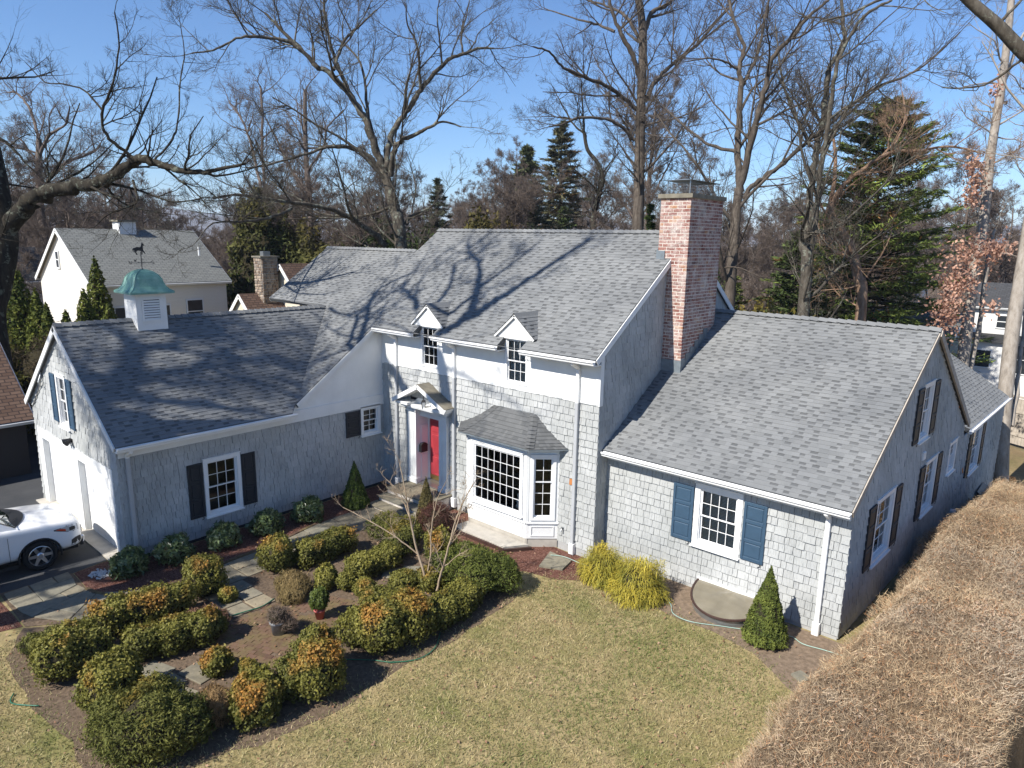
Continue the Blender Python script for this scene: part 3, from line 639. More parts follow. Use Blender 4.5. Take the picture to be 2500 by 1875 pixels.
lampf = part('flood_light', house); fl = MB(); fl.box(FD, 3.30, 3.44, 2.56, 2.66, 0.02, 0.06); fl.tube([FD.p(3.34, 2.62, 0.06), FD.p(3.28, 2.58, 0.22)], [0.04, 0.075], 10); fl.tube([FD.p(3.40, 2.62, 0.06), FD.p(3.50, 2.56, 0.20)], [0.04, 0.075], 10); fl.build('lamp_head', 'black_metal', lampf)
MB().tube([FD.p(1.45, 4.28, 0.06), FD.p(1.38, 4.0, 0.16), FD.p(1.45, 3.82, 0.10), FD.p(1.55, 4.0, 0.18), FD.p(1.47, 4.22, 0.08), FD.p(1.3, 3.9, 0.08), FD.p(0.9, 3.62, 0.05), FD.p(0.1, 3.0, 0.05)], 0.018, 6).build('service_cable', 'sheet_metal', house)
MB().box(FD, 0.1, 6.5, -0.05, 0.035, -0.3, 0.28).build('door_apron', 'concrete', house)
# right wing walls
FW = Fr((W, 0.5, 0), X, Z); WW = (2.54, 3.72, 1.14, 2.70)
wall = wall_panel('wall', FW, [(0, -0.2), (6.0, -0.2), (6.0, 2.95), (0, 2.95)], [hole(*WW)], 'sheathing', house)
cedar_wall(FW, [(0.0, 0.10), (6.02, 0.10), (6.02, 2.74), (0.0, 2.74)], [WW], wall, cedar, near=True)
window(FW, *WW, 4, (2, 2), blind=0.0001, cas=0.13)
shutter(FW, 1.98, 2.52, 1.18, 2.58, 'shutter_blue'); shutter(FW, 3.76, 4.29, 1.17, 2.57, 'shutter_blue')
FX = Fr((14.64, 0.5, 0), (0.04, 1, 0), Z)
wz = [(4.40, 5.38, 3.48, 4.98), (1.58, 2.98, 1.14, 2.74), (5.68, 6.92, 1.14, 2.70), (8.36, 9.28, 1.68, 2.68)]
gw = [(0, -0.3), (10.2, -1.6), (10.2, 2.85), (5.0, 6.14), (0, 3.10)]
wall = wall_panel('wall', FX, gw, [hole(*q) for q in wz], 'sheathing', house)
cedar_wall(FX, [(-.02, 0.05), (10.2, -0.9), (10.2, 2.83), (5.0, 6.12), (-.02, 3.08)], wz, wall, cedar)
for k, q in enumerate(wz): window(FX, *q, 3 if k < 3 else 2, (2, 2), cas=0.11)
for k, q in enumerate(wz[:3]): shutter(FX, q[0]-0.52, q[0]-0.04, q[2]+.04, q[3]-0.06, 'shutter_dark'); shutter(FX, q[1]+0.04, q[1]+0.52, q[2]+.04, q[3]-0.06, 'shutter_dark')
MB().bevbox(FX, 5.1, 5.32, 2.88, 3.10, 0.02, 0.09, 0.02).build('vent_cover', 'white_paint', house)
MB().tube([FX.p(10.0, 0.1, 0.02), FX.p(10.0, 0.1, 0.16)], 0.08, 12).build('dryer_vent', 'white_paint', house)
EW = (11.7, 13.2, 0.86, 2.42)
wall = wall_panel('wall', FX, [(10.2, -2.2), (17.4, -2.4), (17.4, 2.55), (10.2, 2.55)], [hole(*EW)], 'sheathing', house)
cedar_wall(FX, [(10.2, -1.2), (17.4, -1.7), (17.4, 2.5), (10.2, 2.5)], [EW], wall, cedar)
window(FX, *EW, 3, (2, 2), cas=0.11); shutter(FX, EW[0]-0.52, EW[0]-0.04, .9, 2.36, 'shutter_dark'); shutter(FX, EW[1]+0.04, EW[1]+0.52, .9, 2.36, 'shutter_dark')
# unseen back walls close the building
bk = MB(); bk.box(WORLD, -6.636, W, 2*Yr-0.1, 2*Yr, -0.3, He).box(WORLD, W+.05, 14.9, 10.4, 10.6, -1.5, 2.9).box(WORLD, -6.636, -6.62, -8.3, 8, -0.3, hg).box(WORLD, -7.2, -7.1, 0, 5.9, -0.3, 5.4).box(WORLD, 8.3, 15.2, 18.0, 18.1, -2.5, 2.5)
bk.build('back_wall', 'foundation', house)
for q in ((0.0, 3.9, -0.02, 0.0, -0.2, 0.22), (7.5, W, -0.02, 0.0, -0.2, 0.22), (W, 14.64, 0.48, 0.5, -0.2, 0.10)): MB().box(WORLD, *q).build('foundation', 'foundation', house)
# downspouts
downspout(FM, 0.78, 0.1, 5.36); downspout(FM, 3.47, 0.1, 5.36); downspout(FM, 8.02, 0.02, 5.36); downspout(FW, 5.58, -0.02, 2.95, elbow=0.30); downspout(FS, -8.10, 0.05, 3.1, elbow=0.34)
# ------------------------------------------------------------------ dormers
for (d0, d1) in dorm:
    cx = (d0+d1)/2; d = part('dormer', house); hw = 0.68; zb0, ze, za = 5.62, 5.70, 6.28
    fr = Fr((cx, -0.06, 0), X, Z); m = MB()
    m.prism(fr, [(-hw, zb0), (hw, zb0), (hw, ze), (0, za), (-hw, ze)], 0.0, 0.05); m.box(fr, -0.42, 0.42, 4.30, zb0, -0.03, 0.012) if False else None
    m.build('gable_face', 'white_paint', d)
    ck = MB(); 
    for s in (-1, 1): ck.add([(cx+s*0.42, -0.05, 5.0), (cx+s*0.42, -0.05, 5.70), (cx+s*0.42, 0.35, 5.70)], [(0, 1, 2)]); ck.box(Fr((cx, 0, 0), X, Z), s*0.42-0.02, s*0.42+0.02, 5.35, 5.72, -0.35, 0.06)
    ck.build('cheek', 'white_paint', d)
    rm = MB(); k = (za-ze)/hw; nk = math.hypot(1, k)
    for s in (-1, 1):
        f2 = Fr((cx+s*(hw+0.05), -0.16, ze-0.05*k+0.03), Y if s > 0 else -Y, (-s, 0, k)); Ls = (hw+0.05)*nk
        yi = lambda z: (z-He)/SL - OE + 0.15
        z0, z1 = ze-0.05*k, za
        A0, A1 = yi(z0)+0.16, yi(z1)+0.16
        rm.prism(f2, [(0, 0), (A0, 0), (A1, Ls), (0, Ls)] if s > 0 else [(0, 0), (0, Ls), (-A1, Ls), (-A0, 0)], -0.05, 0.0)
        lo = (lambda b: 0.0) if s > 0 else (lambda b, A0=A0, A1=A1, Ls=Ls: -(A0+(A1-A0)*b/Ls)); hi = (lambda b, A0=A0, A1=A1, Ls=Ls: A0+(A1-A0)*b/Ls) if s > 0 else (lambda b: 0.0)
        shingle_roof(f2, 0, Ls, lo, hi, ROOF, tabs, backing)
        rk = MB(); rk.box(Fr(f2.o, Y, f2.v, f2.n), -0.012, 0.0, 0, Ls, -0.07, -0.02); rk.build('rake_board', 'white_paint', d)
    rm.build('dormer_roof', 'shingle_base', d)
    MB().add([(cx-.12, -.18, za+.05-.12*k), (cx, -.18, za+.065), (cx+.12, -.18, za+.05-.12*k), (cx-.12, yi(za)-.06, za+.05-.12*k), (cx, yi(za)+.05, za+.065), (cx+.12, yi(za)-.06, za+.05-.12*k)], [(0, 1, 4, 3), (1, 2, 5, 4)]).build('dormer_ridge', 'asphalt_shingle', d)
window(Fr((0, -0.03, 0), X, Z), dorm[0][0], dorm[0][1], 4.36, 5.66, 3, (2, 2), cas=.05, sill=False, cc=0.02)
window(Fr((0, -0.03, 0), X, Z), dorm[1][0], dorm[1][1], 4.36, 5.66, 3, (2, 2), cas=.05, sill=False, cc=0.02, blind=0.0001)
# ------------------------------------------------------------------ chimney
chim = part('chimney', house); x0, x1, y0, y1, zc = 8.35, 9.25, 3.0, 4.95, 9.44
MB().box(WORLD, x0+.008, x1-.008, y0+.008, y1-.008, 3.4, zc).build('mortar', 'mortar', chim)
mort = chim; bs = MB(); nb_ = 300; row = 0; z = zc - 0.092
while z > 4.65:
    for (fr, wd, first) in ((Fr((x0, y0+.01, 0), X, Z), x1-x0, True), (Fr((x1-.01, y0, 0), Y, Z), y1-y0, False), (Fr((x0+.01, y1, 0), -Y, Z), y1-y0, False)):
        if not first and fr.n.x < 0 and z < 7.0: continue
        a = -0.13 if row % 2 else 0.0
        while a < wd-0.02:
            a0, a1 = max(a, 0.0)+.007, min(a+0.255, wd)-.007; dp = 0.005 + random.uniform(0, 0.006)
            if a1-a0 > 0.03:
                if nb_ > 0 and (first or fr.n.x > .5): nb_ -= 1; piece('brick', UNIT['brick'], fr, a0, z+.008, -0.02, a1-a0, 0.074, 0.02+dp, chim)
                else: bs.cur = random.random(); bs.bevbox(fr, a0, a1, z+.008 + random.uniform(-.002, .002), z+.082, -0.01, dp, 0.005)
            a += 0.26
    row += 1; z -= 0.092
tag(bs.build('brickwork', 'brick', chim), kind='stuff')
MB().box(WORLD, x0-.06, x1+.06, y0-.06, y1+.06, zc, zc+0.11).build('cap_slab', 'slab_cap', chim)
cg = MB(); cx0, cx1, cy0, cy1 = x0+.12, x1-.12, y0+.12, y1-.12
for (a, b_) in ((cx0, cy0), (cx1, cy0), (cx0, cy1), (cx1, cy1)): cg.box(WORLD, a-.012, a+.012, b_-.012, b_+.012, zc+.11, zc+.46)
for k in range(1, 16):
    t = k/16; cg.box(WORLD, cx0+(cx1-cx0)*t-.002, cx0+(cx1-cx0)*t+.002, cy0-.002, cy0+.002, zc+.11, zc+.46); cg.box(WORLD, cx1-.002, cx1+.002, cy0+(cy1-cy0)*t-.002, cy0+(cy1-cy0)*t+.002, zc+.11, zc+.46)
for k in range(1, 5): cg.box(WORLD, cx0, cx1, cy0-.002, cy0+.002, zc+.11+.07*k, zc+.114+.07*k); cg.box(WORLD, cx1-.002, cx1+.002, cy0, cy1, zc+.11+.07*k, zc+.114+.07*k)
cg.build('spark_cage', 'sheet_metal', chim)
ct = MB(); mx_, my_ = (cx0+cx1)/2, (cy0+cy1)/2; e = .09
ct.add([(cx0-e, cy0-e, zc+.46), (cx1+e, cy0-e, zc+.46), (cx1+e, cy1+e, zc+.46), (cx0-e, cy1+e, zc+.46), (mx_, cy0+.35, zc+.53), (mx_, cy1-.35, zc+.53)], [(0, 3, 2, 1), (0, 1, 4), (1, 2, 5, 4), (2, 3, 5), (3, 0, 4, 5)]); ct.build('rain_cap', 'lead', chim)
MB().box(Fr((x0+.68, y0-.008, 0), X, Z), 0.0, x1-x0-.68+.02, 4.3, 5.42, 0.0, 0.012).build('flashing', 'lead', chim) if False else None
MB().box(Fr((W, y0-.005, 0), X, Z), 0.0, x1-W+.02, 4.60, 5.08, 0.0, 0.014).build('flashing', 'lead', chim)
st = MB()
for k in range(6):
    ya = y0 + k*(1.5/6); za_ = zw0+sw*(ya-yw0); st.box(Fr((x1+.004, 0, 0), Y, Z), ya, ya+.26, za_-.05, za_+.36, 0.0, 0.014)
st.build('step_flashing', 'lead', chim)
MB().box(Fr((x0-.004, y0-.008, 0), X, Z), -0.03, 0.22, 7.62, 8.05, 0.0, 0.015).box(WORLD, x0-.03, x0+.005, y0-.02, y0+.35, 7.7, 8.1).build('flashing', 'lead', chim)
# ------------------------------------------------------------------ cupola with weathervane
cup = part('cupola', house); cx, cy, hw = -3.318, -6.03, 0.42
MB().box(WORLD, cx-hw, cx+hw, cy-hw, cy+hw, 5.1, 6.62).build('cupola_body', 'white_paint', cup)
fr = Fr((cx+hw, cy, 0), Y, Z); m = MB()
for q in ((-.27, -.22, 5.78, 6.46), (.22, .27, 5.78, 6.46), (-.22, .22, 5.78, 5.83), (-.22, .22, 6.41, 6.46)): m.box(fr, *q, 0.0, 0.03)
m.build('louver_frame', 'white_paint', cup)
MB().box(fr, -.22, .22, 5.83, 6.41, 0.0, 0.004).build('louver_shadow_gap', 'black_metal', cup)  # solid black plate standing in for the shade between the slats
for k in range(8):
    y = 5.835 + k*0.072; s = MB(); s.add([fr.p(-.22, y, 0.028), fr.p(.22, y, 0.028), fr.p(.22, y+0.046, 0.008), fr.p(-.22, y+0.046, 0.008), fr.p(-.22, y-.008, 0.024), fr.p(.22, y-.008, 0.024)], [(0, 1, 2, 3), (4, 5, 1, 0)]); s.build('louver_slat', 'white_paint', cup)
bell = MB(); prof = [(0.61, 6.58), (0.61, 6.63), (0.51, 6.69), (0.44, 6.78), (0.40, 6.89), (0.37, 7.00), (0.31, 7.10), (0.22, 7.18), (0.11, 7.235), (0.02, 7.25)]
V = []; F = []
for r_, z_ in prof: V += [(cx-r_, cy-r_, z_), (cx+r_, cy-r_, z_), (cx+r_, cy+r_, z_), (cx-r_, cy+r_, z_)]
for i in range(len(prof)-1):
    for j in range(4): F.append((i*4+j, i*4+(j+1) % 4, (i+1)*4+(j+1) % 4, (i+1)*4+j))
F.append((0, 3, 2, 1)); F.append(tuple(range(len(V)-4, len(V)))); bell.add(V, F); bell.build('copper_roof', 'copper_patina', cup)
seam = MB()
for sx, sy in ((1, 1), (1, -1), (-1, 1), (-1, -1)): seam.tube([(cx+sx*r_, cy+sy*r_, z_+.005) for r_, z_ in prof[1:]], 0.012, 5)
for s in (-.33, .33):
    seam.tube([(cx+s*r_/.6*1.0, cy-r_, z_+.004) for r_, z_ in prof[1:]], 0.008, 5); seam.tube([(cx+s*r_/.6*1.0, cy+r_, z_+.004) for r_, z_ in prof[1:]], 0.008, 5)
seam.build('standing_seam', 'copper_patina', cup)
vane = part('weathervane', cup); v = MB(); v.tube([(cx, cy, 7.18), (cx, cy, 7.75)], 0.012, 6); v.tube([(cx, cy-.26, 7.44), (cx, cy+.26, 7.44)], 0.008, 6); v.tube([(cx-.26, cy, 7.44), (cx+.26, cy, 7.44)], 0.008, 6)
hf = Fr((cx, cy, 7.72), Y, Z)
horse = [(-.20, .02), (-.22, .10), (-.19, .14), (-.13, .155), (-.10, .17), (-.02, .16), (.02, .19), (.035, .26), (.06, .30), (.075, .27), (.12, .22), (.105, .20), (.075, .215), (.07, .14), (.075, .08), (.10, .04), (.13, -.02), (.11, -.03), (.075, .02), (.05, .05), (.045, -.03), (.02, -.05), (.02, .05), (-.04, .065), (-.10, .06), (-.12, .02), (-.09, -.05), (-.115, -.055), (-.15, .01), (-.155, .05), (-.185, -.01), (-.17, .07), (-.19, .10), (-.195, .06)]
def fan_prism(mb, fr, poly, c0, c1):
    from mathutils.geometry import tessellate_polygon
    k = len(poly); tri = tessellate_polygon([[Vector((a, b_, 0)) for a, b_ in poly]]); P = [fr.p(a, b_, c0) for a, b_ in poly] + [fr.p(a, b_, c1) for a, b_ in poly]
    mb.add(P, [tuple(t) for t in tri] + [tuple(i+k for i in t) for t in tri] + [(i, (i+1) % k, k+(i+1) % k, k+i) for i in range(k)])
fan_prism(v, hf, horse, -0.008, 0.008)
def letter(mb, fr, ch, s=0.06):
    strokes = {'S': [(1, 1, 0, 1), (0, 1, 0, .5), (0, .5, 1, .5), (1, .5, 1, 0), (1, 0, 0, 0)], 'N': [(0, 0, 0, 1), (0, 1, 1, 0), (1, 0, 1, 1)], 'E': [(0, 0, 0, 1), (0, 0, 1, 0), (0, .5, .8, .5), (0, 1, 1, 1)], 'W': [(0, 1, .25, 0), (.25, 0, .5, .7), (.5, .7, .75, 0), (.75, 0, 1, 1)]}[ch]
    for a, b_, c, d in strokes: mb.tube([fr.p(a*s, b_*s*1.3, 0), fr.p(c*s, d*s*1.3, 0)], 0.008, 4)
letter(v, Fr((cx, cy-.34, 7.41), Y, Z), 'N'); letter(v, Fr((cx, cy+.28, 7.41), Y, Z), 'S'); letter(v, Fr((cx-.26, cy-.1, 7.46), Y, Z), 'W'); letter(v, Fr((cx+.26, cy-.1, 7.46), Y, Z), 'E')
v.build('vane_metal', 'black_metal', vane)
# ------------------------------------------------------------------ entry
ent = part('entry_surround', house); m = MB()
for a0, a1 in ((1.40, 1.80), (2.87, 3.21)):
    m.box(FM, a0, a1, 0.46, 3.02, 0.0, 0.15); m.bevbox(FM, a0-.03, a1+.03, 0.46, 0.64, 0.0, 0.19, 0.02); m.box(FM, a0-.03, a1+.03, 2.86, 2.92, 0.0, 0.185); m.box(FM, a0-.02, a1+.02, 2.96, 3.02, 0.0, 0.19)
    for k in range(3): m.box(FM, a0+.07+k*(a1-a0-.14)/3, a0+.07+(k+.6)*(a1-a0-.14)/3, 0.72, 2.80, 0.15, 0.162)
m.build('pilaster', 'white_paint', ent)
m = MB(); m.box(FM, 1.28, 3.33, 3.02, 3.12, 0.0, 0.30); m.box(FM, 1.18, 1.75, 3.12, 3.20, 0.0, 0.45).box(FM, 2.92, 3.43, 3.12, 3.20, 0.0, 0.45); m.box(FM, 1.75, 2.92, 3.06, 3.12, 0.30, 0.32); m.build('cornice', 'white_paint', ent)
pd = MB()
for s in (-1, 1):
    k = 0.50; f2 = Fr((2.305+s*1.16, 0, 3.18), Vector((-s, 0, k)), Y, Vector((s*k, 0, 1))); L = 1.16*math.hypot(1, k)
    pd.box(f2, 0, L, -0.48, 0.0, 0.0, 0.09); pd.box(f2, -0.05, L+.02, -0.53, -0.48, -0.02, 0.11)
pd.build('pediment', 'white_paint', ent)
for s in (-1, 1):
    f2 = Fr((2.305+s*1.2, 0, 3.275-.02), Vector((-s, 0, .5)), Y, Vector((s*.5, 0, 1))); MB().box(f2, 0, 1.2*1.118, -0.52, 0.0, 0.005, 0.03).build('pediment_roof', 'slab_cap', ent)
MB().prism(FM, [(1.5, 3.12), (3.11, 3.12), (2.305, 3.62)], 0.0, 0.02).build('tympanum', 'white_paint', ent)
m = MB(); m.box(FM, 1.78, 1.80, 0.46, 2.98, -0.42, 0.0).box(FM, 2.87, 2.89, 0.46, 2.98, -0.42, 0.0).box(FM, 1.80, 2.87, 2.70, 2.98, -0.46, -0.04).box(FM, 1.80, 1.86, 0.46, 2.70, -0.44, -0.38).box(FM, 2.81, 2.87, 0.46, 2.70, -0.44, -0.38)
for z_ in (0.9, 1.9): m.bevbox(Fr((1.80, 0, 0), Y, Z), 0.06, 0.34, z_-.3, z_+.5, 0.0, 0.015, 0.01)
m.build('door_reveal', 'white_paint', ent)
MB().box(FM, 1.80, 2.87, 0.40, 0.50, -0.45, 0.10).build('threshold', 'sheet_metal', ent)
dd = part('front_door', house); m = MB(); m.box(FM, 1.86, 2.81, 0.52, 2.60, -0.45, -0.41)
for (i, (q0, q1)) in enumerate(((0.78, 1.30), (1.42, 2.05), (2.15, 2.45))):
    for a0, a1 in ((1.98, 2.28), (2.39, 2.69)): m.bevbox(FM, a0, a1, q0, q1, -0.41, -0.395, 0.012)
m.build('door_leaf', 'door_red', dd); MB().box(FM, 1.86, 2.81, 0.52, 0.68, -0.409, -0.404).build('kick_plate', 'brass', dd)
MB().lathe(Fr(FM.p(2.72, 1.45, -0.405), X, Z), [(0.02, 0), (0.02, 0.03), (0.035, 0.045), (0.035, 0.07), (0.0, 0.08)], 10).build('handle', 'brass', dd)
MB().box(FM, 1.86, 2.81, 2.60, 2.70, -0.45, -0.405).build('transom_bar', 'white_paint', dd)
mbx = part('mailbox', house); fr = Fr((1.80, -0.06, 0), Y, Z); m = MB(); m.prism(Fr((1.80, -0.02, 0), Y, Z, X), [(0, 1.50), (0.27, 1.50), (0.27, 1.74), (0.20, 1.80), (0.07, 1.80), (0, 1.74)], 0.0, 0.11); m.build('mailbox_body', 'black_metal', mbx)
MB().box(Fr((1.80, -0.03, 0), Y, Z, X), 0, 0.29, 1.72, 1.74, 0.10, 0.125).build('mailbox_lid', 'black_metal', mbx)
hn = MB()
for k in range(2): hn.box(Fr((2.87, -0.12, 0), Y, Z, -X), 0.02+k*0.05, 0.035+k*0.05, 1.85-k*.03, 1.99-k*.03, 0.0, 0.012)
hn.build('house_number', 'black_metal', house)
lan = part('lantern', house); lc = Vector((2.33, -0.28, 3.22)); m = MB()
m.lathe(Fr(lc, X, Y), [(0.0, 0.17), (0.03, 0.15), (0.09, 0.10), (0.095, 0.085), (0.09, 0.08)], 4); m.lathe(Fr(lc, X, Y), [(0.06, -0.13), (0.065, -0.11), (0.0, -0.10)], 4); m.tube([lc+Vector((0, 0, 0.16)), lc+Vector((0, 0, 0.32))], 0.012, 6)
for k in range(4): a = k*PI/2; m.tube([lc+Vector((.088*math.cos(a), .088*math.sin(a), .09)), lc+Vector((.062*math.cos(a), .062*math.sin(a), -.12))], 0.007, 4)
m.build('lantern_frame', 'black_metal', lan); MB().lathe(Fr(lc, X, Y), [(0.055, -0.11), (0.08, 0.085)], 4).build('lantern_glass', 'lamp_glass', lan)
# front steps: brick risers and stone treads
stp = part('front_steps', house); m = MB(); tread = []
for (ya, yb, z1_) in ((-1.02, -0.0, 0.46), (-1.36, -0.98, 0.29), (-1.72, -1.32, 0.13)):
    m.box(WORLD, 1.36, 3.35, ya+.03, yb if z1_ > .4 else yb, -0.1, z1_-.045)
m.build('riser_wall', 'mortar', stp); br = MB()
for (ya, z0, z1_) in ((-1.0, 0.22, 0.41), (-1.34, 0.06, 0.24), (-1.70, 0.0, 0.09)):
    z = z0; r_ = 0
    while z < z1_-.05:
        a = 1.35 - (0.1 if r_ % 2 else 0)
        while a < 3.36:
            br.cur = random.random(); br.bevbox(Fr((0, ya+.035, 0), X, Z), max(a, 1.35)+.005, min(a+.2, 3.37)-.005, z+.004, z+.066, -0.01, 0.012, 0.004); a += 0.21
        z += 0.074; r_ += 1
br.build('riser_brick', 'brick', stp)
for (ya, yb, z1_) in ((-1.05, -0.02, 0.46), (-1.40, -1.0, 0.29), (-1.76, -1.34, 0.13)):
    xs = [1.32, 1.95, 2.7, 3.39]
    rows_ = [(ya, (ya+yb)/2), ((ya+yb)/2, yb)] if z1_ > .4 else [(ya, yb)]
    for y0_, y1_ in rows_:
        for i in range(3): MB().bevbox(WORLD, xs[i]+.008, xs[i+1]-.008, y0_+.006, y1_-.006, z1_-.045, z1_+random.uniform(-.003, .003), 0.006).build('tread_stone', 'flagstone', stp)
# ------------------------------------------------------------------ bay window
bay = part('bay', house)
BF = Fr((4.63, -0.60, 0), X, Z); BR = Fr((6.83, -0.60, 0), (0.65, 0.60, 0), Z); BL = Fr((3.98, 0, 0), (0.65, -0.60, 0), Z); LS = math.hypot(.65, .6)
fwin = (0.13, 2.07, 0.86, 2.66); swin = (0.10, 0.78, 0.80, 2.66)
for f, ln, hl in ((BF, 2.2, hole(*fwin, .09)), (BR, LS, hole(*swin, .08)), (BL, LS, hole(*swin, .08))):
    wall_panel('bay_wall', f, [(0, 0.26), (ln, 0.26), (ln, 2.92), (0, 2.92)], [hl], 'white_paint', bay)
    t = MB(); t.box(f, -0.0, ln, 0.70, 0.735, 0.001, 0.04); t.box(f, 0, 0.06, .735, 2.9, 0.001, 0.012).box(f, ln-.06, ln, .735, 2.9, 0.001, 0.012); t.box(f, 0, ln, 2.72, 2.90, 0.001, 0.02)
    for q in ((.12, ln-.12, .60, .63), (.12, ln-.12, .33, .36), (.12, .15, .36, .60), (ln-.15, ln-.12, .36, .60)): t.box(f, *q, 0.001, 0.018)
    t.build('bay_trim', 'white_paint', bay)
    MB().box(f, -.02, ln+.02, -0.1, 0.26, -0.3, -0.02).build('plinth', 'concrete', bay)
window(BF, *fwin, 7, (5,), hung=False, cas=.09, sill=True, cc=.035, depth=1.0)
window(BR, *swin, 2, (2, 3), cas=.08, cc=.035, depth=0.6, sill=False); window(BL, *swin, 2, (2, 3), cas=.08, cc=.035, depth=0.6, sill=False)
fg = MB(); fg.lathe(Fr((6.36, -0.36, 0.98), X, Y), [(0.09, 0), (0.09, 0.05), (0.05, 0.09), (0.075, 0.17), (0.07, 0.23), (0.03, 0.27), (0.055, 0.32), (0.05, 0.38), (0.0, 0.42)], 12)
tag(fg.build('figurine', 'white_paint'), 'small white bust standing on the sill inside the bay window', 'figurine')
# concave hipped bay roof
prof = [(0.0, 0.0), (0.12, 0.07), (0.25, 0.17), (0.40, 0.31), (0.56, 0.47), (0.76, 0.70), (1.0, 1.0)]
def bay_pt(t, h): 
    eave = [Vector((3.70, 0, 2.88)), Vector((4.42, -0.82, 2.88)), Vector((7.05, -0.82, 2.88)), Vector((7.78, 0, 2.88))]
    top = [Vector((5.05, 0.0, 3.62)), Vector((5.15, -0.02, 3.62)), Vector((6.55, -0.02, 3.62)), Vector((6.65, 0.0, 3.62))]
    return [Vector((e.x+(q.x-e.x)*t, e.y+(q.y-e.y)*t, 2.88+(3.62-2.88)*h)) for e, q in zip(eave, top)]
def pf_(t):
    for i in range(len(prof)-1):
        if t <= prof[i+1][0]: u = (t-prof[i][0])/(prof[i+1][0]-prof[i][0]); return prof[i][1]+(prof[i+1][1]-prof[i][1])*u
    return 1.0
bb = MB(); btabs = MB(); NB = 9; rings = [bay_pt(k/NB, pf_(k/NB)) for k in range(NB+1)]
und = MB(); und.face([rings[0][3], rings[0][2], rings[0][1], rings[0][0]]); und.face([r_-Z*0.04 for r_ in rings[0]][::-1])
for i in range(3): und.face([rings[0][i]-Z*.04, rings[0][i+1]-Z*.04, rings[0][i+1]+Z*.02, rings[0][i]+Z*.02])
und.build('bay_eave', 'lead', bay)
for k in range(NB):
    for i in range(3):
        p, q, p2, q2 = rings[k][i], rings[k][i+1], rings[k+1][i], rings[k+1][i+1]; nrm = (q-p).cross(p2-p).normalized(); Lq = (q-p).length; a = -random.uniform(0, .2)
        bb.cur = 0.05; bb.add([p+nrm*.016, q+nrm*.016, q2+nrm*.002, p2+nrm*.002, p, q], [(0, 1, 2, 3), (4, 5, 1, 0)])
        while a < Lq:
            w = random.uniform(.10, .22); u0, u1 = max(a/Lq, 0), min((a+w)/Lq, 1); a += w + random.choice((0, 0, 0, .08))
            if u1-u0 < .02: continue
            btabs.cur = random.random(); A, B, C_, D_ = p.lerp(q, u0), p.lerp(q, u1), p2.lerp(q2, u1), p2.lerp(q2, u0)
            btabs.add([A+nrm*.020-Z*.001, B+nrm*.020-Z*.001, C_+nrm*.005, D_+nrm*.005, A, B], [(0, 1, 2, 3), (4, 5, 1, 0)])
bb.build('bay_roof', 'shingle_base', bay); btabs.build('bay_shingles', 'bay_shingle', bay)['kind'] = 'stuff'
for i in (1, 2):
    hp = MB()
    for k in range(NB):
        hp.cur = random.random(); p, p2 = rings[k][i], rings[k+1][i]; sd = Vector((1, 0.1, 0)) if i == 2 else Vector((1, -0.1, 0)); n1_ = (rings[k][i]-rings[k][i-1]).normalized(); n2_ = (rings[k][i+1]-rings[k][i]).normalized()
        hp.add([p-n1_*.13+Z*.045, p+Z*.06, p+n2_*.13+Z*.045, p2-n1_*.13+Z*.02, p2+Z*.035, p2+n2_*.13+Z*.02], [(0, 1, 4, 3), (1, 2, 5, 4)])
    hp.build('hip_cap', 'bay_shingle', bay)
MB().prism(WORLD, [(4.55, -1.15), (6.55, -1.22), (6.95, -0.62), (4.60, -0.60)], 0.02, 0.13).build('bay_slab', 'concrete', bay)
MB().box(WORLD, 4.5, 6.6, -1.26, -1.20, 0.0, 0.10).box(Fr((6.6, -1.25, 0), (.45, .62, 0), Z), 0, .78, 0.0, 0.10, -0.02, 0.04).build('slab_edging', 'dark_brown', bay)
# hose tap
MB().tube([FM.p(7.66, .62, .02), FM.p(7.66, .62, .09), FM.p(7.66, .56, .12)], .02, 6).lathe(Fr(FM.p(7.66, .66, .07), X, Y), [(.035, 0), (.035, .015)], 8).build('hose_tap', 'sheet_metal', house)
tag(cedar.build('shingle_cladding', 'cedar', house), kind='stuff')
tag(tabs.build('roof_shingle_tabs', 'asphalt_shingle', house), kind='stuff'); tag(backing.build('roof_shingle_backing', 'shingle_base', house), kind='stuff')

# ================================================================== GROUND AND PATHS
def sstep(a, b, x): t = np.clip((x-a)/(b-a), 0, 1); return t*t*(3-2*t)
def gz_(x, y):
    """terrain height: level round the house front, falling away behind the right wing and to the far woods"""
    x = np.asarray(x, float); y = np.asarray(y, float)
    h = -2.0*sstep(6, 22, y)*sstep(6, 15, x) - 0.7*sstep(10, 30, y)*(1-sstep(6, 15, x)) - 0.9*sstep(-14, -26, x)
    d = np.hypot(x-6, y+4); h = h - 6.0*sstep(70, 260, d) + 0.12*np.sin(x*0.21+1.3)*np.cos(y*0.17)*sstep(28, 45, d)
    return h
rings_r = np.concatenate([np.linspace(0, 40, 41), np.geomspace(42, 4200, 46)]); NA = 120
V = [(6.0, -4.0, 0.0)]; F = []
for r_ in rings_r[1:]:
    for k in range(NA): a = 2*PI*k/NA; x_, y_ = 6+r_*math.cos(a), -4+r_*math.sin(a); V.append((x_, y_, float(gz_(x_, y_))))
for k in range(NA): F.append((0, 1+k, 1+(k+1) % NA))
mg = MB(); mg.add(V, F)
Q = []
for i in range(len(rings_r)-2):
    for k in range(NA): a0 = 1+i*NA; Q.append((a0+k, a0+NA+k, a0+NA+(k+1) % NA, a0+(k+1) % NA))
mg.f += Q
tag(mg.build('ground', 'lawn_ground', smooth=True), 'dormant tan and green lawn running back to leaf litter under the trees', kind='structure')
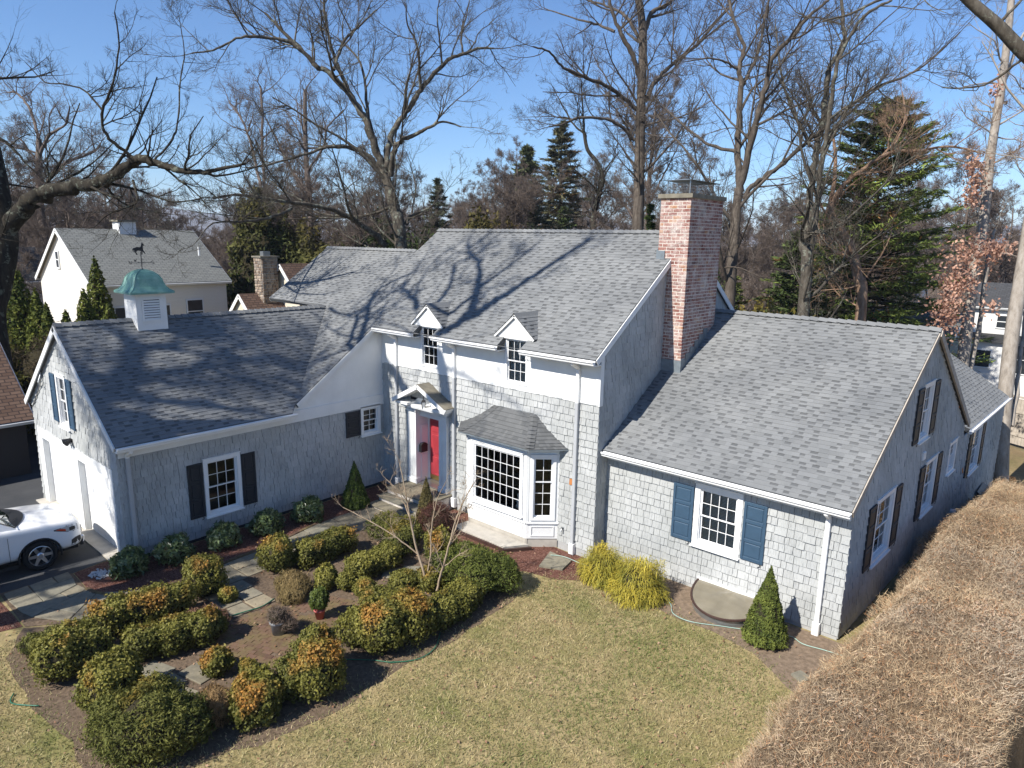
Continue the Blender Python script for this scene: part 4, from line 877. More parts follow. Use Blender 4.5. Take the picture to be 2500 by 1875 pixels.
def sheet(name, poly, z, material, label):
    from mathutils.geometry import tessellate_polygon
    m = MB(); tri = tessellate_polygon([[Vector((a, b_, 0)) for a, b_ in poly]])
    m.add([(a, b_, z) for a, b_ in poly], [tuple(t) for t in tri]); o = m.build(name, material)
    for p in o.data.polygons:
        if p.normal.z < 0: p.flip()
    return tag(o, label, kind='structure')
def wobble(poly, amp=0.06, step=0.35):
    out = []
    for i in range(len(poly)):
        p, q = Vector(poly[i]), Vector(poly[(i+1) % len(poly)]); n_ = max(1, int((q-p).length/step))
        for k in range(n_): v_ = p.lerp(q, k/n_); out.append((v_.x+random.uniform(-amp, amp), v_.y+random.uniform(-amp, amp)))
    return out
sheet('driveway', [(-0.55, -8.60), (-0.40, -9.42), (-0.5, -10.92), (-0.3, -12.5), (-0.3, -30), (-18, -30), (-18, -3.5), (-6.75, -3.5), (-6.75, -8.25), (-6.4, -8.55)], 0.004, 'asphalt', 'black asphalt driveway in front of the garage doors')
sheet('garden_soil', wobble([(2.95, -8.3), (2.4, -9.9), (1.55, -11.0), (2.6, -11.5), (4.4, -11.65), (5.8, -11.5), (6.9, -11.5), (8.0, -10.7), (8.45, -9.4), (8.75, -8.0), (8.55, -6.6), (8.65, -5.0), (8.55, -3.6), (8.4, -2.6), (6.9, -2.2), (5.4, -2.2), (3.3, -1.9), (2.75, -3.4), (3.0, -5.6), (3.0, -7.2)]), 0.005, 'soil', 'brown soil of the formal hedge garden')
sheet('mulch_bed', [(0.05, -8.3), (-0.5, -8.62), (-0.38, -9.42), (0.75, -9.48), (1.5, -9.22), (1.92, -8.70), (1.96, -7.84), (1.78, -6.5), (1.76, -5.6), (1.34, -3.4), (1.33, -1.8), (1.34, -0.05), (0.05, -0.05)], 0.008, 'mulch', 'red brown bark mulch bed along the garage wall')
sheet('mulch_bed', wobble([(3.42, -0.05), (8.6, -0.05), (8.7, 0.4), (9.3, 0.4), (9.3, -0.9), (8.5, -1.55), (7.7, -1.75), (6.9, -2.35), (5.4, -2.3), (3.42, -1.95)]), 0.009, 'mulch', 'red brown mulch below the bay window')
sheet('mulch_bed', wobble([(9.3, 0.42), (15.2, 0.42), (15.2, -2.2), (14.4, -1.9), (13.6, -1.25), (12.5, -1.0), (11.2, -1.05), (9.3, -0.5)]), 0.007, 'bare_soil', 'bare brown soil along the foot of the right wing')
sheet('mulch_bed', [(-0.28, -11.02), (0.9, -10.98), (1.5, -10.98), (1.3, -11.7), (0.6, -12.6), (-0.28, -12.7)], 0.008, 'mulch', 'red brown mulch island beside the driveway at the left edge')
# flagstone walk
walk = tag(sheet('walkway', [(-0.40, -9.44), (0.76, -9.50), (1.52, -9.24), (1.94, -8.70), (1.98, -7.84), (1.80, -6.5), (1.78, -5.6), (1.36, -3.4), (1.35, -1.78), (3.36, -1.78), (2.75, -3.4), (2.95, -5.6), (3.0, -6.5), (4.45, -6.75), (4.5, -7.8), (3.0, -7.9), (2.9, -8.4), (2.35, -9.9), (1.55, -10.95), (-0.5, -10.94)], 0.011, 'soil', 'flagstone walk curving from the driveway to the front steps'), kind='structure')
cl = [Vector(p) for p in ((-0.44, -10.20, 0), (0.55, -10.22, 0), (1.45, -10.0, 0), (2.05, -9.2, 0), (2.42, -8.3, 0), (2.46, -7.2, 0), (2.38, -6.2, 0), (2.32, -5.2, 0), (2.05, -4.0, 0), (2.0, -3.0, 0), (2.3, -1.80, 0))]
hwid = [0.70, 0.68, 0.66, 0.58, 0.50, 0.50, 0.56, 0.58, 0.62, 0.66, 0.92]
def cpos(s):
    i = min(int(s), len(cl)-2); t = s-i; p = cl[i].lerp(cl[i+1], t); d = (cl[min(i+2, len(cl)-1)]-cl[max(i-1, 0)]).normalized(); return p, Vector((-d.y, d.x, 0)), hwid[i]+(hwid[i+1]-hwid[i])*t
def flag(quad, parent, z=0.012, h=0.022):
    c = sum((Vector(q) for q in quad), Vector((0, 0, 0)))/4; m = MB(); P = [Vector(q) for q in quad]; h += random.uniform(-.006, .008)
    jit = [p + Vector((random.uniform(-.012, .012), random.uniform(-.012, .012), 0)) for p in P]; ins = [c + (p-c)*(1-0.014/max(0.1, (p-c).length)) for p in jit]; top = [c + (p-c)*(1-0.03/max(0.1, (p-c).length)) for p in jit]
    m.add([p+Z*z for p in ins] + [p+Z*(z+h*.7) for p in ins] + [p+Z*(z+h) for p in top], [(0, 1, 5, 4), (1, 2, 6, 5), (2, 3, 7, 6), (3, 0, 4, 7), (4, 5, 9, 8), (5, 6, 10, 9), (6, 7, 11, 10), (7, 4, 8, 11), (8, 9, 10, 11)]); o = m.build('flagstone', 'flagstone', parent)
s_ = 0.0
while s_ < len(cl)-1-0.05:
    ds = random.uniform(0.42, 0.75); s1_ = min(s_+ds, len(cl)-1.001); (p, n_, h0), (q, n2, h1) = cpos(s_), cpos(s1_)
    cuts = [-1, random.uniform(-.35, .35), 1] if random.random() < .6 else [-1, random.uniform(-.5, -.2), random.uniform(.2, .5), 1]
    for a_, b_ in zip(cuts[:-1], cuts[1:]): flag([p+n_*h0*b_, p+n_*h0*a_, q+n2*h1*a_, q+n2*h1*b_], walk)
    s_ = s1_
for gx in range(3):
    for gy in range(2): x_, y_ = 3.0+gx*.5, -7.82+gy*.53; flag([(x_, y_, 0), (x_+.48, y_+random.uniform(-.05, .05), 0), (x_+.48, y_+.52, 0), (x_, y_+.5, 0)], walk)
tf = thing('stone_path', 'weathered flagstones between the clipped hedges of the garden', 'path', (5.6, -9.3, 0)); tf['kind'] = 'structure'; del tf['category']
for (x_, y_, w_, h_, r_) in ((5.15, -9.75, .62, .5, .3), (5.75, -9.75, .5, .55, .2), (5.85, -9.2, .7, .45, .25), (6.25, -9.75, .5, .5, .35), (5.7, -3.6, .7, .5, .7), (6.1, -3.25, .6, .5, .75), (5.4, -4.05, .55, .5, .7)):
    c_, s__ = math.cos(r_), math.sin(r_); flag([(x_ + a*c_-b_*s__, y_ + a*s__+b_*c_, 0) for a, b_ in ((-w_/2, -h_/2), (w_/2, -h_/2), (w_/2, h_/2), (-w_/2, h_/2))], tf, 0.008)
stn = tag(MB().prism(WORLD, [(7.55, -0.42), (8.30, -0.47), (8.42, -1.02), (7.86, -1.28)], 0.012, 0.06).build('stepping_stone', 'flagstone'), 'square flat stone beside the downspout near the bay window', 'paving stone')
tag(MB().prism(WORLD, [(14.36, -1.44), (14.46, -1.20), (14.72, -1.30), (14.62, -1.58)], 0.01, 0.05).build('stepping_stone', 'flagstone'), 'small grey flat stone at the edge of the brown hedge', 'paving stone')
# sunken worn brick paving in the garden, laid in running bond
pv = thing('garden_paving', 'worn mossy brick paving in the middle of the hedge garden', None, (5.7, -7.4, 0)); pv['kind'] = 'structure'
_m = MB(); _m.bevbox(WORLD, 0, 1, 0, 1, 0, 1, .05); pme = unit_mesh('paving_brick', 'paving_brick', _m); nbk = 0
pf_fr = Fr((4.55, -9.0, 0.004), (0.93, 0.37, 0), (-0.37, 0.93, 0))
for row in range(26):
    for cc in range(12):
        a_ = cc*.212 + (0.106 if row % 2 else 0); b_ = row*.107; w_ = pf_fr.p(a_, b_)
        if nbk >= 290 or random.random() < .06 or w_.x > 7.2 or w_.y < -9.0 or (w_.x < 4.5): continue
        nbk += 1; piece('paving_brick', pme, pf_fr, a_, b_, random.uniform(-.004, .006), .203, .098, .012, pv)
# brick edging of the mulch bed
be = MB(); pts_ = [(0.72, -9.50), (1.1, -9.42), (1.5, -9.24), (1.78, -8.95), (1.94, -8.6), (1.97, -7.9), (1.90, -7.2), (1.79, -6.5), (1.77, -5.7), (1.60, -4.7), (1.35, -3.5)]
for i in range(len(pts_)-1):
    p, q = Vector((*pts_[i], 0)), Vector((*pts_[i+1], 0)); L = (q-p).length; k_ = max(1, int(L/.2)); f = Fr(p, q-p, Vector((-(q-p).y, (q-p).x, 0)))
    for k in range(k_): be.cur = random.random(); be.bevbox(f, k*L/k_+.006, (k+1)*L/k_-.006, -.05, .05, 0.008, 0.055+random.uniform(-.01, .008), .008)
tag(be.build('brick_edging', 'paving_brick'), 'low brick edging between the mulch bed and the flagstone walk', 'edging')
# ------------------------------------------------------------------ small things in the garden
def hose(name, pts, label, material, r=0.014):
    r *= .72
    P = [Vector(p) for p in pts]; out = []
    for i in range(len(P)-1):
        p0, p1, p2, p3 = P[max(i-1, 0)], P[i], P[i+1], P[min(i+2, len(P)-1)]
        for k in range(6):
            t = k/6; out.append(0.5*((2*p1)+(p2-p0)*t+(2*p0-5*p1+4*p2-p3)*t*t+(3*p1-p0-3*p2+p3)*t**3))
    out.append(P[-1]); tag(MB().tube(out, r, 6).build(name, material, smooth=True), label, 'hose')
hose('garden_hose', [(4.36, -7.95, .05), (4.47, -7.52, .06), (4.52, -7.13, .05), (4.40, -6.75, .05)], 'green garden hose lying across the garden paving', 'hose_green', .018)
hose('garden_hose', [(7.55, -7.05, .03), (7.98, -6.69, .03), (8.33, -6.46, .03), (8.62, -6.04, .03), (8.58, -5.57, .03), (8.27, -5.13, .05)], 'dark green hose curving along the lawn edge under the big hedge', 'hose_green', .016)
hose('garden_hose', [(7.72, -0.62, .075), (8.05, -0.46, .08), (8.52, -0.41, .04), (9.0, -0.36, .03), (9.7, -0.45, .03), (10.6, -0.25, .03), (11.25, -0.60, .03), (11.55, -0.98, .03), (12.0, -1.02, .03), (12.6, -0.72, .03), (13.2, -0.42, .03), (13.83, -0.09, .03), (14.17, -0.20, .03), (14.60, -0.12, .03), (15.2, -0.05, .03)], 'pale green hose running along the foot of the right wing', 'hose_pale', .014)
hose('garden_hose', [(4.0, -11.75, .03), (4.3, -11.85, .03), (4.75, -11.55, .04)], 'short length of dark hose on the soil at the left garden edge', 'hose_green', .016)
pot = thing('plant_pot', 'round grey plant pot with a dead plant on the garden paving', 'plant pot', (5.72, -7.42, 0.01))
MB().lathe(Fr((5.72, -7.42, 0.01), X, Y), [(0.13, 0), (0.17, 0.26), (0.19, 0.27), (0.19, 0.31), (0.165, 0.31), (0.16, 0.27), (0.0, 0.27)], 20).build('pot', 'grey_pot', pot, True)
pot2 = thing('plant_pot', 'pink pot holding a small ball topiary beside the garden paving', 'plant pot', (5.86, -6.50, 0.01))
MB().lathe(Fr((5.86, -6.50, 0.01), X, Y), [(0.08, 0), (0.12, 0.2), (0.13, 0.2), (0.13, 0.23), (0.11, 0.23), (0.10, 0.2), (0.0, 0.2)], 18).build('pot', 'pink_pot', pot2, True)
# window well cover
ww = thing('window_well_cover', 'half round brown plastic window well cover at the foot of the right wing', 'window well cover', (12.36, 0.47, 0)); m = MB(); NX, NY = 24, 7; rx, ry = 0.93, 1.22
for j in range(NY+1):
    for i in range(NX+1):
        a = PI*i/NX; r_ = j/NY; x_, y_ = rx*r_*math.cos(a), -ry*r_*math.sin(a); zz = 0.30 - 0.12*r_**2*abs(math.sin(a)) + 0.02*math.cos(a*6)*r_*(1-r_)*2
        m.v.append((12.36+x_, 0.47+y_, zz)); m.r.append(0)
for j in range(NY):
    for i in range(NX): k = j*(NX+1)+i; m.f.append((k, k+1, k+NX+2, k+NX+1))
m.build('cover', 'well_plastic', ww, True)
MB().tube([(12.36+rx*math.cos(PI*i/24), 0.47-ry*math.sin(PI*i/24), 0.30-0.12*abs(math.sin(PI*i/24))) for i in range(25)], 0.028, 6).build('rim', 'dark_brown', ww)
MB().box(WORLD, 11.40, 13.32, 0.44, 0.476, 0.27, 0.36).build('ledger', 'white_paint', ww)
m = MB()
for i in range(24): a0, a1 = PI*i/24, PI*(i+1)/24; m.face([(12.36+.9*math.cos(a0), .47-1.18*math.sin(a0), 0), (12.36+.9*math.cos(a1), .47-1.18*math.sin(a1), 0), (12.36+.9*math.cos(a1), .47-1.18*math.sin(a1), .18), (12.36+.9*math.cos(a0), .47-1.18*math.sin(a0), .18)])
m.build('well_wall', 'sheet_metal', ww)
# splash stones by the garage downspout
rs = MB(); 
for k in range(140):
    a = random.uniform(0, 2*PI); rr = random.uniform(0, .5)**.8*.6; c_ = Vector((0.15+rr*math.cos(a)*.9, -9.0+rr*math.sin(a)*.7, 0.012)); s = random.uniform(.018, .04); rs.cur = random.random()
    rs.lathe(Fr(c_, (random.uniform(-1, 1), random.uniform(-1, 1), .2), (.3, .2, .1)) if False else Fr(c_, X, Y), [(s*.6, 0), (s, s*.35), (s*.6, s*.8), (0.001, s*.9)], 5)
tag(rs.build('splash_stones', 'pebble'), 'pale pebbles heaped at the garage corner by the driveway', kind='stuff')

# ================================================================== FOLIAGE HELPERS
def unit(v): return v/np.maximum(np.linalg.norm(v, axis=1, keepdims=True), 1e-9)
def lumps(p, seed, f=3.0):
    s = seed*1.7; x, y, z = p[:, 0]*f, p[:, 1]*f, p[:, 2]*f
    return (np.sin(x*1.3+s)+np.sin(y*1.7+s*2.1+x*.6)+np.sin(z*1.9+s*.7+y*.5)+.6*np.sin(x*3.1+z*2.3+s)+.6*np.sin(y*3.7-z*2.9+s*1.3))/3.6
def leaf_quads(pos, nrm, size, asp, rng, spread=0.7, along=None):
    """one diamond leaf per point; returns V (4n,3) and F"""
    n_ = len(pos); nn = unit(nrm + rng.normal(0, spread, (n_, 3)))
    t = rng.normal(0, 1, (n_, 3)) if along is None else along + rng.normal(0, .35, (n_, 3))
    t = unit(t - nn*np.sum(t*nn, 1, keepdims=True)); b_ = np.cross(nn, t)
    s = (size*rng.uniform(.6, 1.35, n_))[:, None] if np.isscalar(size) else size[:, None]
    V = np.stack([pos-t*s, pos+b_*s*asp, pos+t*s, pos-b_*s*asp], 1).reshape(-1, 3)
    F = np.arange(n_*4).reshape(-1, 4); return V, F
def blob_points(lobes, n_, rng, seed, power=2.0, bump_=0.10):
    """points and normals on the union of lobes (cx,cy,cz,rx,ry,rz); points inside another lobe are dropped"""
    L = np.array(lobes, float); area = (L[:, 3]*L[:, 4]+L[:, 3]*L[:, 5]+L[:, 4]*L[:, 5]); pick = rng.choice(len(L), n_, p=area/area.sum()); q = L[pick]
    d = unit(rng.normal(0, 1, (n_, 3))); d[:, 2] = np.where(d[:, 2] < -0.55, -d[:, 2], d[:, 2])
    rad = (np.abs(d)**power).sum(1)**(-1/power)
    loc = d*rad[:, None]*(1+bump_*lumps(d*1.4, seed+pick*3.1, 2.2)[:, None]+bump_*.55*lumps(d*1.4, seed*1.7+pick, 6.0)[:, None])*rng.uniform(.82, 1.05, n_)[:, None]*np.where(rng.uniform(0, 1, n_) < .07, rng.uniform(1.03, 1.22, n_), 1.0)[:, None]
    p = q[:, :3]+loc*q[:, 3:]; nr = unit(d/q[:, 3:])
    keep = p[:, 2] > 0.02
    for i in range(len(L)):
        e = (p-L[i, :3])/L[i, 3:]; inside = (np.abs(e)**power).sum(1) < 0.62; keep &= ~(inside & (pick != i))
    return p[keep], nr[keep]
def ellipsoid_core(mb, lobes, f=0.86, power=2.0):
    for (cx, cy, cz, rx, ry, rz) in lobes:
        N1, N2 = 8, 12; V = []; F = []
        for i in range(N1+1):
            th = PI*i/N1
            for j in range(N2):
                ph = 2*PI*j/N2; d = np.array([math.sin(th)*math.cos(ph), math.sin(th)*math.sin(ph), math.cos(th)]); r_ = (np.abs(d)**power).sum()**(-1/power)*f
                V.append((cx+d[0]*r_*rx, cy+d[1]*r_*ry, max(0.0, cz+d[2]*r_*rz)))
        for i in range(N1):
            for j in range(N2): F.append((i*N2+j, (i+1)*N2+j, (i+1)*N2+(j+1) % N2, i*N2+(j+1) % N2))
        mb.add(V, F)
def mixcol(a, b_, t): return np.array(a)[None]*(1-t[:, None]) + np.array(b_)[None]*t[:, None]
bush_id = [0]
def bush(name, label, cat, lobes, n_, green=(.235, .215, .045), green2=(.060, .075, .018), orange=0.0, size=.029, asp=.62, power=2.0, group=None, bump_=.20, material='leaf', topcol=(.44, .215, .05), spread=.7, upright=False):
    bush_id[0] += 1; sd = bush_id[0]; rng = np.random.default_rng(100+sd); L = np.array(lobes, float); c = L[:, :2].mean(0)
    t = thing(name, label, cat, (float(c[0]), float(c[1]), float(gz_(c[0], c[1]))), group)
    p, nr = blob_points(lobes, n_, rng, sd, power, bump_)
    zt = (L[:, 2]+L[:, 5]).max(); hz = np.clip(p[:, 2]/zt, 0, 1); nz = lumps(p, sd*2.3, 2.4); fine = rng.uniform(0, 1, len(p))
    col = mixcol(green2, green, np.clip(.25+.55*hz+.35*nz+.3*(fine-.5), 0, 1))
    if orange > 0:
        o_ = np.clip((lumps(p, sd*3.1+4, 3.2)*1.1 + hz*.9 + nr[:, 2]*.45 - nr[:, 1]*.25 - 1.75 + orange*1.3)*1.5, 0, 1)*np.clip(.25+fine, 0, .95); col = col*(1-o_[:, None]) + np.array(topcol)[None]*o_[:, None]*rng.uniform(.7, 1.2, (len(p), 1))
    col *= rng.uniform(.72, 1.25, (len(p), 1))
    al = np.tile(np.array([[0, 0, 1.0]]), (len(p), 1))+nr*.4 if upright else None
    V, F = leaf_quads(p, nr, size, asp, rng, spread, al)
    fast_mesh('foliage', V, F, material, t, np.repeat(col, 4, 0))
    cm = MB(); ellipsoid_core(cm, lobes, .84, power); cm.build('stems', 'twig_core', t, True)
    return t
def lob(*a): return [tuple(map(float, x)) for x in a]
def shrink(L, k=.90): return [(x, y, z*(k+.04), rx*k, ry*k, rz*(k+.02)) for x, y, z, rx, ry, rz in L]
G2 = 'clipped boxwood hedges of the formal garden'
BUSH = [
 ('tall rounded box shrub clipped flat at the top beside the walk', lob((3.02, -7.72, .45, .46, .46, .50), (2.95, -7.75, .75, .40, .38, .25)), 5200, .25, 3),
 ('rounded bronze box shrub beside the walk nearer the steps', lob((3.12, -5.92, .42, .44, .44, .46), (3.0, -5.8, .7, .3, .3, .2)), 4600, .55, 3),
 ('long low box hedge with orange tips nearest the flagstone walk bend', lob((3.42, -5.05, .32, .36, .55, .34), (3.42, -4.35, .34, .36, .55, .36)), 6000, .45, 4),
 ('dark green low box hedge behind the sapling', lob((4.95, -4.65, .30, .42, .5, .33), (4.98, -4.0, .30, .4, .45, .33)), 5200, .12, 3),
 ('orange and green upright box shrub near the bay window', lob((5.65, -2.75, .42, .38, .4, .48), (5.6, -2.45, .3, .35, .3, .3)), 4200, .50, 2.4),
 ('green box hedge linking the two big shrubs along the lawn', lob((8.02, -4.75, .33, .40, .62, .36), (7.9, -4.05, .33, .38, .5, .36)), 7000, .05, 3.2),
 ('largest bronze box mound at the lawn edge beside the sapling', lob((7.72, -6.30, .52, .62, .55, .58), (7.25, -5.85, .52, .50, .50, .52), (7.9, -5.65, .52, .55, .5, .56), (7.2, -6.55, .35, .42, .4, .40)), 12500, .32, 2.6),
 ('split bronze box mound with bare stems showing at the lawn edge', lob((8.10, -8.00, .52, .46, .48, .58), (7.62, -7.75, .56, .42, .45, .56), (7.75, -8.25, .38, .42, .4, .42)), 9500, .50, 2.5),
 ('long orange tipped box hedge parallel to the walk at the left', lob((3.22, -9.75, .40, .36, .48, .42), (3.35, -9.15, .42, .36, .5, .42), (3.5, -8.65, .42, .34, .45, .42)), 8200, .52, 3.6),
 ('long bronze box hedge in the middle of the garden left of the paving', lob((4.55, -9.65, .34, .36, .45, .36), (4.75, -9.10, .34, .34, .48, .37), (4.95, -8.60, .36, .32, .4, .40)), 7600, .55, 3.0),
 ('small orange topped box ball beside the garden flagstones', lob((6.10, -8.95, .26, .30, .30, .30),), 2600, .72, 2.4),
 ('leftmost large bronze box mound beside the lawn', lob((4.15, -11.0, .46, .46, .46, .50), (3.75, -10.6, .46, .42, .42, .48), (4.2, -10.5, .42, .35, .4, .45), (3.4, -11.0, .3, .4, .3, .3)), 9500, .42, 2.6),
 ('rounded dark box shrub with a bronze crown next to the big front yew', lob((5.80, -10.75, .48, .46, .46, .54), (5.55, -10.5, .5, .4, .4, .5)), 7200, .45, 2.8),
 ('bronze green box mound between the front yew and the split mound', lob((7.85, -9.10, .36, .42, .46, .42), (7.6, -8.95, .36, .4, .4, .38)), 6000, .42, 2.6),
 ('tiny dark box sprout beside the walk', lob((3.65, -7.5, .16, .24, .22, .2),), 1500, .35, 2.0),
 ('small loose green shrub in front of the dark low hedge', lob((4.72, -5.55, .28, .3, .28, .32), (4.85, -5.7, .2, .22, .25, .22)), 2800, .2, 2.0),
 ('small round box ball left of the sapling', lob((5.18, -5.32, .2, .24, .24, .24),), 2000, .3, 2.0),
 ('small round box ball just beside the brick paving under the sapling', lob((5.75, -5.2, .2, .3, .28, .24),), 2200, .25, 2.0),
 ('low bright green box hedge behind the sapling stems', lob((6.2, -4.4, .22, .4, .35, .26), (6.6, -3.9, .26, .4, .4, .3)), 4200, .08, 2.4),
 ('tiny bronze box tuft right of the orange ball', lob((6.55, -8.55, .13, .3, .16, .16),), 1200, .4, 2.0),
]
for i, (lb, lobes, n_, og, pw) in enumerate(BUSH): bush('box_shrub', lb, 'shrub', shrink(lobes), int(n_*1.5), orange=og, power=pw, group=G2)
# yews and junipers with looser sprays
YW = dict(green=(.170, .165, .040), green2=(.055, .070, .018), size=.036, asp=.28, bump_=.22, spread=.9, material='needle')
bush('yew_shrub', 'large loose yew spreading at the bottom left of the garden', 'shrub', lob((7.35, -10.75, .50, .62, .60, .62), (6.95, -10.95, .42, .55, .5, .5), (7.6, -10.3, .42, .5, .45, .5), (6.9, -10.4, .45, .45, .45, .55)), 26000, orange=.18, topcol=(.22, .15, .03), **YW)
bush('yew_shrub', 'large spreading green yew at the lawn edge below the bay window', 'shrub', lob((7.55, -3.30, .46, .68, .62, .52), (7.05, -2.95, .44, .58, .55, .5), (7.9, -2.85, .40, .52, .5, .46), (6.7, -3.4, .36, .45, .45, .42)), 26000, green=(.155, .170, .038), green2=(.048, .072, .016), size=.033, asp=.34, bump_=.2, spread=.9, material='needle')
bush('juniper_shrub', 'low spreading olive juniper in front of the entry steps', 'shrub', lob((3.55, -2.75, .28, .62, .52, .36), (4.2, -2.75, .34, .55, .5, .42), (4.6, -3.2, .3, .45, .45, .4)), 15000, orange=.2, topcol=(.24, .15, .03), **YW)
bush('yew_shrub', 'ragged yew sprigs beside the walk at the far left', 'shrub', lob((3.0, -10.75, .2, .4, .3, .25), (2.75, -11.1, .16, .35, .25, .2)), 2800, **YW)
bush('ornamental_grass', 'dry tan clump of dead stems beside the split box mound', 'shrub', lob((7.35, -9.60, .24, .34, .34, .34),), 3600, green=(.26, .17, .08), green2=(.13, .085, .045), size=.07, asp=.10, bump_=.2, spread=.5, material='dry_twig', upright=True)
bush('dead_shrub', 'dry reddish brown dead shrub behind the long bronze hedge', 'shrub', lob((4.35, -8.35, .16, .5, .42, .22),), 3600, green=(.24, .14, .09), green2=(.12, .07, .045), size=.06, asp=.10, bump_=.25, spread=1.0, material='dry_twig')
bush('ornamental_grass', 'tan ornamental grass tuft beside the garden hose', 'shrub', lob((4.35, -6.25, .18, .5, .36, .26), (4.7, -6.45, .14, .35, .3, .2)), 4500, green=(.28, .20, .09), green2=(.12, .10, .04), size=.085, asp=.07, bump_=.2, spread=.6, material='dry_twig', upright=True)
bush('dead_shrub', 'tangle of bare reddish twigs beside the conical spruce at the steps', 'shrub', lob((4.3, -1.55, .36, .5, .45, .42),), 3400, green=(.10, .045, .035), green2=(.05, .03, .025), size=.09, asp=.05, bump_=.25, spread=1.2, material='dry_twig')
bush('dead_plant', 'dead grey plant in the round grey pot', 'plant', lob((5.72, -7.42, .42, .24, .24, .16), (5.9, -7.3, .25, .22, .2, .12)), 1400, green=(.17, .13, .10), green2=(.10, .07, .055), size=.07, asp=.06, spread=1.2, material='dry_twig')
bush('topiary', 'small clipped ball topiary in the pink pot', 'plant', lob((5.86, -6.50, .46, .20, .20, .26),), 2200, green=(.11, .14, .03), green2=(.05, .08, .015))
# cherry laurels against the garage wall
for lb, x_, y_, w_ in (('cherry laurel at the garage corner beside the driveway', .72, -8.55, .46), ('second cherry laurel from the driveway under the garage window', .78, -7.45, .50), ('middle cherry laurel in the mulch bed along the garage wall', .85, -6.2, .47), ('fourth cherry laurel along the garage wall, right of the shuttered window', .85, -4.95, .50), ('cherry laurel nearest the conical spruce along the garage wall', .95, -3.6, .50)):
    bush('cherry_laurel', lb, 'shrub', lob((x_, y_, .26, w_*.86, w_*.9, .32), (x_-.1, y_+.12, .36, w_*.6, w_*.6, .28)), 2300, green=(.135, .180, .065), green2=(.050, .080, .024), size=.068, asp=.34, bump_=.25, spread=.8, material='glossy_leaf', group='cherry laurels along the garage wall')
# dwarf conical spruces
def cone_shrub(name, label, x_, y_, r_, h_, n_, green, green2, sd, cat='conifer', lean=0.0, lump=.13, size=.03, asp=.4, group=None, material='needle', z0=None, taper=1.15):
    rng = np.random.default_rng(sd); z0 = float(gz_(x_, y_)) if z0 is None else z0; t = thing(name, label, cat, (x_, y_, z0), group)
    u = 1-np.sqrt(rng.uniform(0, 1, n_)); a = rng.uniform(0, 2*PI, n_); prof = (1-u**taper)*np.clip(u*9+.55, 0, 1)
    d = np.stack([np.cos(a), np.sin(a), np.full(n_, .25)], 1); P0 = np.stack([np.cos(a)*prof*2.0, np.sin(a)*prof*2.0, u*h_/r_], 1)
    rr = r_*prof*(1+lump*lumps(P0, sd, 3.4)+lump*.7*lumps(P0, sd+9, 7.5))*rng.uniform(.84, 1.04, n_)
    p = np.stack([x_+np.cos(a)*rr+lean*u, y_+np.sin(a)*rr, z0+.03+u*h_], 1)
    cv = lumps(P0, sd, 3.4)+.8*lumps(P0, sd+9, 7.5); col = mixcol(green2, green, np.clip(.5+.45*cv+rng.uniform(-.2, .2, n_), 0, 1))*rng.uniform(.75, 1.2, (n_, 1))
    V, F = leaf_quads(p, d, size, asp, rng, .9); fast_mesh('foliage', V, F, material, t, np.repeat(col, 4, 0))
    MB().lathe(Fr((x_, y_, z0), X, Y), [(r_*.5, 0), (r_*.86, .08*h_), (r_*.62, .4*h_), (r_*.25, .78*h_), (.01, .95*h_)], 12).build('trunk', 'twig_core', t, True)
    return t
cone_shrub('dwarf_spruce', 'cone shaped dwarf spruce on the soil in front of the right wing', 13.50, -.62, .47, 1.72, 15000, (.165, .190, .040), (.050, .072, .018), 7)
cone_shrub('dwarf_spruce', 'cone shaped dwarf spruce against the garage wall left of the steps', 1.10, -2.05, .43, 1.50, 12000, (.125, .165, .035), (.042, .068, .016), 8)
cone_shrub('dwarf_spruce', 'slim brownish dwarf spruce standing right beside the entry steps', 3.62, -1.35, .34, 1.42, 9000, (.17, .14, .055), (.07, .06, .024), 9)
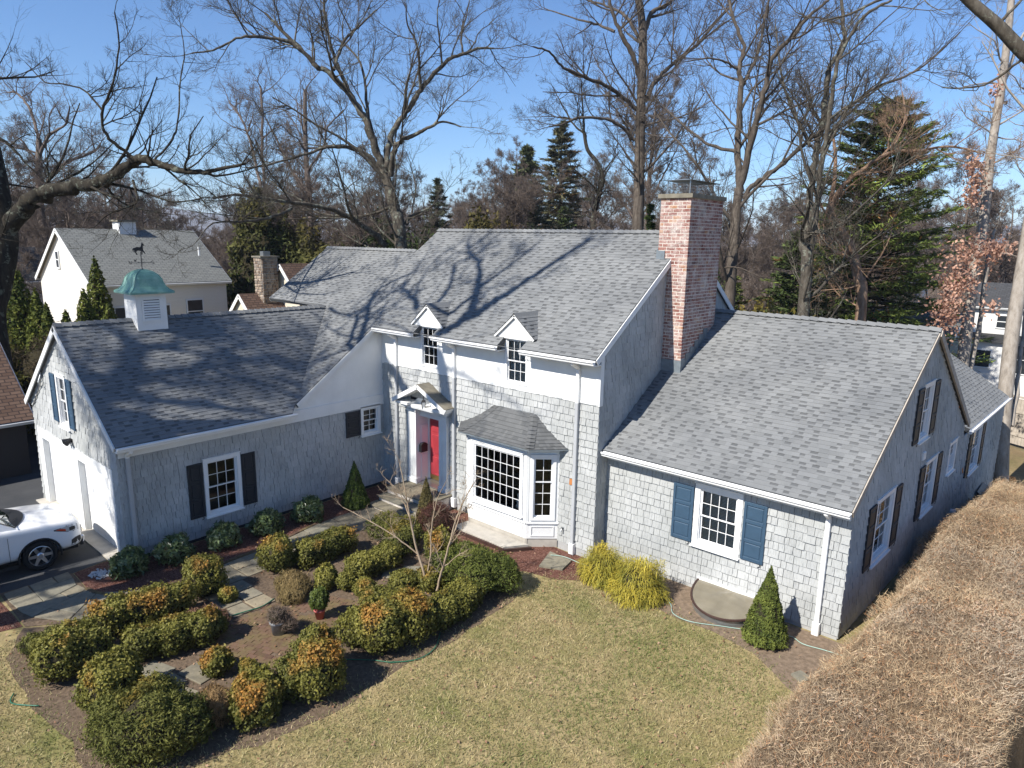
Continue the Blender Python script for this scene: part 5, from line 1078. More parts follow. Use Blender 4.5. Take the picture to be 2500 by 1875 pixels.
# gold thread cypresses: drooping yellow strands
def gold_mop(label, x_, y_, r_, h_, sd):
    rng = np.random.default_rng(sd); t = thing('gold_cypress', label, 'shrub', (x_, y_, 0), 'gold thread cypresses'); n_ = 5200
    d0 = unit(rng.normal(0, 1, (n_, 3))); d0[:, 2] = np.abs(d0[:, 2]); sh = rng.uniform(.62, .98, n_)*(1+.22*lumps(d0*1.6, sd, 2.6)+.10*lumps(d0, sd+3, 7))
    s = np.array([x_, y_, .05])+d0*sh[:, None]*np.array([r_, r_, h_]); s += rng.normal(0, .02, s.shape); a = np.arctan2(d0[:, 1], d0[:, 0])+rng.normal(0, .7, n_); out = np.stack([np.cos(a), np.sin(a), np.zeros(n_)], 1); side = np.stack([-np.sin(a), np.cos(a), np.zeros(n_)], 1)
    Ls = rng.uniform(.06, .20, n_); droop = rng.uniform(.2, 1.5, n_); rise = rng.uniform(.0, .9, n_)*np.clip(d0[:, 2]+.3, 0, 1); K = 4; V = np.zeros((n_, K, 2, 3)); w_ = rng.uniform(.005, .010, n_)
    for k in range(K):
        tt = k/(K-1); c = s + out*(Ls*tt*(1-.3*tt*droop))[:, None] + np.array([0, 0, 1.0])*(Ls*(rise*tt-droop*tt*tt))[:, None]; ww_ = (w_*(1-.6*tt))[:, None]; V[:, k, 0] = c-side*ww_; V[:, k, 1] = c+side*ww_
    V[..., 2] = np.maximum(V[..., 2], .015); idx = np.arange(n_*K*2).reshape(n_, K, 2); F = np.stack([idx[:, :-1, 0], idx[:, :-1, 1], idx[:, 1:, 1], idx[:, 1:, 0]], -1).reshape(-1, 4)
    col = mixcol((.21, .215, .040), (.54, .43, .06), np.clip(.55+.45*lumps(s, sd, 6)+rng.uniform(-.3, .3, n_), 0, 1))*rng.uniform(.75, 1.2, (n_, 1))
    fast_mesh('strands', V.reshape(-1, 3), F, 'leaf', t, np.repeat(col, K*2, 0)); cm = MB(); ellipsoid_core(cm, [(x_, y_, h_*.36, r_*.62, r_*.62, h_*.45)], 1.0); cm.build('stems', 'twig_core', t, True)
    return t
gold_mop('gold thread cypress nearer the main house corner', 9.42, -.70, .58, .84, 21); gold_mop('larger gold thread cypress beside the window well cover', 10.50, -.78, .70, .92, 22)
# ------------------------------------------------------------------ brown winter hedge on the right
hd = thing('hedge', 'wide brown leafless clipped hedge along the right side of the house', 'hedge', (16.6, 0, 0)); rng = np.random.default_rng(33)
def hedge_top(x, y):
    q = np.stack([np.ravel(x), np.ravel(y), np.zeros(np.size(x))], 1); lm = (.13*lumps(q, 5, .8)+.09*lumps(q, 6, 2.1)+.05*lumps(q, 7, 5.5)).reshape(np.shape(x))
    return 1.50 + lm - .95*sstep(.85, 0, x-hx0(y))**1.3 - .5*sstep(.16, 0, hx1(y)-x) + gz_(x, y)*.9
hx0 = lambda y: 15.12+.022*np.maximum(y, 0)+.10*np.sin(y*.8)+.07*np.sin(y*2.7+1)+.04*np.sin(y*6.1)-.45*sstep(0, -6, y); hx1 = lambda y: 18.02+.02*y+.08*np.sin(y*.7+2)+.05*np.sin(y*3.1)
NXh, NYh = 44, 220; gx_, gy_ = np.meshgrid(np.linspace(0, 1, NXh), np.linspace(-13.0, 13.5, NYh)); xx = hx0(gy_)+(hx1(gy_)-hx0(gy_))*gx_; zz = hedge_top(xx, gy_)-.12
zz[:, 0] = gz_(xx[:, 0], gy_[:, 0]); zz[:, -1] = gz_(xx[:, -1], gy_[:, -1]); zz[0] = 0; zz[-1] = gz_(xx[-1], gy_[-1])
Vh = np.stack([xx, gy_, zz], -1).reshape(-1, 3); ii = np.arange(NXh*NYh).reshape(NYh, NXh); Fh = np.stack([ii[:-1, :-1], ii[:-1, 1:], ii[1:, 1:], ii[1:, :-1]], -1).reshape(-1, 4)
fast_mesh('stems', Vh, Fh, 'hedge_core', hd, smooth=True)
NT = 210000; yy = -12.8+26*rng.uniform(0, 1, NT)**1.25; fx = rng.uniform(-.03, .985, NT); xx = hx0(yy)+(hx1(yy)-hx0(yy))*fx; zt = hedge_top(xx, yy); dep = rng.normal(.03, .075, NT)
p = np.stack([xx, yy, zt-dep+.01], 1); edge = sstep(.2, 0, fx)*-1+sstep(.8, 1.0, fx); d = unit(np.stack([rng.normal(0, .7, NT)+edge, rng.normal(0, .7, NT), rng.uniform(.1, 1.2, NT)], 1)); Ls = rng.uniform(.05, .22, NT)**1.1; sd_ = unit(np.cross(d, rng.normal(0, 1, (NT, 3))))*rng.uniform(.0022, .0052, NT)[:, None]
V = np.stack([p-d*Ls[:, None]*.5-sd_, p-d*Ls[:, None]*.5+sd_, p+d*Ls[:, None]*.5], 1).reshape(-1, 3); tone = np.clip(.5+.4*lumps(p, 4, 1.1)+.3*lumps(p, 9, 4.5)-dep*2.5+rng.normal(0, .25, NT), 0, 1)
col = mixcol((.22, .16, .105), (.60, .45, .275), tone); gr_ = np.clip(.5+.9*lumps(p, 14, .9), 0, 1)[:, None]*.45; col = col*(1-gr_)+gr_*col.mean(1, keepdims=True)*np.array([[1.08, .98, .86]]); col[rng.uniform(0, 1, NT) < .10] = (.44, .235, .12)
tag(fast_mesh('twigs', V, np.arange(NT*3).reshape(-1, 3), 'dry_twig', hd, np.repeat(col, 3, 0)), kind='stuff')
NL = 2600; yy = rng.uniform(-10, 9, NL); fx = rng.uniform(.05, .95, NL); cl_ = rng.uniform(0, 1, NL) < .16; yy[cl_] = rng.normal(.6, .25, cl_.sum()); xx = hx0(yy)+(hx1(yy)-hx0(yy))*fx; xx[cl_] = rng.normal(17.2, .35, cl_.sum())
p = np.stack([xx, yy, hedge_top(xx, yy)+rng.uniform(-.05, .03, NL)], 1); V, F = leaf_quads(p, np.tile([[0, 0, 1.0]], (NL, 1)), .026, .6, rng, .5); col = mixcol((.36, .21, .11), (.60, .44, .32), rng.uniform(0, 1, NL))
tag(fast_mesh('dead_leaves', V, F, 'leaf', hd, np.repeat(col, 4, 0)), kind='stuff')
# ------------------------------------------------------------------ lawn grass
rng = np.random.default_rng(44); NG = 260000
gx_ = rng.uniform(2.0, 15.4, NG); gy_ = -.6-14.4*rng.uniform(0, 1, NG)
garden = [(2.95, -8.3), (2.4, -9.9), (1.55, -11.0), (2.6, -11.5), (4.4, -11.65), (5.8, -11.5), (6.9, -11.5), (8.0, -10.7), (8.45, -9.4), (8.75, -8.0), (8.55, -6.6), (8.65, -5.0), (8.55, -3.6), (8.4, -2.6), (8.0, -1.9), (8.6, -1.45), (9.3, -0.6), (11.2, -1.1), (12.5, -1.05), (13.6, -1.3), (14.4, -2.0), (15.4, -2.3), (15.4, 2), (1.3, 2), (1.3, -8)]
def inside(px, py, poly):
    res = np.zeros(len(px), bool); j = len(poly)-1
    for i in range(len(poly)):
        (xi, yi_), (xj, yj) = poly[i], poly[j]; cnd = ((yi_ > py) != (yj > py)) & (px < (xj-xi)*(py-yi_)/(yj-yi_+1e-12)+xi); res ^= cnd; j = i
    return res
jx, jy = gx_+rng.normal(0, .28, NG), gy_+rng.normal(0, .28, NG); ok = ~inside(jx, jy, garden) & (gy_ < -.6)
gx_, gy_ = gx_[ok], gy_[ok]; n_ = len(gx_); h_ = rng.uniform(.025, .07, n_); a = rng.uniform(0, 2*PI, n_); ln = rng.normal(0, .040, (n_, 2)); w_ = rng.uniform(.004, .010, n_)
b0 = np.stack([gx_-np.cos(a)*w_, gy_-np.sin(a)*w_, np.zeros(n_)], 1); b1 = np.stack([gx_+np.cos(a)*w_, gy_+np.sin(a)*w_, np.zeros(n_)], 1); tp = np.stack([gx_+ln[:, 0], gy_+ln[:, 1], h_], 1)
pp = np.stack([gx_, gy_, np.zeros(n_)], 1); tn = np.clip(.28+.42*np.exp(-((gx_-11.5)**2/9+(gy_+3.6)**2/7))+.5*lumps(pp, 3, .55)+.45*lumps(pp, 8, 1.7)+.25*lumps(pp, 11, 5.0)+rng.normal(0, .25, n_), 0, 1)
col = mixcol((.56, .445, .25), (.20, .225, .07), tn)*rng.uniform(.5, 1.3, (n_, 1))
tag(fast_mesh('grass', np.stack([b0, b1, tp], 1).reshape(-1, 3), np.arange(n_*3).reshape(-1, 3), 'leaf', None, np.repeat(col, 3, 0)), 'short dormant tan and green grass of the front lawn', kind='stuff')
# fallen leaves on lawn and beds
NL = 1500; lx, ly = rng.uniform(1, 15.2, NL), rng.uniform(-13, 0.2, NL); p = np.stack([lx, ly, np.full(NL, .045)], 1); V, F = leaf_quads(p, np.tile([[0, 0, 1.0]], (NL, 1)), .03, .6, rng, .4); col = mixcol((.22, .11, .06), (.45, .30, .19), rng.uniform(0, 1, NL))
tag(fast_mesh('fallen_leaves', V, F, 'leaf', None, np.repeat(col, 4, 0)), 'scattered brown fallen leaves on the lawn and beds', kind='stuff')


# ================================================================== BARE TREES
def smooth_line(P, R, n_sub=4):
    P = np.asarray(P, float); R = np.asarray(R, float); k = len(P); out = []; rr = []
    for i in range(k-1):
        p0, p1, p2, p3 = P[max(i-1, 0)], P[i], P[i+1], P[min(i+2, k-1)]
        for j in range(n_sub):
            t = j/n_sub; out.append(.5*((2*p1)+(p2-p0)*t+(2*p0-5*p1+4*p2-p3)*t*t+(3*p1-p0-3*p2+p3)*t**3)); rr.append(R[i]+(R[i+1]-R[i])*t)
    out.append(P[-1]); rr.append(R[-1]); return np.array(out), np.array(rr)
def batch_tubes(P, R, sides):
    """P (n,k,3), R (n,k) -> V, F (quads)"""
    n_, k, _ = P.shape; T = np.empty_like(P); T[:, 1:-1] = P[:, 2:]-P[:, :-2]; T[:, 0] = P[:, 1]-P[:, 0]; T[:, -1] = P[:, -1]-P[:, -2]
    T /= np.maximum(np.linalg.norm(T, axis=2, keepdims=True), 1e-9); ref = np.where(np.abs(T[:, :1, 2:3]) < .9, np.array([0, 0, 1.0]), np.array([1.0, 0, 0]))
    E1 = np.cross(T, np.broadcast_to(ref, T.shape)); E1 /= np.maximum(np.linalg.norm(E1, axis=2, keepdims=True), 1e-9); E2 = np.cross(T, E1)
    a = 2*PI*np.arange(sides)/sides; V = P[:, :, None]+R[:, :, None, None]*(np.cos(a)[None, None, :, None]*E1[:, :, None]+np.sin(a)[None, None, :, None]*E2[:, :, None])
    idx = np.arange(n_*k*sides).reshape(n_, k, sides); nx = np.roll(idx, -1, 2); F = np.stack([idx[:, :-1], nx[:, :-1], nx[:, 1:], idx[:, 1:]], -1).reshape(-1, 4)
    return V.reshape(-1, 3), F
def extend(starts, dirs, lens, r0, r1, k, rng, wig, up):
    n_ = len(starts); P = np.empty((n_, k, 3)); P[:, 0] = starts; d = dirs.copy(); st = (lens/(k-1))[:, None]
    for i in range(1, k):
        d = unit(d + rng.normal(0, wig, (n_, 3)) + np.array([0, 0, up])); P[:, i] = P[:, i-1]+d*st
    R = r0[:, None]+(r1-r0)[:, None]*(np.linspace(0, 1, k)[None]**.8); return P, R
def spawn(P, R, per, rng, ang=(.5, 1.05), tmin=.15, lenf=(.35, .6), up=.15, plen=None):
    """side branches along batches of branches"""
    n_, k, _ = P.shape; m = n_*per; ib = np.repeat(np.arange(n_), per); t = (tmin+(1-tmin)*rng.uniform(0, 1, m)**1.05)*(k-1); i0 = np.minimum(t.astype(int), k-2); f = (t-i0)[:, None]
    s = P[ib, i0]*(1-f)+P[ib, i0+1]*f; tg = unit(P[ib, i0+1]-P[ib, i0]); r_ = R[ib, i0]*(1-f[:, 0])+R[ib, i0+1]*f[:, 0]
    q = rng.normal(0, 1, (m, 3)); q[:, 2] += up; q = unit(q-tg*np.sum(q*tg, 1, keepdims=True)); an = rng.uniform(*ang, m)[:, None]; d = unit(tg*np.cos(an)+q*np.sin(an))
    L = np.linalg.norm(np.diff(P, axis=1), axis=2).sum(1)[ib]; ln = L*rng.uniform(*lenf, m)*(1.15-.55*t/(k-1)); return s, d, ln, r_
def tree_geometry(limbs, seed, dens=1.3, l1=(1.2, 3.0), n2=6, n3=5, n4=4, rmin=.005, wig=.22, up=.06, tw=1.0, skip=.18, lw=1.0, trunk0=.45):
    rng = np.random.default_rng(seed); VV = []; FF = []; off = 0
    def put(V, F):
        nonlocal off
        VV.append(V); FF.append(F+off); off += len(V)
    S = []; D_ = []; Ln = []; Rr = []
    for li, lm in enumerate(limbs):
        A = np.array(lm, float); A[:, 3] *= lw; P, R = smooth_line(A[:, :3], A[:, 3], 5); P[1:-1] += rng.normal(0, .25, (len(P)-2, 3))*R[1:-1, None]
        R = R*(1+.06*rng.normal(0, 1, len(R))); put(*batch_tubes(P[None], R[None], 12 if R[0] > .12 else 7))
        seg = np.linalg.norm(np.diff(P, axis=0), axis=1); L = seg.sum(); cum = np.concatenate([[0], np.cumsum(seg)])/L
        t0 = trunk0 if li == 0 else skip; n_ = max(2, int(L*dens*(1-t0))); t = t0+(1-t0)*rng.uniform(0, 1, n_)
        t = np.concatenate([t, [1.0]]); i0 = np.clip(np.searchsorted(cum, t)-1, 0, len(P)-2); f = ((t-cum[i0])/(cum[i0+1]-cum[i0]))[:, None]
        s = P[i0]*(1-f)+P[i0+1]*f; tg = unit(P[i0+1]-P[i0]); q = rng.normal(0, 1, (n_+1, 3)); q[:, 2] += .35; q = unit(q-tg*np.sum(q*tg, 1, keepdims=True)); an = rng.uniform(.55, 1.15, n_+1)[:, None]; an[-1] = .1
        S.append(s); D_.append(unit(tg*np.cos(an)+q*np.sin(an))); r_ = (R[i0]*(1-f[:, 0])+R[i0+1]*f[:, 0]); ln = rng.uniform(*l1, n_+1)*np.clip(.55+r_*6, .6, 1.6); Ln.append(ln); Rr.append(np.minimum(r_*.6, .010+.014*ln))
    S = np.concatenate(S); D_ = np.concatenate(D_); Ln = np.concatenate(Ln); Rr = np.concatenate(Rr)
    P1, R1 = extend(S, D_, Ln, Rr, np.maximum(Rr*.3, rmin), 7, rng, wig, up); put(*batch_tubes(P1, R1, 5))
    s, d, l, r_ = spawn(P1, R1, n2, rng); P2, R2 = extend(s, d, l, np.maximum(np.minimum(r_*.7, .004+.012*l), rmin*1.1), np.full(len(l), rmin*.8), 6, rng, wig*1.1, up); put(*batch_tubes(P2, R2, 4))
    s, d, l, r_ = spawn(P2, R2, n3, rng, lenf=(.4, .75)); P3_, R3 = extend(s, d, l, np.maximum(r_*.75, rmin), np.full(len(l), rmin*.7), 4, rng, wig*1.1, up); put(*batch_tubes(P3_, R3, 3))
    if n4:
        s, d, l, r_ = spawn(P3_, R3, n4, rng, lenf=(.4, .75)); P4, R4 = extend(s, d, np.maximum(l, .12*tw), np.full(len(l), rmin*.8), np.full(len(l), rmin*.55), 3, rng, wig, up); put(*batch_tubes(P4, R4, 3))
    return np.concatenate(VV), np.concatenate(FF), P2.reshape(-1, 3)
def bare_tree(name, label, limbs, material, seed, group=None, **kw):
    b0 = limbs[0][0]; t = thing(name, label, 'tree', (b0[0], b0[1], float(gz_(b0[0], b0[1]))), group)
    lim0 = np.array(limbs[0], float); P, R = smooth_line(lim0[:, :3], lim0[:, 3], 5); V, F = batch_tubes(P[None], R[None], 14)
    fast_mesh('trunk', V, F, material, t, smooth=True)
    V, F, tips = tree_geometry(limbs, seed, **kw); nk = len(P)*12 if lim0[0, 3] > .12 else len(P)*7
    V, F = V[nk:], F[F.min(1) >= nk]-nk
    fast_mesh('crown', V, F, material, t, smooth=True)
    return t, tips

# limbs of the individual trees: (x, y, z, radius)
TREES = {
 'T1': [
  [(-7.07,6.84,-0.6,0.395), (-7.17,6.84,7.76,0.292), (-7.67,6.9,9.56,0.255), (-8.07,6.87,10.68,0.217), (-8.34,6.8,11.28,0.179)],
  [(-8.34,6.8,11.28,0.16), (-8.62,6.67,12.31,0.146), (-9.08,6.4,13.55,0.131), (-9.63,6.02,14.62,0.116), (-10.37,5.41,15.53,0.102), (-10.72,5.08,15.73,0.088), (-11.17,4.71,16.36,0.074), (-11.84,4.16,17.18,0.06), (-12.44,3.66,17.93,0.046)],
  [(-10.72,5.08,15.73,0.074), (-11.05,4.47,16.36,0.065), (-11.38,3.86,16.7,0.057), (-11.98,2.62,16.67,0.049), (-12.23,1.98,16.45,0.041), (-12.45,1.16,15.92,0.033), (-12.76,0.36,15.68,0.026)],
  [(-9.5,6.04,14.33,0.084), (-10.92,6.13,16.52,0.069), (-11.62,6.31,17.89,0.054), (-12.35,6.65,19.6,0.039)],
  [(-10.19,5.59,15.61,0.065), (-10.59,6.57,17.13,0.054), (-10.57,7.33,17.86,0.041), (-10.49,8.36,18.8,0.029)],
  [(-8.62,6.67,12.31,0.075), (-9.55,7.04,13.45,0.065), (-10.88,7.87,15.5,0.054), (-11.93,8.26,16.85,0.043), (-13.48,8.22,18,0.031)],
  [(-8.2,6.84,10.98,0.141), (-8.35,7.02,11.59,0.132), (-8.53,7.38,12.6,0.122), (-8.49,7.87,13.46,0.112), (-8.27,8.5,14.26,0.102), (-8.16,9.04,15.07,0.092), (-7.94,9.68,15.89,0.082), (-7.58,10.44,16.64,0.071), (-7.18,11.04,16.92,0.061), (-6.87,11.52,17.18,0.05), (-6.36,12.15,17.23,0.039)],
  [(-8.16,9.04,15.07,0.068), (-7.99,8.79,16.03,0.055), (-7.84,8.48,17.02,0.042), (-7.92,8.06,17.64,0.03), (-7.74,7.83,18.45,0.018)],
  [(-7.26,10.95,16.87,0.049), (-7.72,11.24,17.71,0.04), (-8.05,11.91,18.88,0.03), (-8.32,12.41,19.8,0.02)],
  [(-8.03,6.99,10.99,0.113), (-7.61,6.91,12.12,0.097), (-7.26,7.01,12.47,0.083), (-6.44,7.29,12.79,0.068), (-5.95,7.45,12.98,0.054), (-5.24,7.68,13.22,0.04), (-4.31,7.88,12.96,0.026)],
  [(-8.43,6.74,11.35,0.094), (-8.68,6.33,11.84,0.083), (-9.05,5.69,12.17,0.071), (-9.57,4.72,12.17,0.06), (-9.88,3.92,11.84,0.048), (-10.54,2.25,11.23,0.037), (-10.88,1.46,11.06,0.026)],
  [(-7.15,7.15,8.82,0.085), (-7.2,7.4,9.2,0.066), (-6.99,7.92,9.44,0.048), (-6.75,8.54,9.77,0.029)],
  [(-7.74,6.37,7.87,0.123), (-7.8,5.51,8.64,0.106), (-8.03,3.84,9.37,0.088), (-8.16,2.7,9.54,0.073), (-8.23,1.58,9.62,0.059), (-8.27,-0.19,9.78,0.044), (-8.19,-1.38,9.6,0.031)],
  [(-7.94,1.76,9.35,0.059), (-7.47,0.64,8.98,0.046), (-6.73,-1.14,8.74,0.034), (-6.07,-2.48,8.65,0.023), (-5.1,-3.56,8.03,0.014)],
 ],
 'T2': [
  [(-1.15,17.69,-0.6,0.401), (-1.25,17.69,8.74,0.297), (-1.68,18.24,12.04,0.268), (-2.08,18.74,15.08,0.239), (-2.57,19.35,18.8,0.21), (-3.19,19.47,21.16,0.18)],
  [(-2.31,18.91,16.43,0.117), (-2.62,18.56,17.61,0.1), (-3.06,18.06,18.61,0.083), (-3.44,17.62,19.74,0.067), (-3.51,17.51,20.57,0.051)],
  [(-2.18,18.6,14.91,0.096), (-2.78,16.96,15.77,0.08), (-3.37,15.32,16.12,0.066), (-3.78,14.09,16.48,0.053), (-3.95,13.37,16.96,0.041), (-4.23,12.47,17.05,0.029)],
  [(-3.33,17.85,18.69,0.063), (-4.64,17.92,19.32,0.05), (-5.93,17.9,19.78,0.036), (-7.97,17.87,20.63,0.022)],
  [(-1.93,18.96,15.42,0.106), (-1.92,19.68,16.35,0.094), (-1.67,20.7,17.31,0.082), (-1.08,22.4,18.62,0.07), (-0.95,22.92,19.12,0.058), (-0.37,25.21,21.38,0.045)],
  [(-2.5,19.27,18.29,0.117), (-2.92,20.65,20.11,0.094), (-2.63,21.82,20.74,0.07), (-2.63,22.81,21.73,0.045)],
  [(-2.56,19.22,18.29,0.085), (-3.89,19.73,19.91,0.069), (-5.08,19.72,20.62,0.052), (-6.34,19.61,21.16,0.034)],
  [(-2.08,18.27,13.39,0.085), (-2.49,17.42,14.05,0.073), (-2.97,16.45,14.29,0.062), (-3.51,15.21,14.18,0.051), (-3.81,14.26,13.78,0.04), (-4.05,13.64,13.64,0.03)],
 ],
 'T3': [
  [(-11.13,28,-0.6,0.259), (-11.23,28,8.85,0.192), (-11.3,28.57,11.08,0.177), (-11.24,29.01,12.5,0.162), (-11.69,28.95,13.67,0.147), (-12.37,28.61,14.59,0.133), (-12.73,28.62,15.76,0.118)],
  [(-12.73,28.62,15.76,0.088), (-13.7,28.69,16.42,0.07), (-15.33,29.15,18.14,0.051), (-16.48,29.55,19.51,0.031)],
  [(-12.73,28.62,15.76,0.088), (-12.45,27.93,17.33,0.058), (-12.1,27.14,19.03,0.028)],
 ],
 'T4': [
  [(5.41,14.75,-0.6,0.31), (5.31,14.75,6.85,0.23), (5.12,15.19,9.02,0.203), (4.99,15.51,10.58,0.177)],
  [(5.01,15.49,10.44,0.133), (4.63,15.93,12.22,0.121), (4.39,16.35,13.67,0.109), (4.13,16.75,15.13,0.096), (3.96,16.85,15.72,0.084), (3.92,17.27,16.76,0.071), (3.44,17.28,17.73,0.058), (3,17.37,18.85,0.046)],
  [(4.17,16.66,14.7,0.081), (4.14,17.21,15.34,0.073), (4.13,18.12,16.41,0.065), (3.96,19.01,17.66,0.056), (3.81,19.57,18.52,0.047), (3.62,20.37,19.74,0.038)],
  [(5.07,15.54,10.44,0.124), (5.34,15.4,12.12,0.113), (5.62,15.32,13.42,0.102), (5.84,15.28,14.3,0.092), (6,15.18,15.15,0.083), (6.21,15.18,15.75,0.074), (6.82,15.37,16.37,0.065), (7.29,15.48,16.98,0.056), (7.93,15.67,17.5,0.047)],
  [(5.22,15.59,10.16,0.088), (5.64,15.69,10.77,0.081), (6.48,15.94,11.43,0.073), (7.4,16.17,12.33,0.065), (8.25,16.37,13.06,0.057), (8.96,16.51,13.7,0.05), (9.76,16.66,14.31,0.042), (10.67,16.84,14.59,0.036), (11.38,16.94,15.04,0.029), (12.28,16.97,15.93,0.022)],
  [(4.61,15.89,12.15,0.071), (3.44,15.69,12.49,0.057), (2.36,15.65,13.2,0.043), (1.09,15.68,14.25,0.028)],
  [(4,16.87,15.65,0.054), (3.71,16.33,15.93,0.042), (3.26,15.47,16.04,0.029), (2.73,14.26,15.75,0.017)],
 ],
 'T5': [
  [(8.54,14.8,-0.6,0.301), (8.44,14.8,7,0.223), (8.19,14.91,8.17,0.202), (8.18,15.06,8.7,0.182)],
  [(8.2,14.99,8.43,0.124), (8.12,15.33,9.36,0.116), (7.93,15.89,11.03,0.108), (7.88,16.37,12.25,0.101), (7.81,16.82,13.41,0.093), (7.65,17.27,14.79,0.085), (7.58,17.5,15.48,0.076), (7.84,18.09,16.26,0.068), (7.67,18.45,17.46,0.06), (7.37,18.64,18.52,0.052)],
  [(8.41,15.07,8.04,0.107), (8.54,14.94,9.98,0.096), (8.59,14.78,11.54,0.085), (8.66,14.75,12.09,0.076), (8.81,14.54,14.2,0.065), (8.96,14.48,15.16,0.055), (9.57,14.67,16.4,0.046), (10.37,15,16.88,0.037)],
  [(7.63,16.14,12.18,0.067), (6.9,16.37,13.31,0.057), (6.3,16.6,14.32,0.047), (5.73,17.04,15.65,0.037), (5.06,17.77,17.56,0.027)],
  [(8.66,14.75,12.09,0.055), (8.72,15.54,12.72,0.045), (8.81,16.61,13.6,0.035), (9.23,18.03,14.34,0.025)],
 ],
 'T6': [
  [(8.96,21.59,-0.6,0.315), (8.86,21.59,5.71,0.233), (8.55,21.62,6.8,0.219), (8.07,21.59,8.18,0.204), (7.2,21.22,9.56,0.19), (7.07,21.24,10.02,0.175)],
  [(7.13,21.24,9.87,0.107), (7.34,21.37,10.71,0.095), (7.89,21.72,11.47,0.084), (8.63,22.17,12.14,0.072), (9.34,22.57,12.5,0.061), (10.26,23.03,12.56,0.049), (11.34,23.56,12.69,0.038), (12.46,24.01,12.37,0.027)],
  [(7.07,21.24,10.02,0.088), (6.79,22.26,11.94,0.074), (6.43,22.75,13.17,0.06), (5.82,23.04,14.42,0.045), (5.47,23.82,16.13,0.031)],
  [(8.63,22.17,12.14,0.057), (9.03,23.34,13.04,0.045), (9.09,24.32,14.28,0.033), (8.68,24.86,15.53,0.02)],
 ],
 'T7': [
  [(12.89,25.28,-0.6,0.365), (12.79,25.28,1.83,0.271), (12.57,26.16,5.65,0.257), (12.48,26.56,7.34,0.244), (12.51,26.91,8.52,0.231), (12.39,27.47,10.92,0.217), (12.27,27.82,12.52,0.204), (12.21,28.21,14.12,0.19), (12.16,28.72,16.12,0.177), (12.04,29.18,18.12,0.164), (11.87,29.68,20.43,0.15)],
  [(12.17,28.6,15.64,0.09), (12.26,29.58,17.17,0.074), (12.49,30.71,18.74,0.058), (12.86,31.87,20.1,0.041)],
  [(12.03,28.62,16.11,0.05), (11.51,27.5,15.99,0.035), (10.98,26.26,15.71,0.019)],
  [(13.04,25.51,1.84,0.13), (13.06,26.38,3.78,0.116), (12.95,27.23,5.94,0.102), (12.77,27.93,7.93,0.087), (12.84,28.53,9.14,0.072)],
  [(11.76,29.26,17.56,0.041), (11.67,28.78,18.17,0.03), (11.59,28.35,18.69,0.02)],
 ],
 'T8': [
  [(15.64,19.79,-2.47,0.291), (15.22,20.29,0.61,0.281), (14.93,21.05,4.25,0.271), (14.85,21.65,6.68,0.261), (14.79,22.26,9.03,0.252), (14.68,22.91,11.71,0.242), (14.36,23.57,15.06,0.232), (13.86,24.07,18.4,0.222)],
  [(15.46,20.6,0.98,0.103), (15.31,21.84,3.24,0.087), (15.09,23.04,5.58,0.071), (15,24.39,8.01,0.054)],
 ],
 'T9': [
  [(16.82,4.31,11.22,0.14), (15.94,3.8,12.14,0.128), (15.45,3.52,12.68,0.116), (14.94,3.22,13.17,0.103), (14.53,2.99,13.64,0.091)],
  [(15.45,3.52,12.68,0.037), (15.65,3.98,13.1,0.027), (15.83,4.4,13.52,0.017)],
  [(15.95,3.79,12.06,0.029), (15.42,3.98,11.69,0.024), (14.9,4.06,11.64,0.019), (14.5,4.11,11.72,0.013)],
 ],
 'T10': [
  [(-13.5,-7.75,-0.6,0.807), (-13.6,-7.75,4.71,0.598), (-13.64,-7.37,6.21,0.557), (-13.66,-6.92,7.87,0.516), (-14,-6.85,9.21,0.475), (-14.41,-6.79,10.71,0.434), (-14.96,-6.81,12.35,0.393), (-15.65,-6.82,14.44,0.353)],
  [(-13.67,-6.87,8.09,0.322), (-12.94,-6.33,9.14,0.293), (-12.27,-5.88,9.55,0.266), (-11.23,-5.23,9.89,0.238), (-10.19,-4.61,10.03,0.211), (-9.47,-4.16,10.36,0.185), (-8.98,-3.82,10.79,0.16)],
  [(-8.98,-3.82,10.79,0.175), (-8.65,-3.67,10.84,0.152), (-8.13,-3.48,10.69,0.129), (-7.19,-3.12,10.48,0.107), (-6.05,-2.66,10.35,0.084), (-5.44,-2.38,10.45,0.062), (-4.52,-1.98,10.6,0.041)],
  [(-8.87,-3.73,10.79,0.065), (-9.16,-4.31,11.33,0.058), (-9.26,-4.57,11.71,0.052), (-9.12,-4.62,12.36,0.045), (-8.69,-4.45,13,0.039), (-8.36,-4.35,13.62,0.032), (-8.01,-4.3,14.47,0.026), (-7.82,-4.42,15.28,0.02)],
  [(-9.12,-4.62,12.36,0.035), (-10.11,-4.8,13.11,0.03), (-11.08,-5.18,13.37,0.025), (-11.78,-5.47,13.47,0.02), (-12.78,-5.7,14.18,0.015)],
  [(-8.11,-3.43,10.8,0.043), (-8.12,-2.77,11.56,0.038), (-8.36,-2.39,12.32,0.032), (-9,-1.92,13.72,0.027), (-9.43,-1.49,14.84,0.021), (-10.1,-1.25,15.99,0.015)],
  [(-9.05,-3.86,10.11,0.044), (-8.45,-4.01,9.38,0.036), (-8.48,-4.5,9.09,0.029), (-8.53,-5,8.86,0.021), (-8.47,-5.47,8.44,0.014)],
  [(-14.44,-6.51,11.76,0.061), (-14.12,-6.12,11.34,0.049), (-13.89,-5.84,10.84,0.036), (-13.64,-5.55,10.4,0.023)],
 ],
 'T11': [
  [(-51.95,5.08,-0.6,0.478), (-52.05,5.08,5.6,0.354), (-53.16,5.27,9.74,0.307), (-53.81,5.66,13.2,0.259), (-54.23,6.07,15.97,0.212)],
  [(-54.23,6.07,15.97,0.141), (-56.91,6.45,18.62,0.115), (-59.18,6.27,20.21,0.086), (-60.54,5.86,20.47,0.056)],
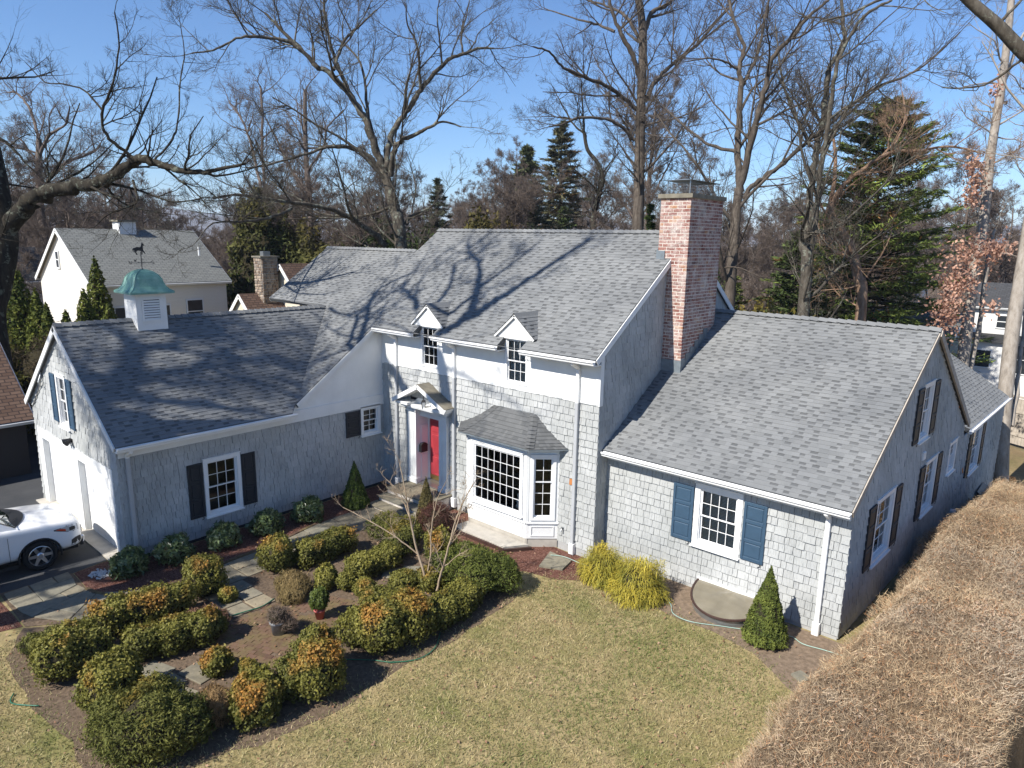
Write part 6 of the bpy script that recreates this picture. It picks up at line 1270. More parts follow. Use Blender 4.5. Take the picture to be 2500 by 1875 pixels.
  [(-53.97,5.91,14.58,0.141), (-52.3,6.32,16.18,0.11), (-50.28,7.01,16.91,0.08), (-49.16,7.11,18.26,0.05)],
  [(-53.26,5.37,10.43,0.159), (-54.91,7.07,13.36,0.141), (-55.06,8.86,14.57,0.12), (-55.01,10.61,15.45,0.099), (-55.27,11.29,16.25,0.076)],
  [(-53.68,5.78,13.2,0.106), (-57.08,5.73,15.79,0.073), (-58.9,5.34,16.58,0.037)],
 ],
 'T12': [
  [(-30.55,17.28,-0.6,0.35), (-30.65,17.28,6.8,0.259), (-31.3,17.78,10.61,0.227), (-32,18.06,13.78,0.195), (-32.55,18.46,16.95,0.162), (-32.94,18.83,19.49,0.13)],
  [(-34.3,15.42,11.5,0.13), (-36.86,16.33,14.53,0.106), (-39.78,17.03,17.73,0.08), (-41.68,17.03,19.23,0.052)],
  [(-33.38,15.43,8.65,0.146), (-34.56,15.91,11.22,0.131), (-36,16.57,14.5,0.116), (-37.21,17.46,17.87,0.101), (-38.19,17.97,20.28,0.085)],
  [(-31.3,17.78,10.61,0.13), (-34.14,18.32,12.95,0.106), (-37.41,18.94,15.8,0.081), (-39.5,19.3,17.67,0.053)],
  [(-31.85,18.01,13.14,0.113), (-29.75,18.18,14.87,0.089), (-28.74,17.92,16.25,0.067), (-26.89,18.12,17.26,0.045)],
 ],
 'S1': [
  [(0.55,-12.7,-0.5,0.351), (0.85,-12.5,14.27,0.26), (0.86,-12.5,15.69,0.247), (0.73,-12.5,16.5,0.233), (0.54,-12.5,17.03,0.22)],
  [(0.93,-12.5,17.36,0.2), (1.23,-12.5,18.43,0.184), (1.49,-12.5,18.87,0.169), (1.61,-12.5,19.68,0.153), (1.9,-12.5,20.53,0.137), (2.12,-12.5,21.78,0.121), (2.46,-12.5,23.07,0.106), (2.69,-12.5,24.15,0.09)],
  [(1.12,-13.2,19.02,0.18), (1.02,-13.2,19.79,0.162), (0.5,-13.2,20.82,0.143), (-0.26,-13.2,22.12,0.125), (-0.97,-13.2,23.07,0.107), (-1.69,-13.2,23.6,0.088), (-2.32,-13.2,24.42,0.07)],
  [(0.17,-12,18.02,0.11), (0.6,-12,18.15,0.1), (0.64,-12,18.91,0.09), (0.66,-12,19.43,0.08), (0.7,-12,20.7,0.07), (0.87,-12,21.91,0.06), (0.97,-12,23.25,0.05)],
  [(-0.69,-13.5,20.1,0.11), (-0.75,-13.5,20.84,0.095), (-1.16,-13.5,21.88,0.08), (-1.87,-13.5,23.06,0.065), (-1.43,-13.5,23.45,0.05)],
 ],
 'S2': [
  [(-2.37,-21.2,-0.5,0.405), (-2.07,-21,15.64,0.3), (-2.89,-21,16.19,0.26), (-3.19,-21,16.44,0.22)],
  [(-3.19,-21,16.44,0.22), (-3.45,-21,17.21,0.203), (-3.81,-21,17.74,0.187), (-4.28,-21,18.31,0.17), (-4.73,-21,18.98,0.153), (-4.9,-21,19.37,0.137), (-5.1,-21,20.24,0.12)],
  [(-3.23,-20,16.33,0.16), (-3.05,-20,16.57,0.135), (-2.9,-20,17.32,0.11), (-2.75,-20,17.79,0.085), (-2.64,-20,18.34,0.06)],
  [(-3.98,-22,17.9,0.15), (-4.12,-22,18.73,0.132), (-4.24,-22,19.75,0.114), (-4.47,-22,20.99,0.096), (-4.83,-22,22.48,0.078), (-4.97,-22,23.43,0.06)],
  [(-2.94,-21.5,16.79,0.12), (-2.97,-21.5,17.24,0.097), (-2.83,-21.5,17.51,0.073), (-2.65,-21.5,17.6,0.05)],
  [(-4.59,-20.5,18.34,0.12), (-5.04,-20.5,18.69,0.097), (-5.34,-20.5,18.83,0.073), (-5.41,-20.5,18.61,0.05)],
  [(-4.16,-21.5,19.75,0.1), (-4.92,-21.5,21.47,0.08), (-5.3,-21.5,22.65,0.06), (-5.71,-21.5,23.94,0.04)],
  [(-4.17,-20.3,19.32,0.1), (-3.82,-20.3,19.62,0.08), (-3.58,-20.3,20.24,0.06), (-3.22,-20.3,20.37,0.04)],
 ],
 'S3': [
  [(-0.96,-11.7,-0.5,0.243), (-0.66,-11.5,12.83,0.18), (-1.05,-11.5,14.85,0.165), (-1.79,-11.5,15.39,0.15)],
  [(-1.68,-11.5,15.39,0.13), (-2.05,-11.5,15.82,0.117), (-2.56,-11.5,16.67,0.103), (-3.25,-11.5,17.65,0.09), (-3.67,-11.5,18.62,0.077), (-3.48,-11.5,19.48,0.063), (-3.04,-11.5,20.12,0.05)],
  [(-1.45,-11,14.23,0.11), (-1.95,-11,14.61,0.095), (-2.61,-11,15.61,0.08), (-3.15,-11,16.49,0.065), (-3.08,-11,17.06,0.05)],
  [(-5.17,-12,17.6,0.08), (-4.51,-12,17.37,0.065), (-3.67,-12,17.3,0.05), (-3.34,-12,18.14,0.035)],
  [(-1.09,-12.3,18.61,0.13), (-1.34,-12.3,18.89,0.11), (-2.09,-12.3,19.43,0.09), (-2.69,-12.3,19.8,0.07), (-3.04,-12.3,20.33,0.05)],
 ],
}
RT = 'tall bare trees behind the house'
KEY = [('T1', 'bare_tree', 'tall forked bare tree rising behind the left roof ridge', 'bark_grey', dict(dens=1.4, n2=8, n3=5, n4=4, wig=.14, l1=(1.5, 3.8), rmin=.005, up=.07, lw=1.2)),
 ('T2', 'bare_tree', 'tall straight grey bare tree just left of the brick chimney', 'bark_brown', dict(dens=1.4, n2=8, n3=5, n4=4, wig=.14, l1=(1.5, 3.8), rmin=.005, up=.07, lw=1.2)),
 ('T3', 'bare_tree', 'crooked thin dark bare tree left of the straight tall trunk', 'bark_oak', dict(dens=1.5, n2=6, n3=5, n4=3)),
 ('T4', 'bare_tree', 'bare tree with two tall stems right of the chimney', 'bark_brown', dict(dens=1.3, n2=8, n3=5, n4=4, wig=.14, l1=(1.5, 3.8), rmin=.005, up=.07, lw=1.2)),
 ('T5', 'bare_tree', 'dark twin stemmed bare tree behind the right wing ridge', 'bark_grey', dict(dens=1.3, n2=8, n3=5, n4=4, wig=.14, l1=(1.5, 3.8), rmin=.005, up=.07, lw=1.2)),
 ('T6', 'bare_tree', 'leaning orange brown bare tree in front of the green pine', 'bark_orange', dict(dens=1.4, n2=8, n3=5, n4=4, wig=.14, l1=(1.5, 3.8), rmin=.005, up=.07, lw=1.2)),
 ('T7', 'bare_tree', 'pale smooth trunk with withered pink leaves at the right', 'bark_pale', dict(dens=.9, n2=5, n3=4, n4=3, skip=.6)),
 ('T8', 'bare_tree', 'pale thick trunk at the right edge behind the rear wing', 'bark_pale', dict(dens=.8, n2=5, n3=4, n4=3, skip=.7)),
 ('T9', 'bare_tree', 'thick lichen covered limb reaching in at the top right corner', 'bark_grey', dict(dens=.6, n2=4, n3=4, n4=3, skip=.5)),
 ('T10', 'oak_tree', 'mossy dark oak at the left edge with a long limb over the garage', 'bark_oak', dict(dens=1.5, n2=6, n3=4, n4=3, l1=(1.0, 2.8), rmin=.0038, wig=.15, up=.09)),
 ('T11', 'bare_tree', 'stout bare tree far behind the cream house at the left', 'bark_far', dict(dens=1.6, n2=6, n3=5, n4=4, l1=(1.6, 3.6), rmin=.008)),
 ('T12', 'bare_tree', 'slim multi stemmed bare tree behind the stone chimney', 'bark_far', dict(dens=1.8, n2=6, n3=5, n4=4, l1=(1.6, 3.4), rmin=.007))]
tips = {}
TREES['T9'][0].insert(0, (17.9, 5.2, 9.6, .24)); TREES['T9'][0].insert(0, (19.6, 6.2, 5.0, .36)); TREES['T9'][0].insert(0, (20.2, 6.5, -.4, .45))
for i, (k, nm_, lb, mt, kw) in enumerate(KEY): tips[k] = bare_tree(nm_, lb, TREES[k], mt, 200+i, RT if k in ('T1', 'T2', 'T4', 'T5', 'T6') else None, **kw)[1]
# trees standing on the sunny side, outside the picture, whose shadows cross the roofs
bare_tree('bare_tree', 'bare tree left of the picture whose shadow crosses the main roof and entry', TREES['S1'], 'bark_grey', 301, dens=1.7, n2=5, n3=4, n4=0, l1=(1.2, 2.8), rmin=.012, wig=.16, trunk0=.97, skip=.3)
bare_tree('bare_tree', 'bare tree left of the picture whose shadow crosses the left roof slope', TREES['S3'], 'bark_grey', 302, dens=2.2, n2=6, n3=4, n4=0, l1=(1.2, 2.6), rmin=.012, wig=.16, trunk0=.97, skip=.3)
bare_tree('oak_tree', 'large bare oak left of the picture shading the garage roof', TREES['S2'], 'bark_oak', 303, dens=3.2, n2=6, n3=4, n4=3, l1=(1.2, 3.0), rmin=.010)
# withered leaves still hanging on the pale tree
rng = np.random.default_rng(61); cl_ = [((12.1, 23.6, 5.2), .75, 1.3, 700), ((12.2, 24.0, 6.6), .9, .8, 600), ((12.7, 24.6, 8.0), 1.1, .9, 700), ((13.6, 24.9, 8.2), .7, .5, 260), ((12.1, 25.4, 10.8), .5, 1.0, 330), ((12.0, 25.6, 12.0), .45, .6, 200), ((12.35, 26.0, 15.4), .25, .5, 90), ((13.9, 23.0, 5.6), .4, .4, 60)]
LP = []
for c_, rx, rz, k in cl_: LP.append(np.array(c_)+rng.normal(0, 1, (k, 3))*np.array([rx, rx, rz])*.5)
LP = np.concatenate(LP); V, F = leaf_quads(LP, rng.normal(0, 1, LP.shape), .085, .6, rng, .8); col = mixcol((.40, .20, .13), (.66, .42, .31), rng.uniform(0, 1, len(LP)))
wl_ = [o for o in bpy.data.objects if o.get('label', '').startswith('pale smooth trunk')][0]; tag(fast_mesh('withered_leaves', V, F, 'leaf', wl_, np.repeat(col, 4, 0)), 'withered pinkish brown leaves')
# ------------------------------------------------------------------ sapling with several stems in the garden
sap = [[(6.69, -4.12, 0, .034), (6.66, -4.15, .5, .030), (6.45, -4.2, 1.1, .026), (6.28, -4.25, 1.9, .02), (6.15, -4.3, 2.7, .014), (6.05, -4.35, 3.2, .008)],
       [(6.62, -4.1, .2, .022), (6.72, -4.0, .9, .02), (6.72, -3.95, 1.6, .016), (6.85, -3.9, 2.3, .012), (7.1, -3.85, 2.8, .007)],
       [(7.07, -4.18, 0, .032), (7.18, -4.1, .6, .028), (7.3, -4.0, 1.2, .024), (7.45, -3.9, 1.9, .018), (7.65, -3.8, 2.5, .013), (7.9, -3.7, 3.0, .008)],
       [(6.5, -4.2, .95, .018), (6.1, -4.5, 1.35, .016), (5.5, -4.9, 1.75, .012), (5.0, -5.2, 2.0, .008)],
       [(6.3, -4.25, 1.8, .014), (5.9, -4.2, 2.3, .010), (5.5, -4.3, 2.6, .007)], [(7.35, -3.95, 1.4, .014), (7.2, -3.5, 1.9, .01), (7.15, -3.3, 2.4, .007)]]
tt, _ = bare_tree('sapling', 'bare young multi stemmed tree growing in the hedge garden', sap, 'bark_sapling', 77, dens=4.5, n2=4, n3=3, n4=0, l1=(.45, 1.2), rmin=.003, wig=.16, up=.08)
# ------------------------------------------------------------------ background trees: a few kinds, each tree its own object
def random_limbs(seed, h, r, nl=9, fork=.3, spread=.75):
    rng = np.random.default_rng(seed); x = y = 0.0; tr_ = [(0, 0, -.4, r*1.3)]; k = 6; dx, dy = rng.normal(0, .04, 2)
    for i in range(1, k+1): t = i/k; tr_.append((dx*h*t+rng.normal(0, .12), dy*h*t+rng.normal(0, .12), h*.9*t, r*(1-.82*t)))
    L = [tr_]; A = np.array(tr_)
    for j in range(nl):
        t = fork+(0.92-fork)*j/nl; i0 = min(int(t*k), k-1); f = t*k-i0; s = A[i0, :3]*(1-f)+A[i0+1, :3]*f; rr = (A[i0, 3]*(1-f)+A[i0+1, 3]*f)*.62; a = j*2.4+rng.uniform(-.5, .5); ln = h*rng.uniform(.28, .46)*(1.15-.6*t); pt = [(*s, rr)]; d = np.array([math.cos(a)*spread, math.sin(a)*spread, rng.uniform(.35, .8)]); p = s.copy()
        for q in range(4): d = d+rng.normal(0, .16, 3)+np.array([0, 0, .14]); d /= np.linalg.norm(d); p = p+d*ln/4; pt.append((*p, rr*(1-.2*(q+1))))
        L.append(pt)
    return L
PROTO = []
for i, (h, r, nl, fk, sp) in enumerate(((17, .24, 10, .25, .8), (14, .20, 11, .18, .95), (20, .28, 9, .40, .7), (11, .14, 12, .10, .8), (16, .2, 12, .3, 1.0))):
    lm = random_limbs(500+i, h, r, nl, fk, sp); A = np.array(lm[0], float); P, R = smooth_line(A[:, :3], A[:, 3], 5); V0, F0 = batch_tubes(P[None], R[None], 8)
    V, F, _ = tree_geometry(lm, 600+i, dens=1.5, l1=(1.3, 3.0), n2=6, n3=5, n4=5, rmin=.011, wig=.17, tw=2.2); nk = len(P)*12 if A[0, 3] > .12 else len(P)*7
    oa = fast_mesh('trunk', V0, F0, 'bark_far', None, smooth=True); ob = fast_mesh('crown', V[nk:], F[F.min(1) >= nk]-nk, 'bark_far', None, smooth=True)
    PROTO.append((oa.data, ob.data)); bpy.data.objects.remove(oa); bpy.data.objects.remove(ob)
FWD = np.array([math.sin(YAW), math.cos(YAW)]); RGT = np.array([math.cos(YAW), -math.sin(YAW)])
rng = np.random.default_rng(9); placed = []
def far_tree(x, y, kind, s, rz, label, group):
    t = thing('bare_tree', label, 'tree', (x, y, float(gz_(x, y))), group)
    for nm_, me in zip(('trunk', 'crown'), PROTO[kind]): o = bpy.data.objects.new(nm_, me); COL.objects.link(o); o.parent = t
    t.rotation_euler.z = rz; t.scale = (s, s, s*rng.uniform(.9, 1.1)); return t
tries = 0
while len(placed) < 150 and tries < 6000:
    tries += 1; D = rng.uniform(44, 140); u = rng.uniform(-.80, .80); x, y = 18.17+FWD[0]*D+RGT[0]*u*D, -14.3+FWD[1]*D+RGT[1]*u*D
    if -33 < x < -18 and -8 < y < 10: continue
    if x > 7 and 34 < y < 56 and x < 22: continue
    if any((x-a)**2+(y-b_)**2 < 11 for a, b_ in placed): continue
    placed.append((x, y)); kd = int(rng.integers(0, 5)); s = rng.uniform(.72, 1.05)*(1.0 if D < 90 else 1.05)
    far_tree(x, y, kd, s, rng.uniform(0, 6.28), 'bare winter tree in the wood behind the house', 'bare winter trees of the wood behind the house')
# undergrowth thickets and the far wood: uncountable twigs
def thicket(name, label, n_, zone, seed, hgt, rmin, col):
    rng = np.random.default_rng(seed); D = rng.uniform(zone[0], zone[1], n_); u = rng.uniform(zone[2], zone[3], n_); x = 18.17+FWD[0]*D+RGT[0]*u*D; y = -14.3+FWD[1]*D+RGT[1]*u*D
    ok = ~((x > -32) & (x < -19) & (y > -6) & (y < 9)) & ~((x > -22) & (x < 18) & (y < 12)) & ~((x > 7.5) & (x < 22) & (y > 22) & (y < 56)) ; x, y = x[ok], y[ok]; n_ = len(x); s = np.stack([x, y, gz_(x, y)-.2], 1)
    d = unit(rng.normal(0, .35, (n_, 3))+np.array([0, 0, 1.0])); L = rng.uniform(.5, 1.0, n_)*hgt; P1, R1 = extend(s, d, L, np.full(n_, rmin*2.2), np.full(n_, rmin), 5, rng, .2, .05); V1, F1 = batch_tubes(P1, R1, 3)
    s, d, l, r_ = spawn(P1, R1, 5, rng, tmin=.25); P2, R2 = extend(s, d, l*1.1, np.full(len(l), rmin*1.2), np.full(len(l), rmin*.7), 4, rng, .25, .05); V2, F2 = batch_tubes(P2, R2, 3)
    s, d, l, r_ = spawn(P2, R2, 3, rng); P3_, R3 = extend(s, d, l, np.full(len(l), rmin*.8), np.full(len(l), rmin*.5), 3, rng, .25, .05); V3, F3 = batch_tubes(P3_, R3, 3)
    V = np.concatenate([V1, V2, V3]); F = np.concatenate([F1, F2+len(V1), F3+len(V1)+len(V2)]); tag(fast_mesh(name, V, F, 'bark_far', None), label, kind='stuff')
thicket('undergrowth', 'tangled brown undergrowth behind the house', 2600, (44, 80, -.8, .8), 71, 4.5, .016, None)
thicket('far_wood', 'brown leafless wood far behind the houses', 3400, (130, 420, -.85, .85), 72, 15, .05, None)
# ------------------------------------------------------------------ conifers
def conifer(name, label, x, y, h, r, seed, green, green2, brown=0.0, n_lay=26, per=9, droop=-.12, bare=.12, z0=None, cards=46, size=.20, asp=.22, taper=.9, group=None, up_tip=.25):
    rng = np.random.default_rng(seed); z0 = float(gz_(x, y)) if z0 is None else z0; t = thing(name, label, 'conifer', (x, y, z0), group)
    zs = np.repeat(np.linspace(bare, .97, n_lay), per)+rng.normal(0, .008, n_lay*per); a = rng.uniform(0, 2*PI, len(zs)); L = r*np.clip((1-zs)**taper, .03, 1)*rng.uniform(.55, 1.1, len(zs))*np.clip((zs-bare)*8+.6, 0, 1)
    s = np.stack([np.full(len(zs), x), np.full(len(zs), y), z0+zs*h], 1); d = unit(np.stack([np.cos(a), np.sin(a), np.full(len(zs), droop)+.5*(zs-.4)], 1)); P, R = extend(s, d, L, .012+.012*L, np.full(len(L), .006), 5, rng, .08, .03)
    V, F = batch_tubes(P, R, 3); tr_, trr = np.array([[[x, y, z0-.3], [x, y, z0+h*.5], [x, y, z0+h]]]), np.array([[h*.016, h*.009, .01]]); V0, F0 = batch_tubes(tr_, trr, 8)
    fast_mesh('trunk', np.concatenate([V0, V]), np.concatenate([F0, F+len(V0)]), 'bark_oak', t)
    n_, k = len(L), 5; tt = rng.uniform(.15, 1, (n_, cards))**.7*(k-1); i0 = np.minimum(tt.astype(int), k-2); f = (tt-i0)[..., None]; ib = np.arange(n_)[:, None]
    c = P[ib, i0]*(1-f)+P[ib, i0+1]*f; tg = P[ib, i0+1]-P[ib, i0]; tg /= np.maximum(np.linalg.norm(tg, axis=2, keepdims=True), 1e-9)
    side = np.cross(tg, np.array([0, 0, 1.0])); wd = (L[:, None]*.30*(1-.55*tt/(k-1)))[..., None]; c = c+side*rng.normal(0, .55, (n_, cards, 1))*wd+rng.normal(0, .05, c.shape)*np.array([1, 1, .8])
    c = c.reshape(-1, 3); al = (tg+side*rng.normal(0, .6, (n_, cards, 1))+np.array([0, 0, up_tip*.3])).reshape(-1, 3); nr = np.tile([[0, 0, 1.0]], (len(c), 1)); V, F = leaf_quads(c, nr, size, asp, rng, .45, al)
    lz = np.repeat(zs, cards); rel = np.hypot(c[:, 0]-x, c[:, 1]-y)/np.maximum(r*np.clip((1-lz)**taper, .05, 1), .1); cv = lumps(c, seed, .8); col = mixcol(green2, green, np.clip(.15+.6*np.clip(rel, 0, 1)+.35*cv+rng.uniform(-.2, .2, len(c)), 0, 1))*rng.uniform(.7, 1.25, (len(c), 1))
    if brown > 0: b_ = (lumps(c, seed+5, 1.3)+rng.uniform(-.3, .3, len(c))) > (1-brown)*.9; col[b_] = np.array([.24, .13, .05])*rng.uniform(.6, 1.2, (b_.sum(), 1))
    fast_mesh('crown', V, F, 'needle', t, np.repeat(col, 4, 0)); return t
GR, GD = (.105, .150, .035), (.022, .042, .014)
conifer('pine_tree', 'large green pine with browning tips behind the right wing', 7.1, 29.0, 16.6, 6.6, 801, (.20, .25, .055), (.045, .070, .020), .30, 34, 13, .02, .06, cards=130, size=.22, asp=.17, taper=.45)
conifer('hemlock_tree', 'dark hemlock filling the gap left of the big pine', 4.6, 24.5, 9.5, 4.0, 802, (.13, .17, .05), (.035,.055,.018), .12, 22, 8, -.1, .03, cards=46, size=.24, asp=.2, taper=.7)
conifer('hemlock_tree', 'olive green young hemlock between the two stemmed trees', 2.2, 22.0, 7.0, 2.8, 803, (.16, .18, .05), (.04,.06,.018), .1, 20, 8, -.1, .02, cards=40, size=.2, asp=.22, taper=.7)
conifer('spruce_tree', 'taller of the two far spruces, right of centre above the roof ridge', -30.0, 48.5, 22.5, 7.2, 804, (.20, .185, .095), (.075, .078, .045), .40, 34, 9, -.12, .12, cards=44, size=.46, asp=.16, taper=.72)
conifer('spruce_tree', 'slimmer of the two far spruces above the roof ridge', -28.6, 41.0, 19.0, 5.6, 805, (.16, .18, .08), (.055, .070, .035), .2, 32, 9, -.15, .1, cards=44, size=.42, asp=.17, taper=.72)
conifer('spruce_tree', 'short dark spruce beneath the far pair', -24.5, 42.0, 13.0, 6.0, 806, (.15, .19, .06), (.045, .07, .026), 0, 24, 8, -.12, .05, cards=40, size=.36, asp=.18)
conifer('spruce_tree', 'small dark spruce left of the big forked tree', -33.0, 33.0, 15.5, 4.6, 807, (.13, .145, .085), (.025, .035, .022), .1, 26, 7, -.2, .1, cards=34, size=.36, asp=.17)
conifer('pine_tree', 'bright green young pine beside the straight tall trunk', -1.6, 19.5, 10.6, 1.6, 809, (.12, .18, .04), (.035, .06, .016), 0, 20, 8, .3, .03, cards=40, size=.22, asp=.14)
conifer('pine_tree', 'green pine just right of the chimney behind the gable', 2.9, 17.8, 8.6, 1.9, 810, (.10, .155, .035), (.028, .052, .014), 0, 20, 8, .1, .03, cards=44, size=.22, asp=.16)
conifer('spruce_tree', 'light green spruce branch tips at the right edge beside the hedge', 17.75, 12.6, 3.0, 1.5, 811, (.16, .22, .05), (.05, .08, .02), 0, 14, 8, -.1, .05, cards=50, size=.10, asp=.2)
conifer('hemlock_tree', 'dark conifer left of the stone chimney in front of the cedar mass', -30.5, 13.2, 12.6, 3.4, 813, (.075, .085, .028), (.022, .03, .012), .3, 26, 9, -.05, .03, cards=50, size=.28, asp=.24, taper=.5)
def big_evergreen(label, lobes, n_, seed, green, green2, top=None, size=.20):
    rng = np.random.default_rng(seed); L = np.array(lobes, float); c = L[:, :2].mean(0); t = thing('cedar_tree', label, 'conifer', (float(c[0]), float(c[1]), float(gz_(c[0], c[1])))); p, nr = blob_points(lobes, n_, rng, seed, 2.0, .30); hz = p[:, 2]/p[:, 2].max(); cv = lumps(p, seed, .9)+.6*lumps(p, seed+4, 2.4)
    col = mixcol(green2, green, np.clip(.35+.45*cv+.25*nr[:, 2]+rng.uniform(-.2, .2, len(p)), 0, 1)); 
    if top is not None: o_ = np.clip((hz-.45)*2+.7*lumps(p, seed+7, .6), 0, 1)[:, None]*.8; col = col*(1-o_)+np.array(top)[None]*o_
    V, F = leaf_quads(p+nr*(.25*cv[:, None]), nr, size, .34, rng, .8); fast_mesh('foliage', V, F, 'needle', t, np.repeat(col*rng.uniform(.7, 1.25, (len(p), 1)), 4, 0)); cm = MB(); ellipsoid_core(cm, lobes, .78); cm.build('stems', 'twig_core', t, True)
big_evergreen('broad dark green cedar mass beside the cream house', lob((-26.0, 10.5, 4.0, 2.6, 2.6, 5.6), (-24.0, 12.5, 3.6, 2.6, 2.4, 4.6), (-21.8, 13.2, 3.6, 2.4, 2.4, 4.4)), 16000, 821, (.075, .088, .024), (.014, .022, .008), (.13, .10, .025))
big_evergreen('dark green yew mass behind the left roof ridge', lob((-19.6, 15.2, 3.8, 2.6, 2.4, 4.6), (-17.6, 17.0, 3.4, 2.2, 2.2, 4.2)), 12000, 822, (.060, .085, .024), (.014, .024, .009))
big_evergreen('olive green cedar behind the base of the forked tree', lob((-13.0, 19.0, 4.0, 1.7, 1.7, 6.0),), 5000, 823, (.12, .11, .03), (.035, .035, .012), (.16, .12, .04))
big_evergreen('low golden green shrub mass right of the gable', lob((4.8, 19.0, 2.0, 2.2, 1.6, 3.2), (6.6, 20.0, 1.6, 1.8, 1.5, 3.0)), 8000, 824, (.15, .15, .035), (.04, .05, .014), (.22, .17, .04), .14)
# arborvitae by the cream house
AV = 'arborvitae row beside the cream house'
for lb, x_, y_, r_, h_, z_ in (('tall columnar arborvitae in front of the cream house eave', -20.6, -1.6, .95, 7.6, -.5), ('arborvitae at the far left edge under the oak limb', -20.6, -5.0, 1.0, 7.4, -.5), ('second arborvitae from the left edge', -19.6, -4.55, .8, 6.2, -.5), ('small arborvitae third from the left edge', -18.8, -4.4, .6, 5.6, -.5), ('short bushy arborvitae in the middle of the row', -18.6, -3.7, .8, 5.2, -.5), ('arborvitae directly in front of the white gable', -19.0, -2.75, .9, 6.1, -.5), ('right hand arborvitae in front of the white gable', -18.2, -2.0, .85, 5.5, -.5)):
    cone_shrub('arborvitae', lb, x_, y_, r_, h_, 10000, (.16, .175, .03), (.035, .055, .012), int(h_*100), lump=.14, size=.10, asp=.45, group=AV, z0=z_, taper=2.4)
bush('barberry_thicket', 'tangled brown twiggy shrub behind the garage gable at the left', 'shrub', lob((-13.5, -4.6, 1.6, 1.5, 1.7, 1.9), (-11.8, -3.6, 1.4, 1.4, 1.4, 1.7), (-15.2, -5.6, 1.8, 1.4, 1.4, 2.1)), 9000, green=(.10, .075, .045), green2=(.045, .035, .024), size=.22, asp=.05, bump_=.3, spread=1.3, material='dry_twig')
bush('holly_shrub', 'yellow green shrub low at the left edge behind the shed', 'shrub', lob((-16.2, -7.2, 1.6, 1.5, 1.4, 2.2), (-14.9, -7.4, 1.2, 1.0, 1.0, 1.6)), 6000, green=(.16, .15, .025), green2=(.04, .05, .012), size=.12, asp=.4, bump_=.3, spread=1.0)
bush('bare_shrub', 'greyish bare shrub between the cream house and the stone chimney', 'shrub', lob((-19.8, 7.6, 1.9, 1.3, 1.3, 2.9), (-18.6, 8.4, 1.7, 1.2, 1.2, 2.4)), 8000, green=(.17, .135, .09), green2=(.08, .065, .045), size=.22, asp=.05, bump_=.3, spread=1.3, material='dry_twig')
# ------------------------------------------------------------------ hills on the horizon
hl = MB(); N = 80; V = []
for i in range(N+1):
    a = -1.05+2.1*i/N; dx, dy = math.sin(YAW+a), math.cos(YAW+a); hgt = 60+26*math.sin(i*.33)+14*math.sin(i*.87+1)
    for (D, z) in ((2300, -30), (2700, hgt*.55), (3000, hgt), (3600, -30)): V.append((18+dx*D, -14+dy*D, z))
F = []
for i in range(N):
    for j in range(3): F.append((i*4+j, i*4+j+1, (i+1)*4+j+1, (i+1)*4+j))
hl.add(V, F); tag(hl.build('hills', 'far_hill', smooth=True), 'low blue wooded hills on the horizon', kind='structure')
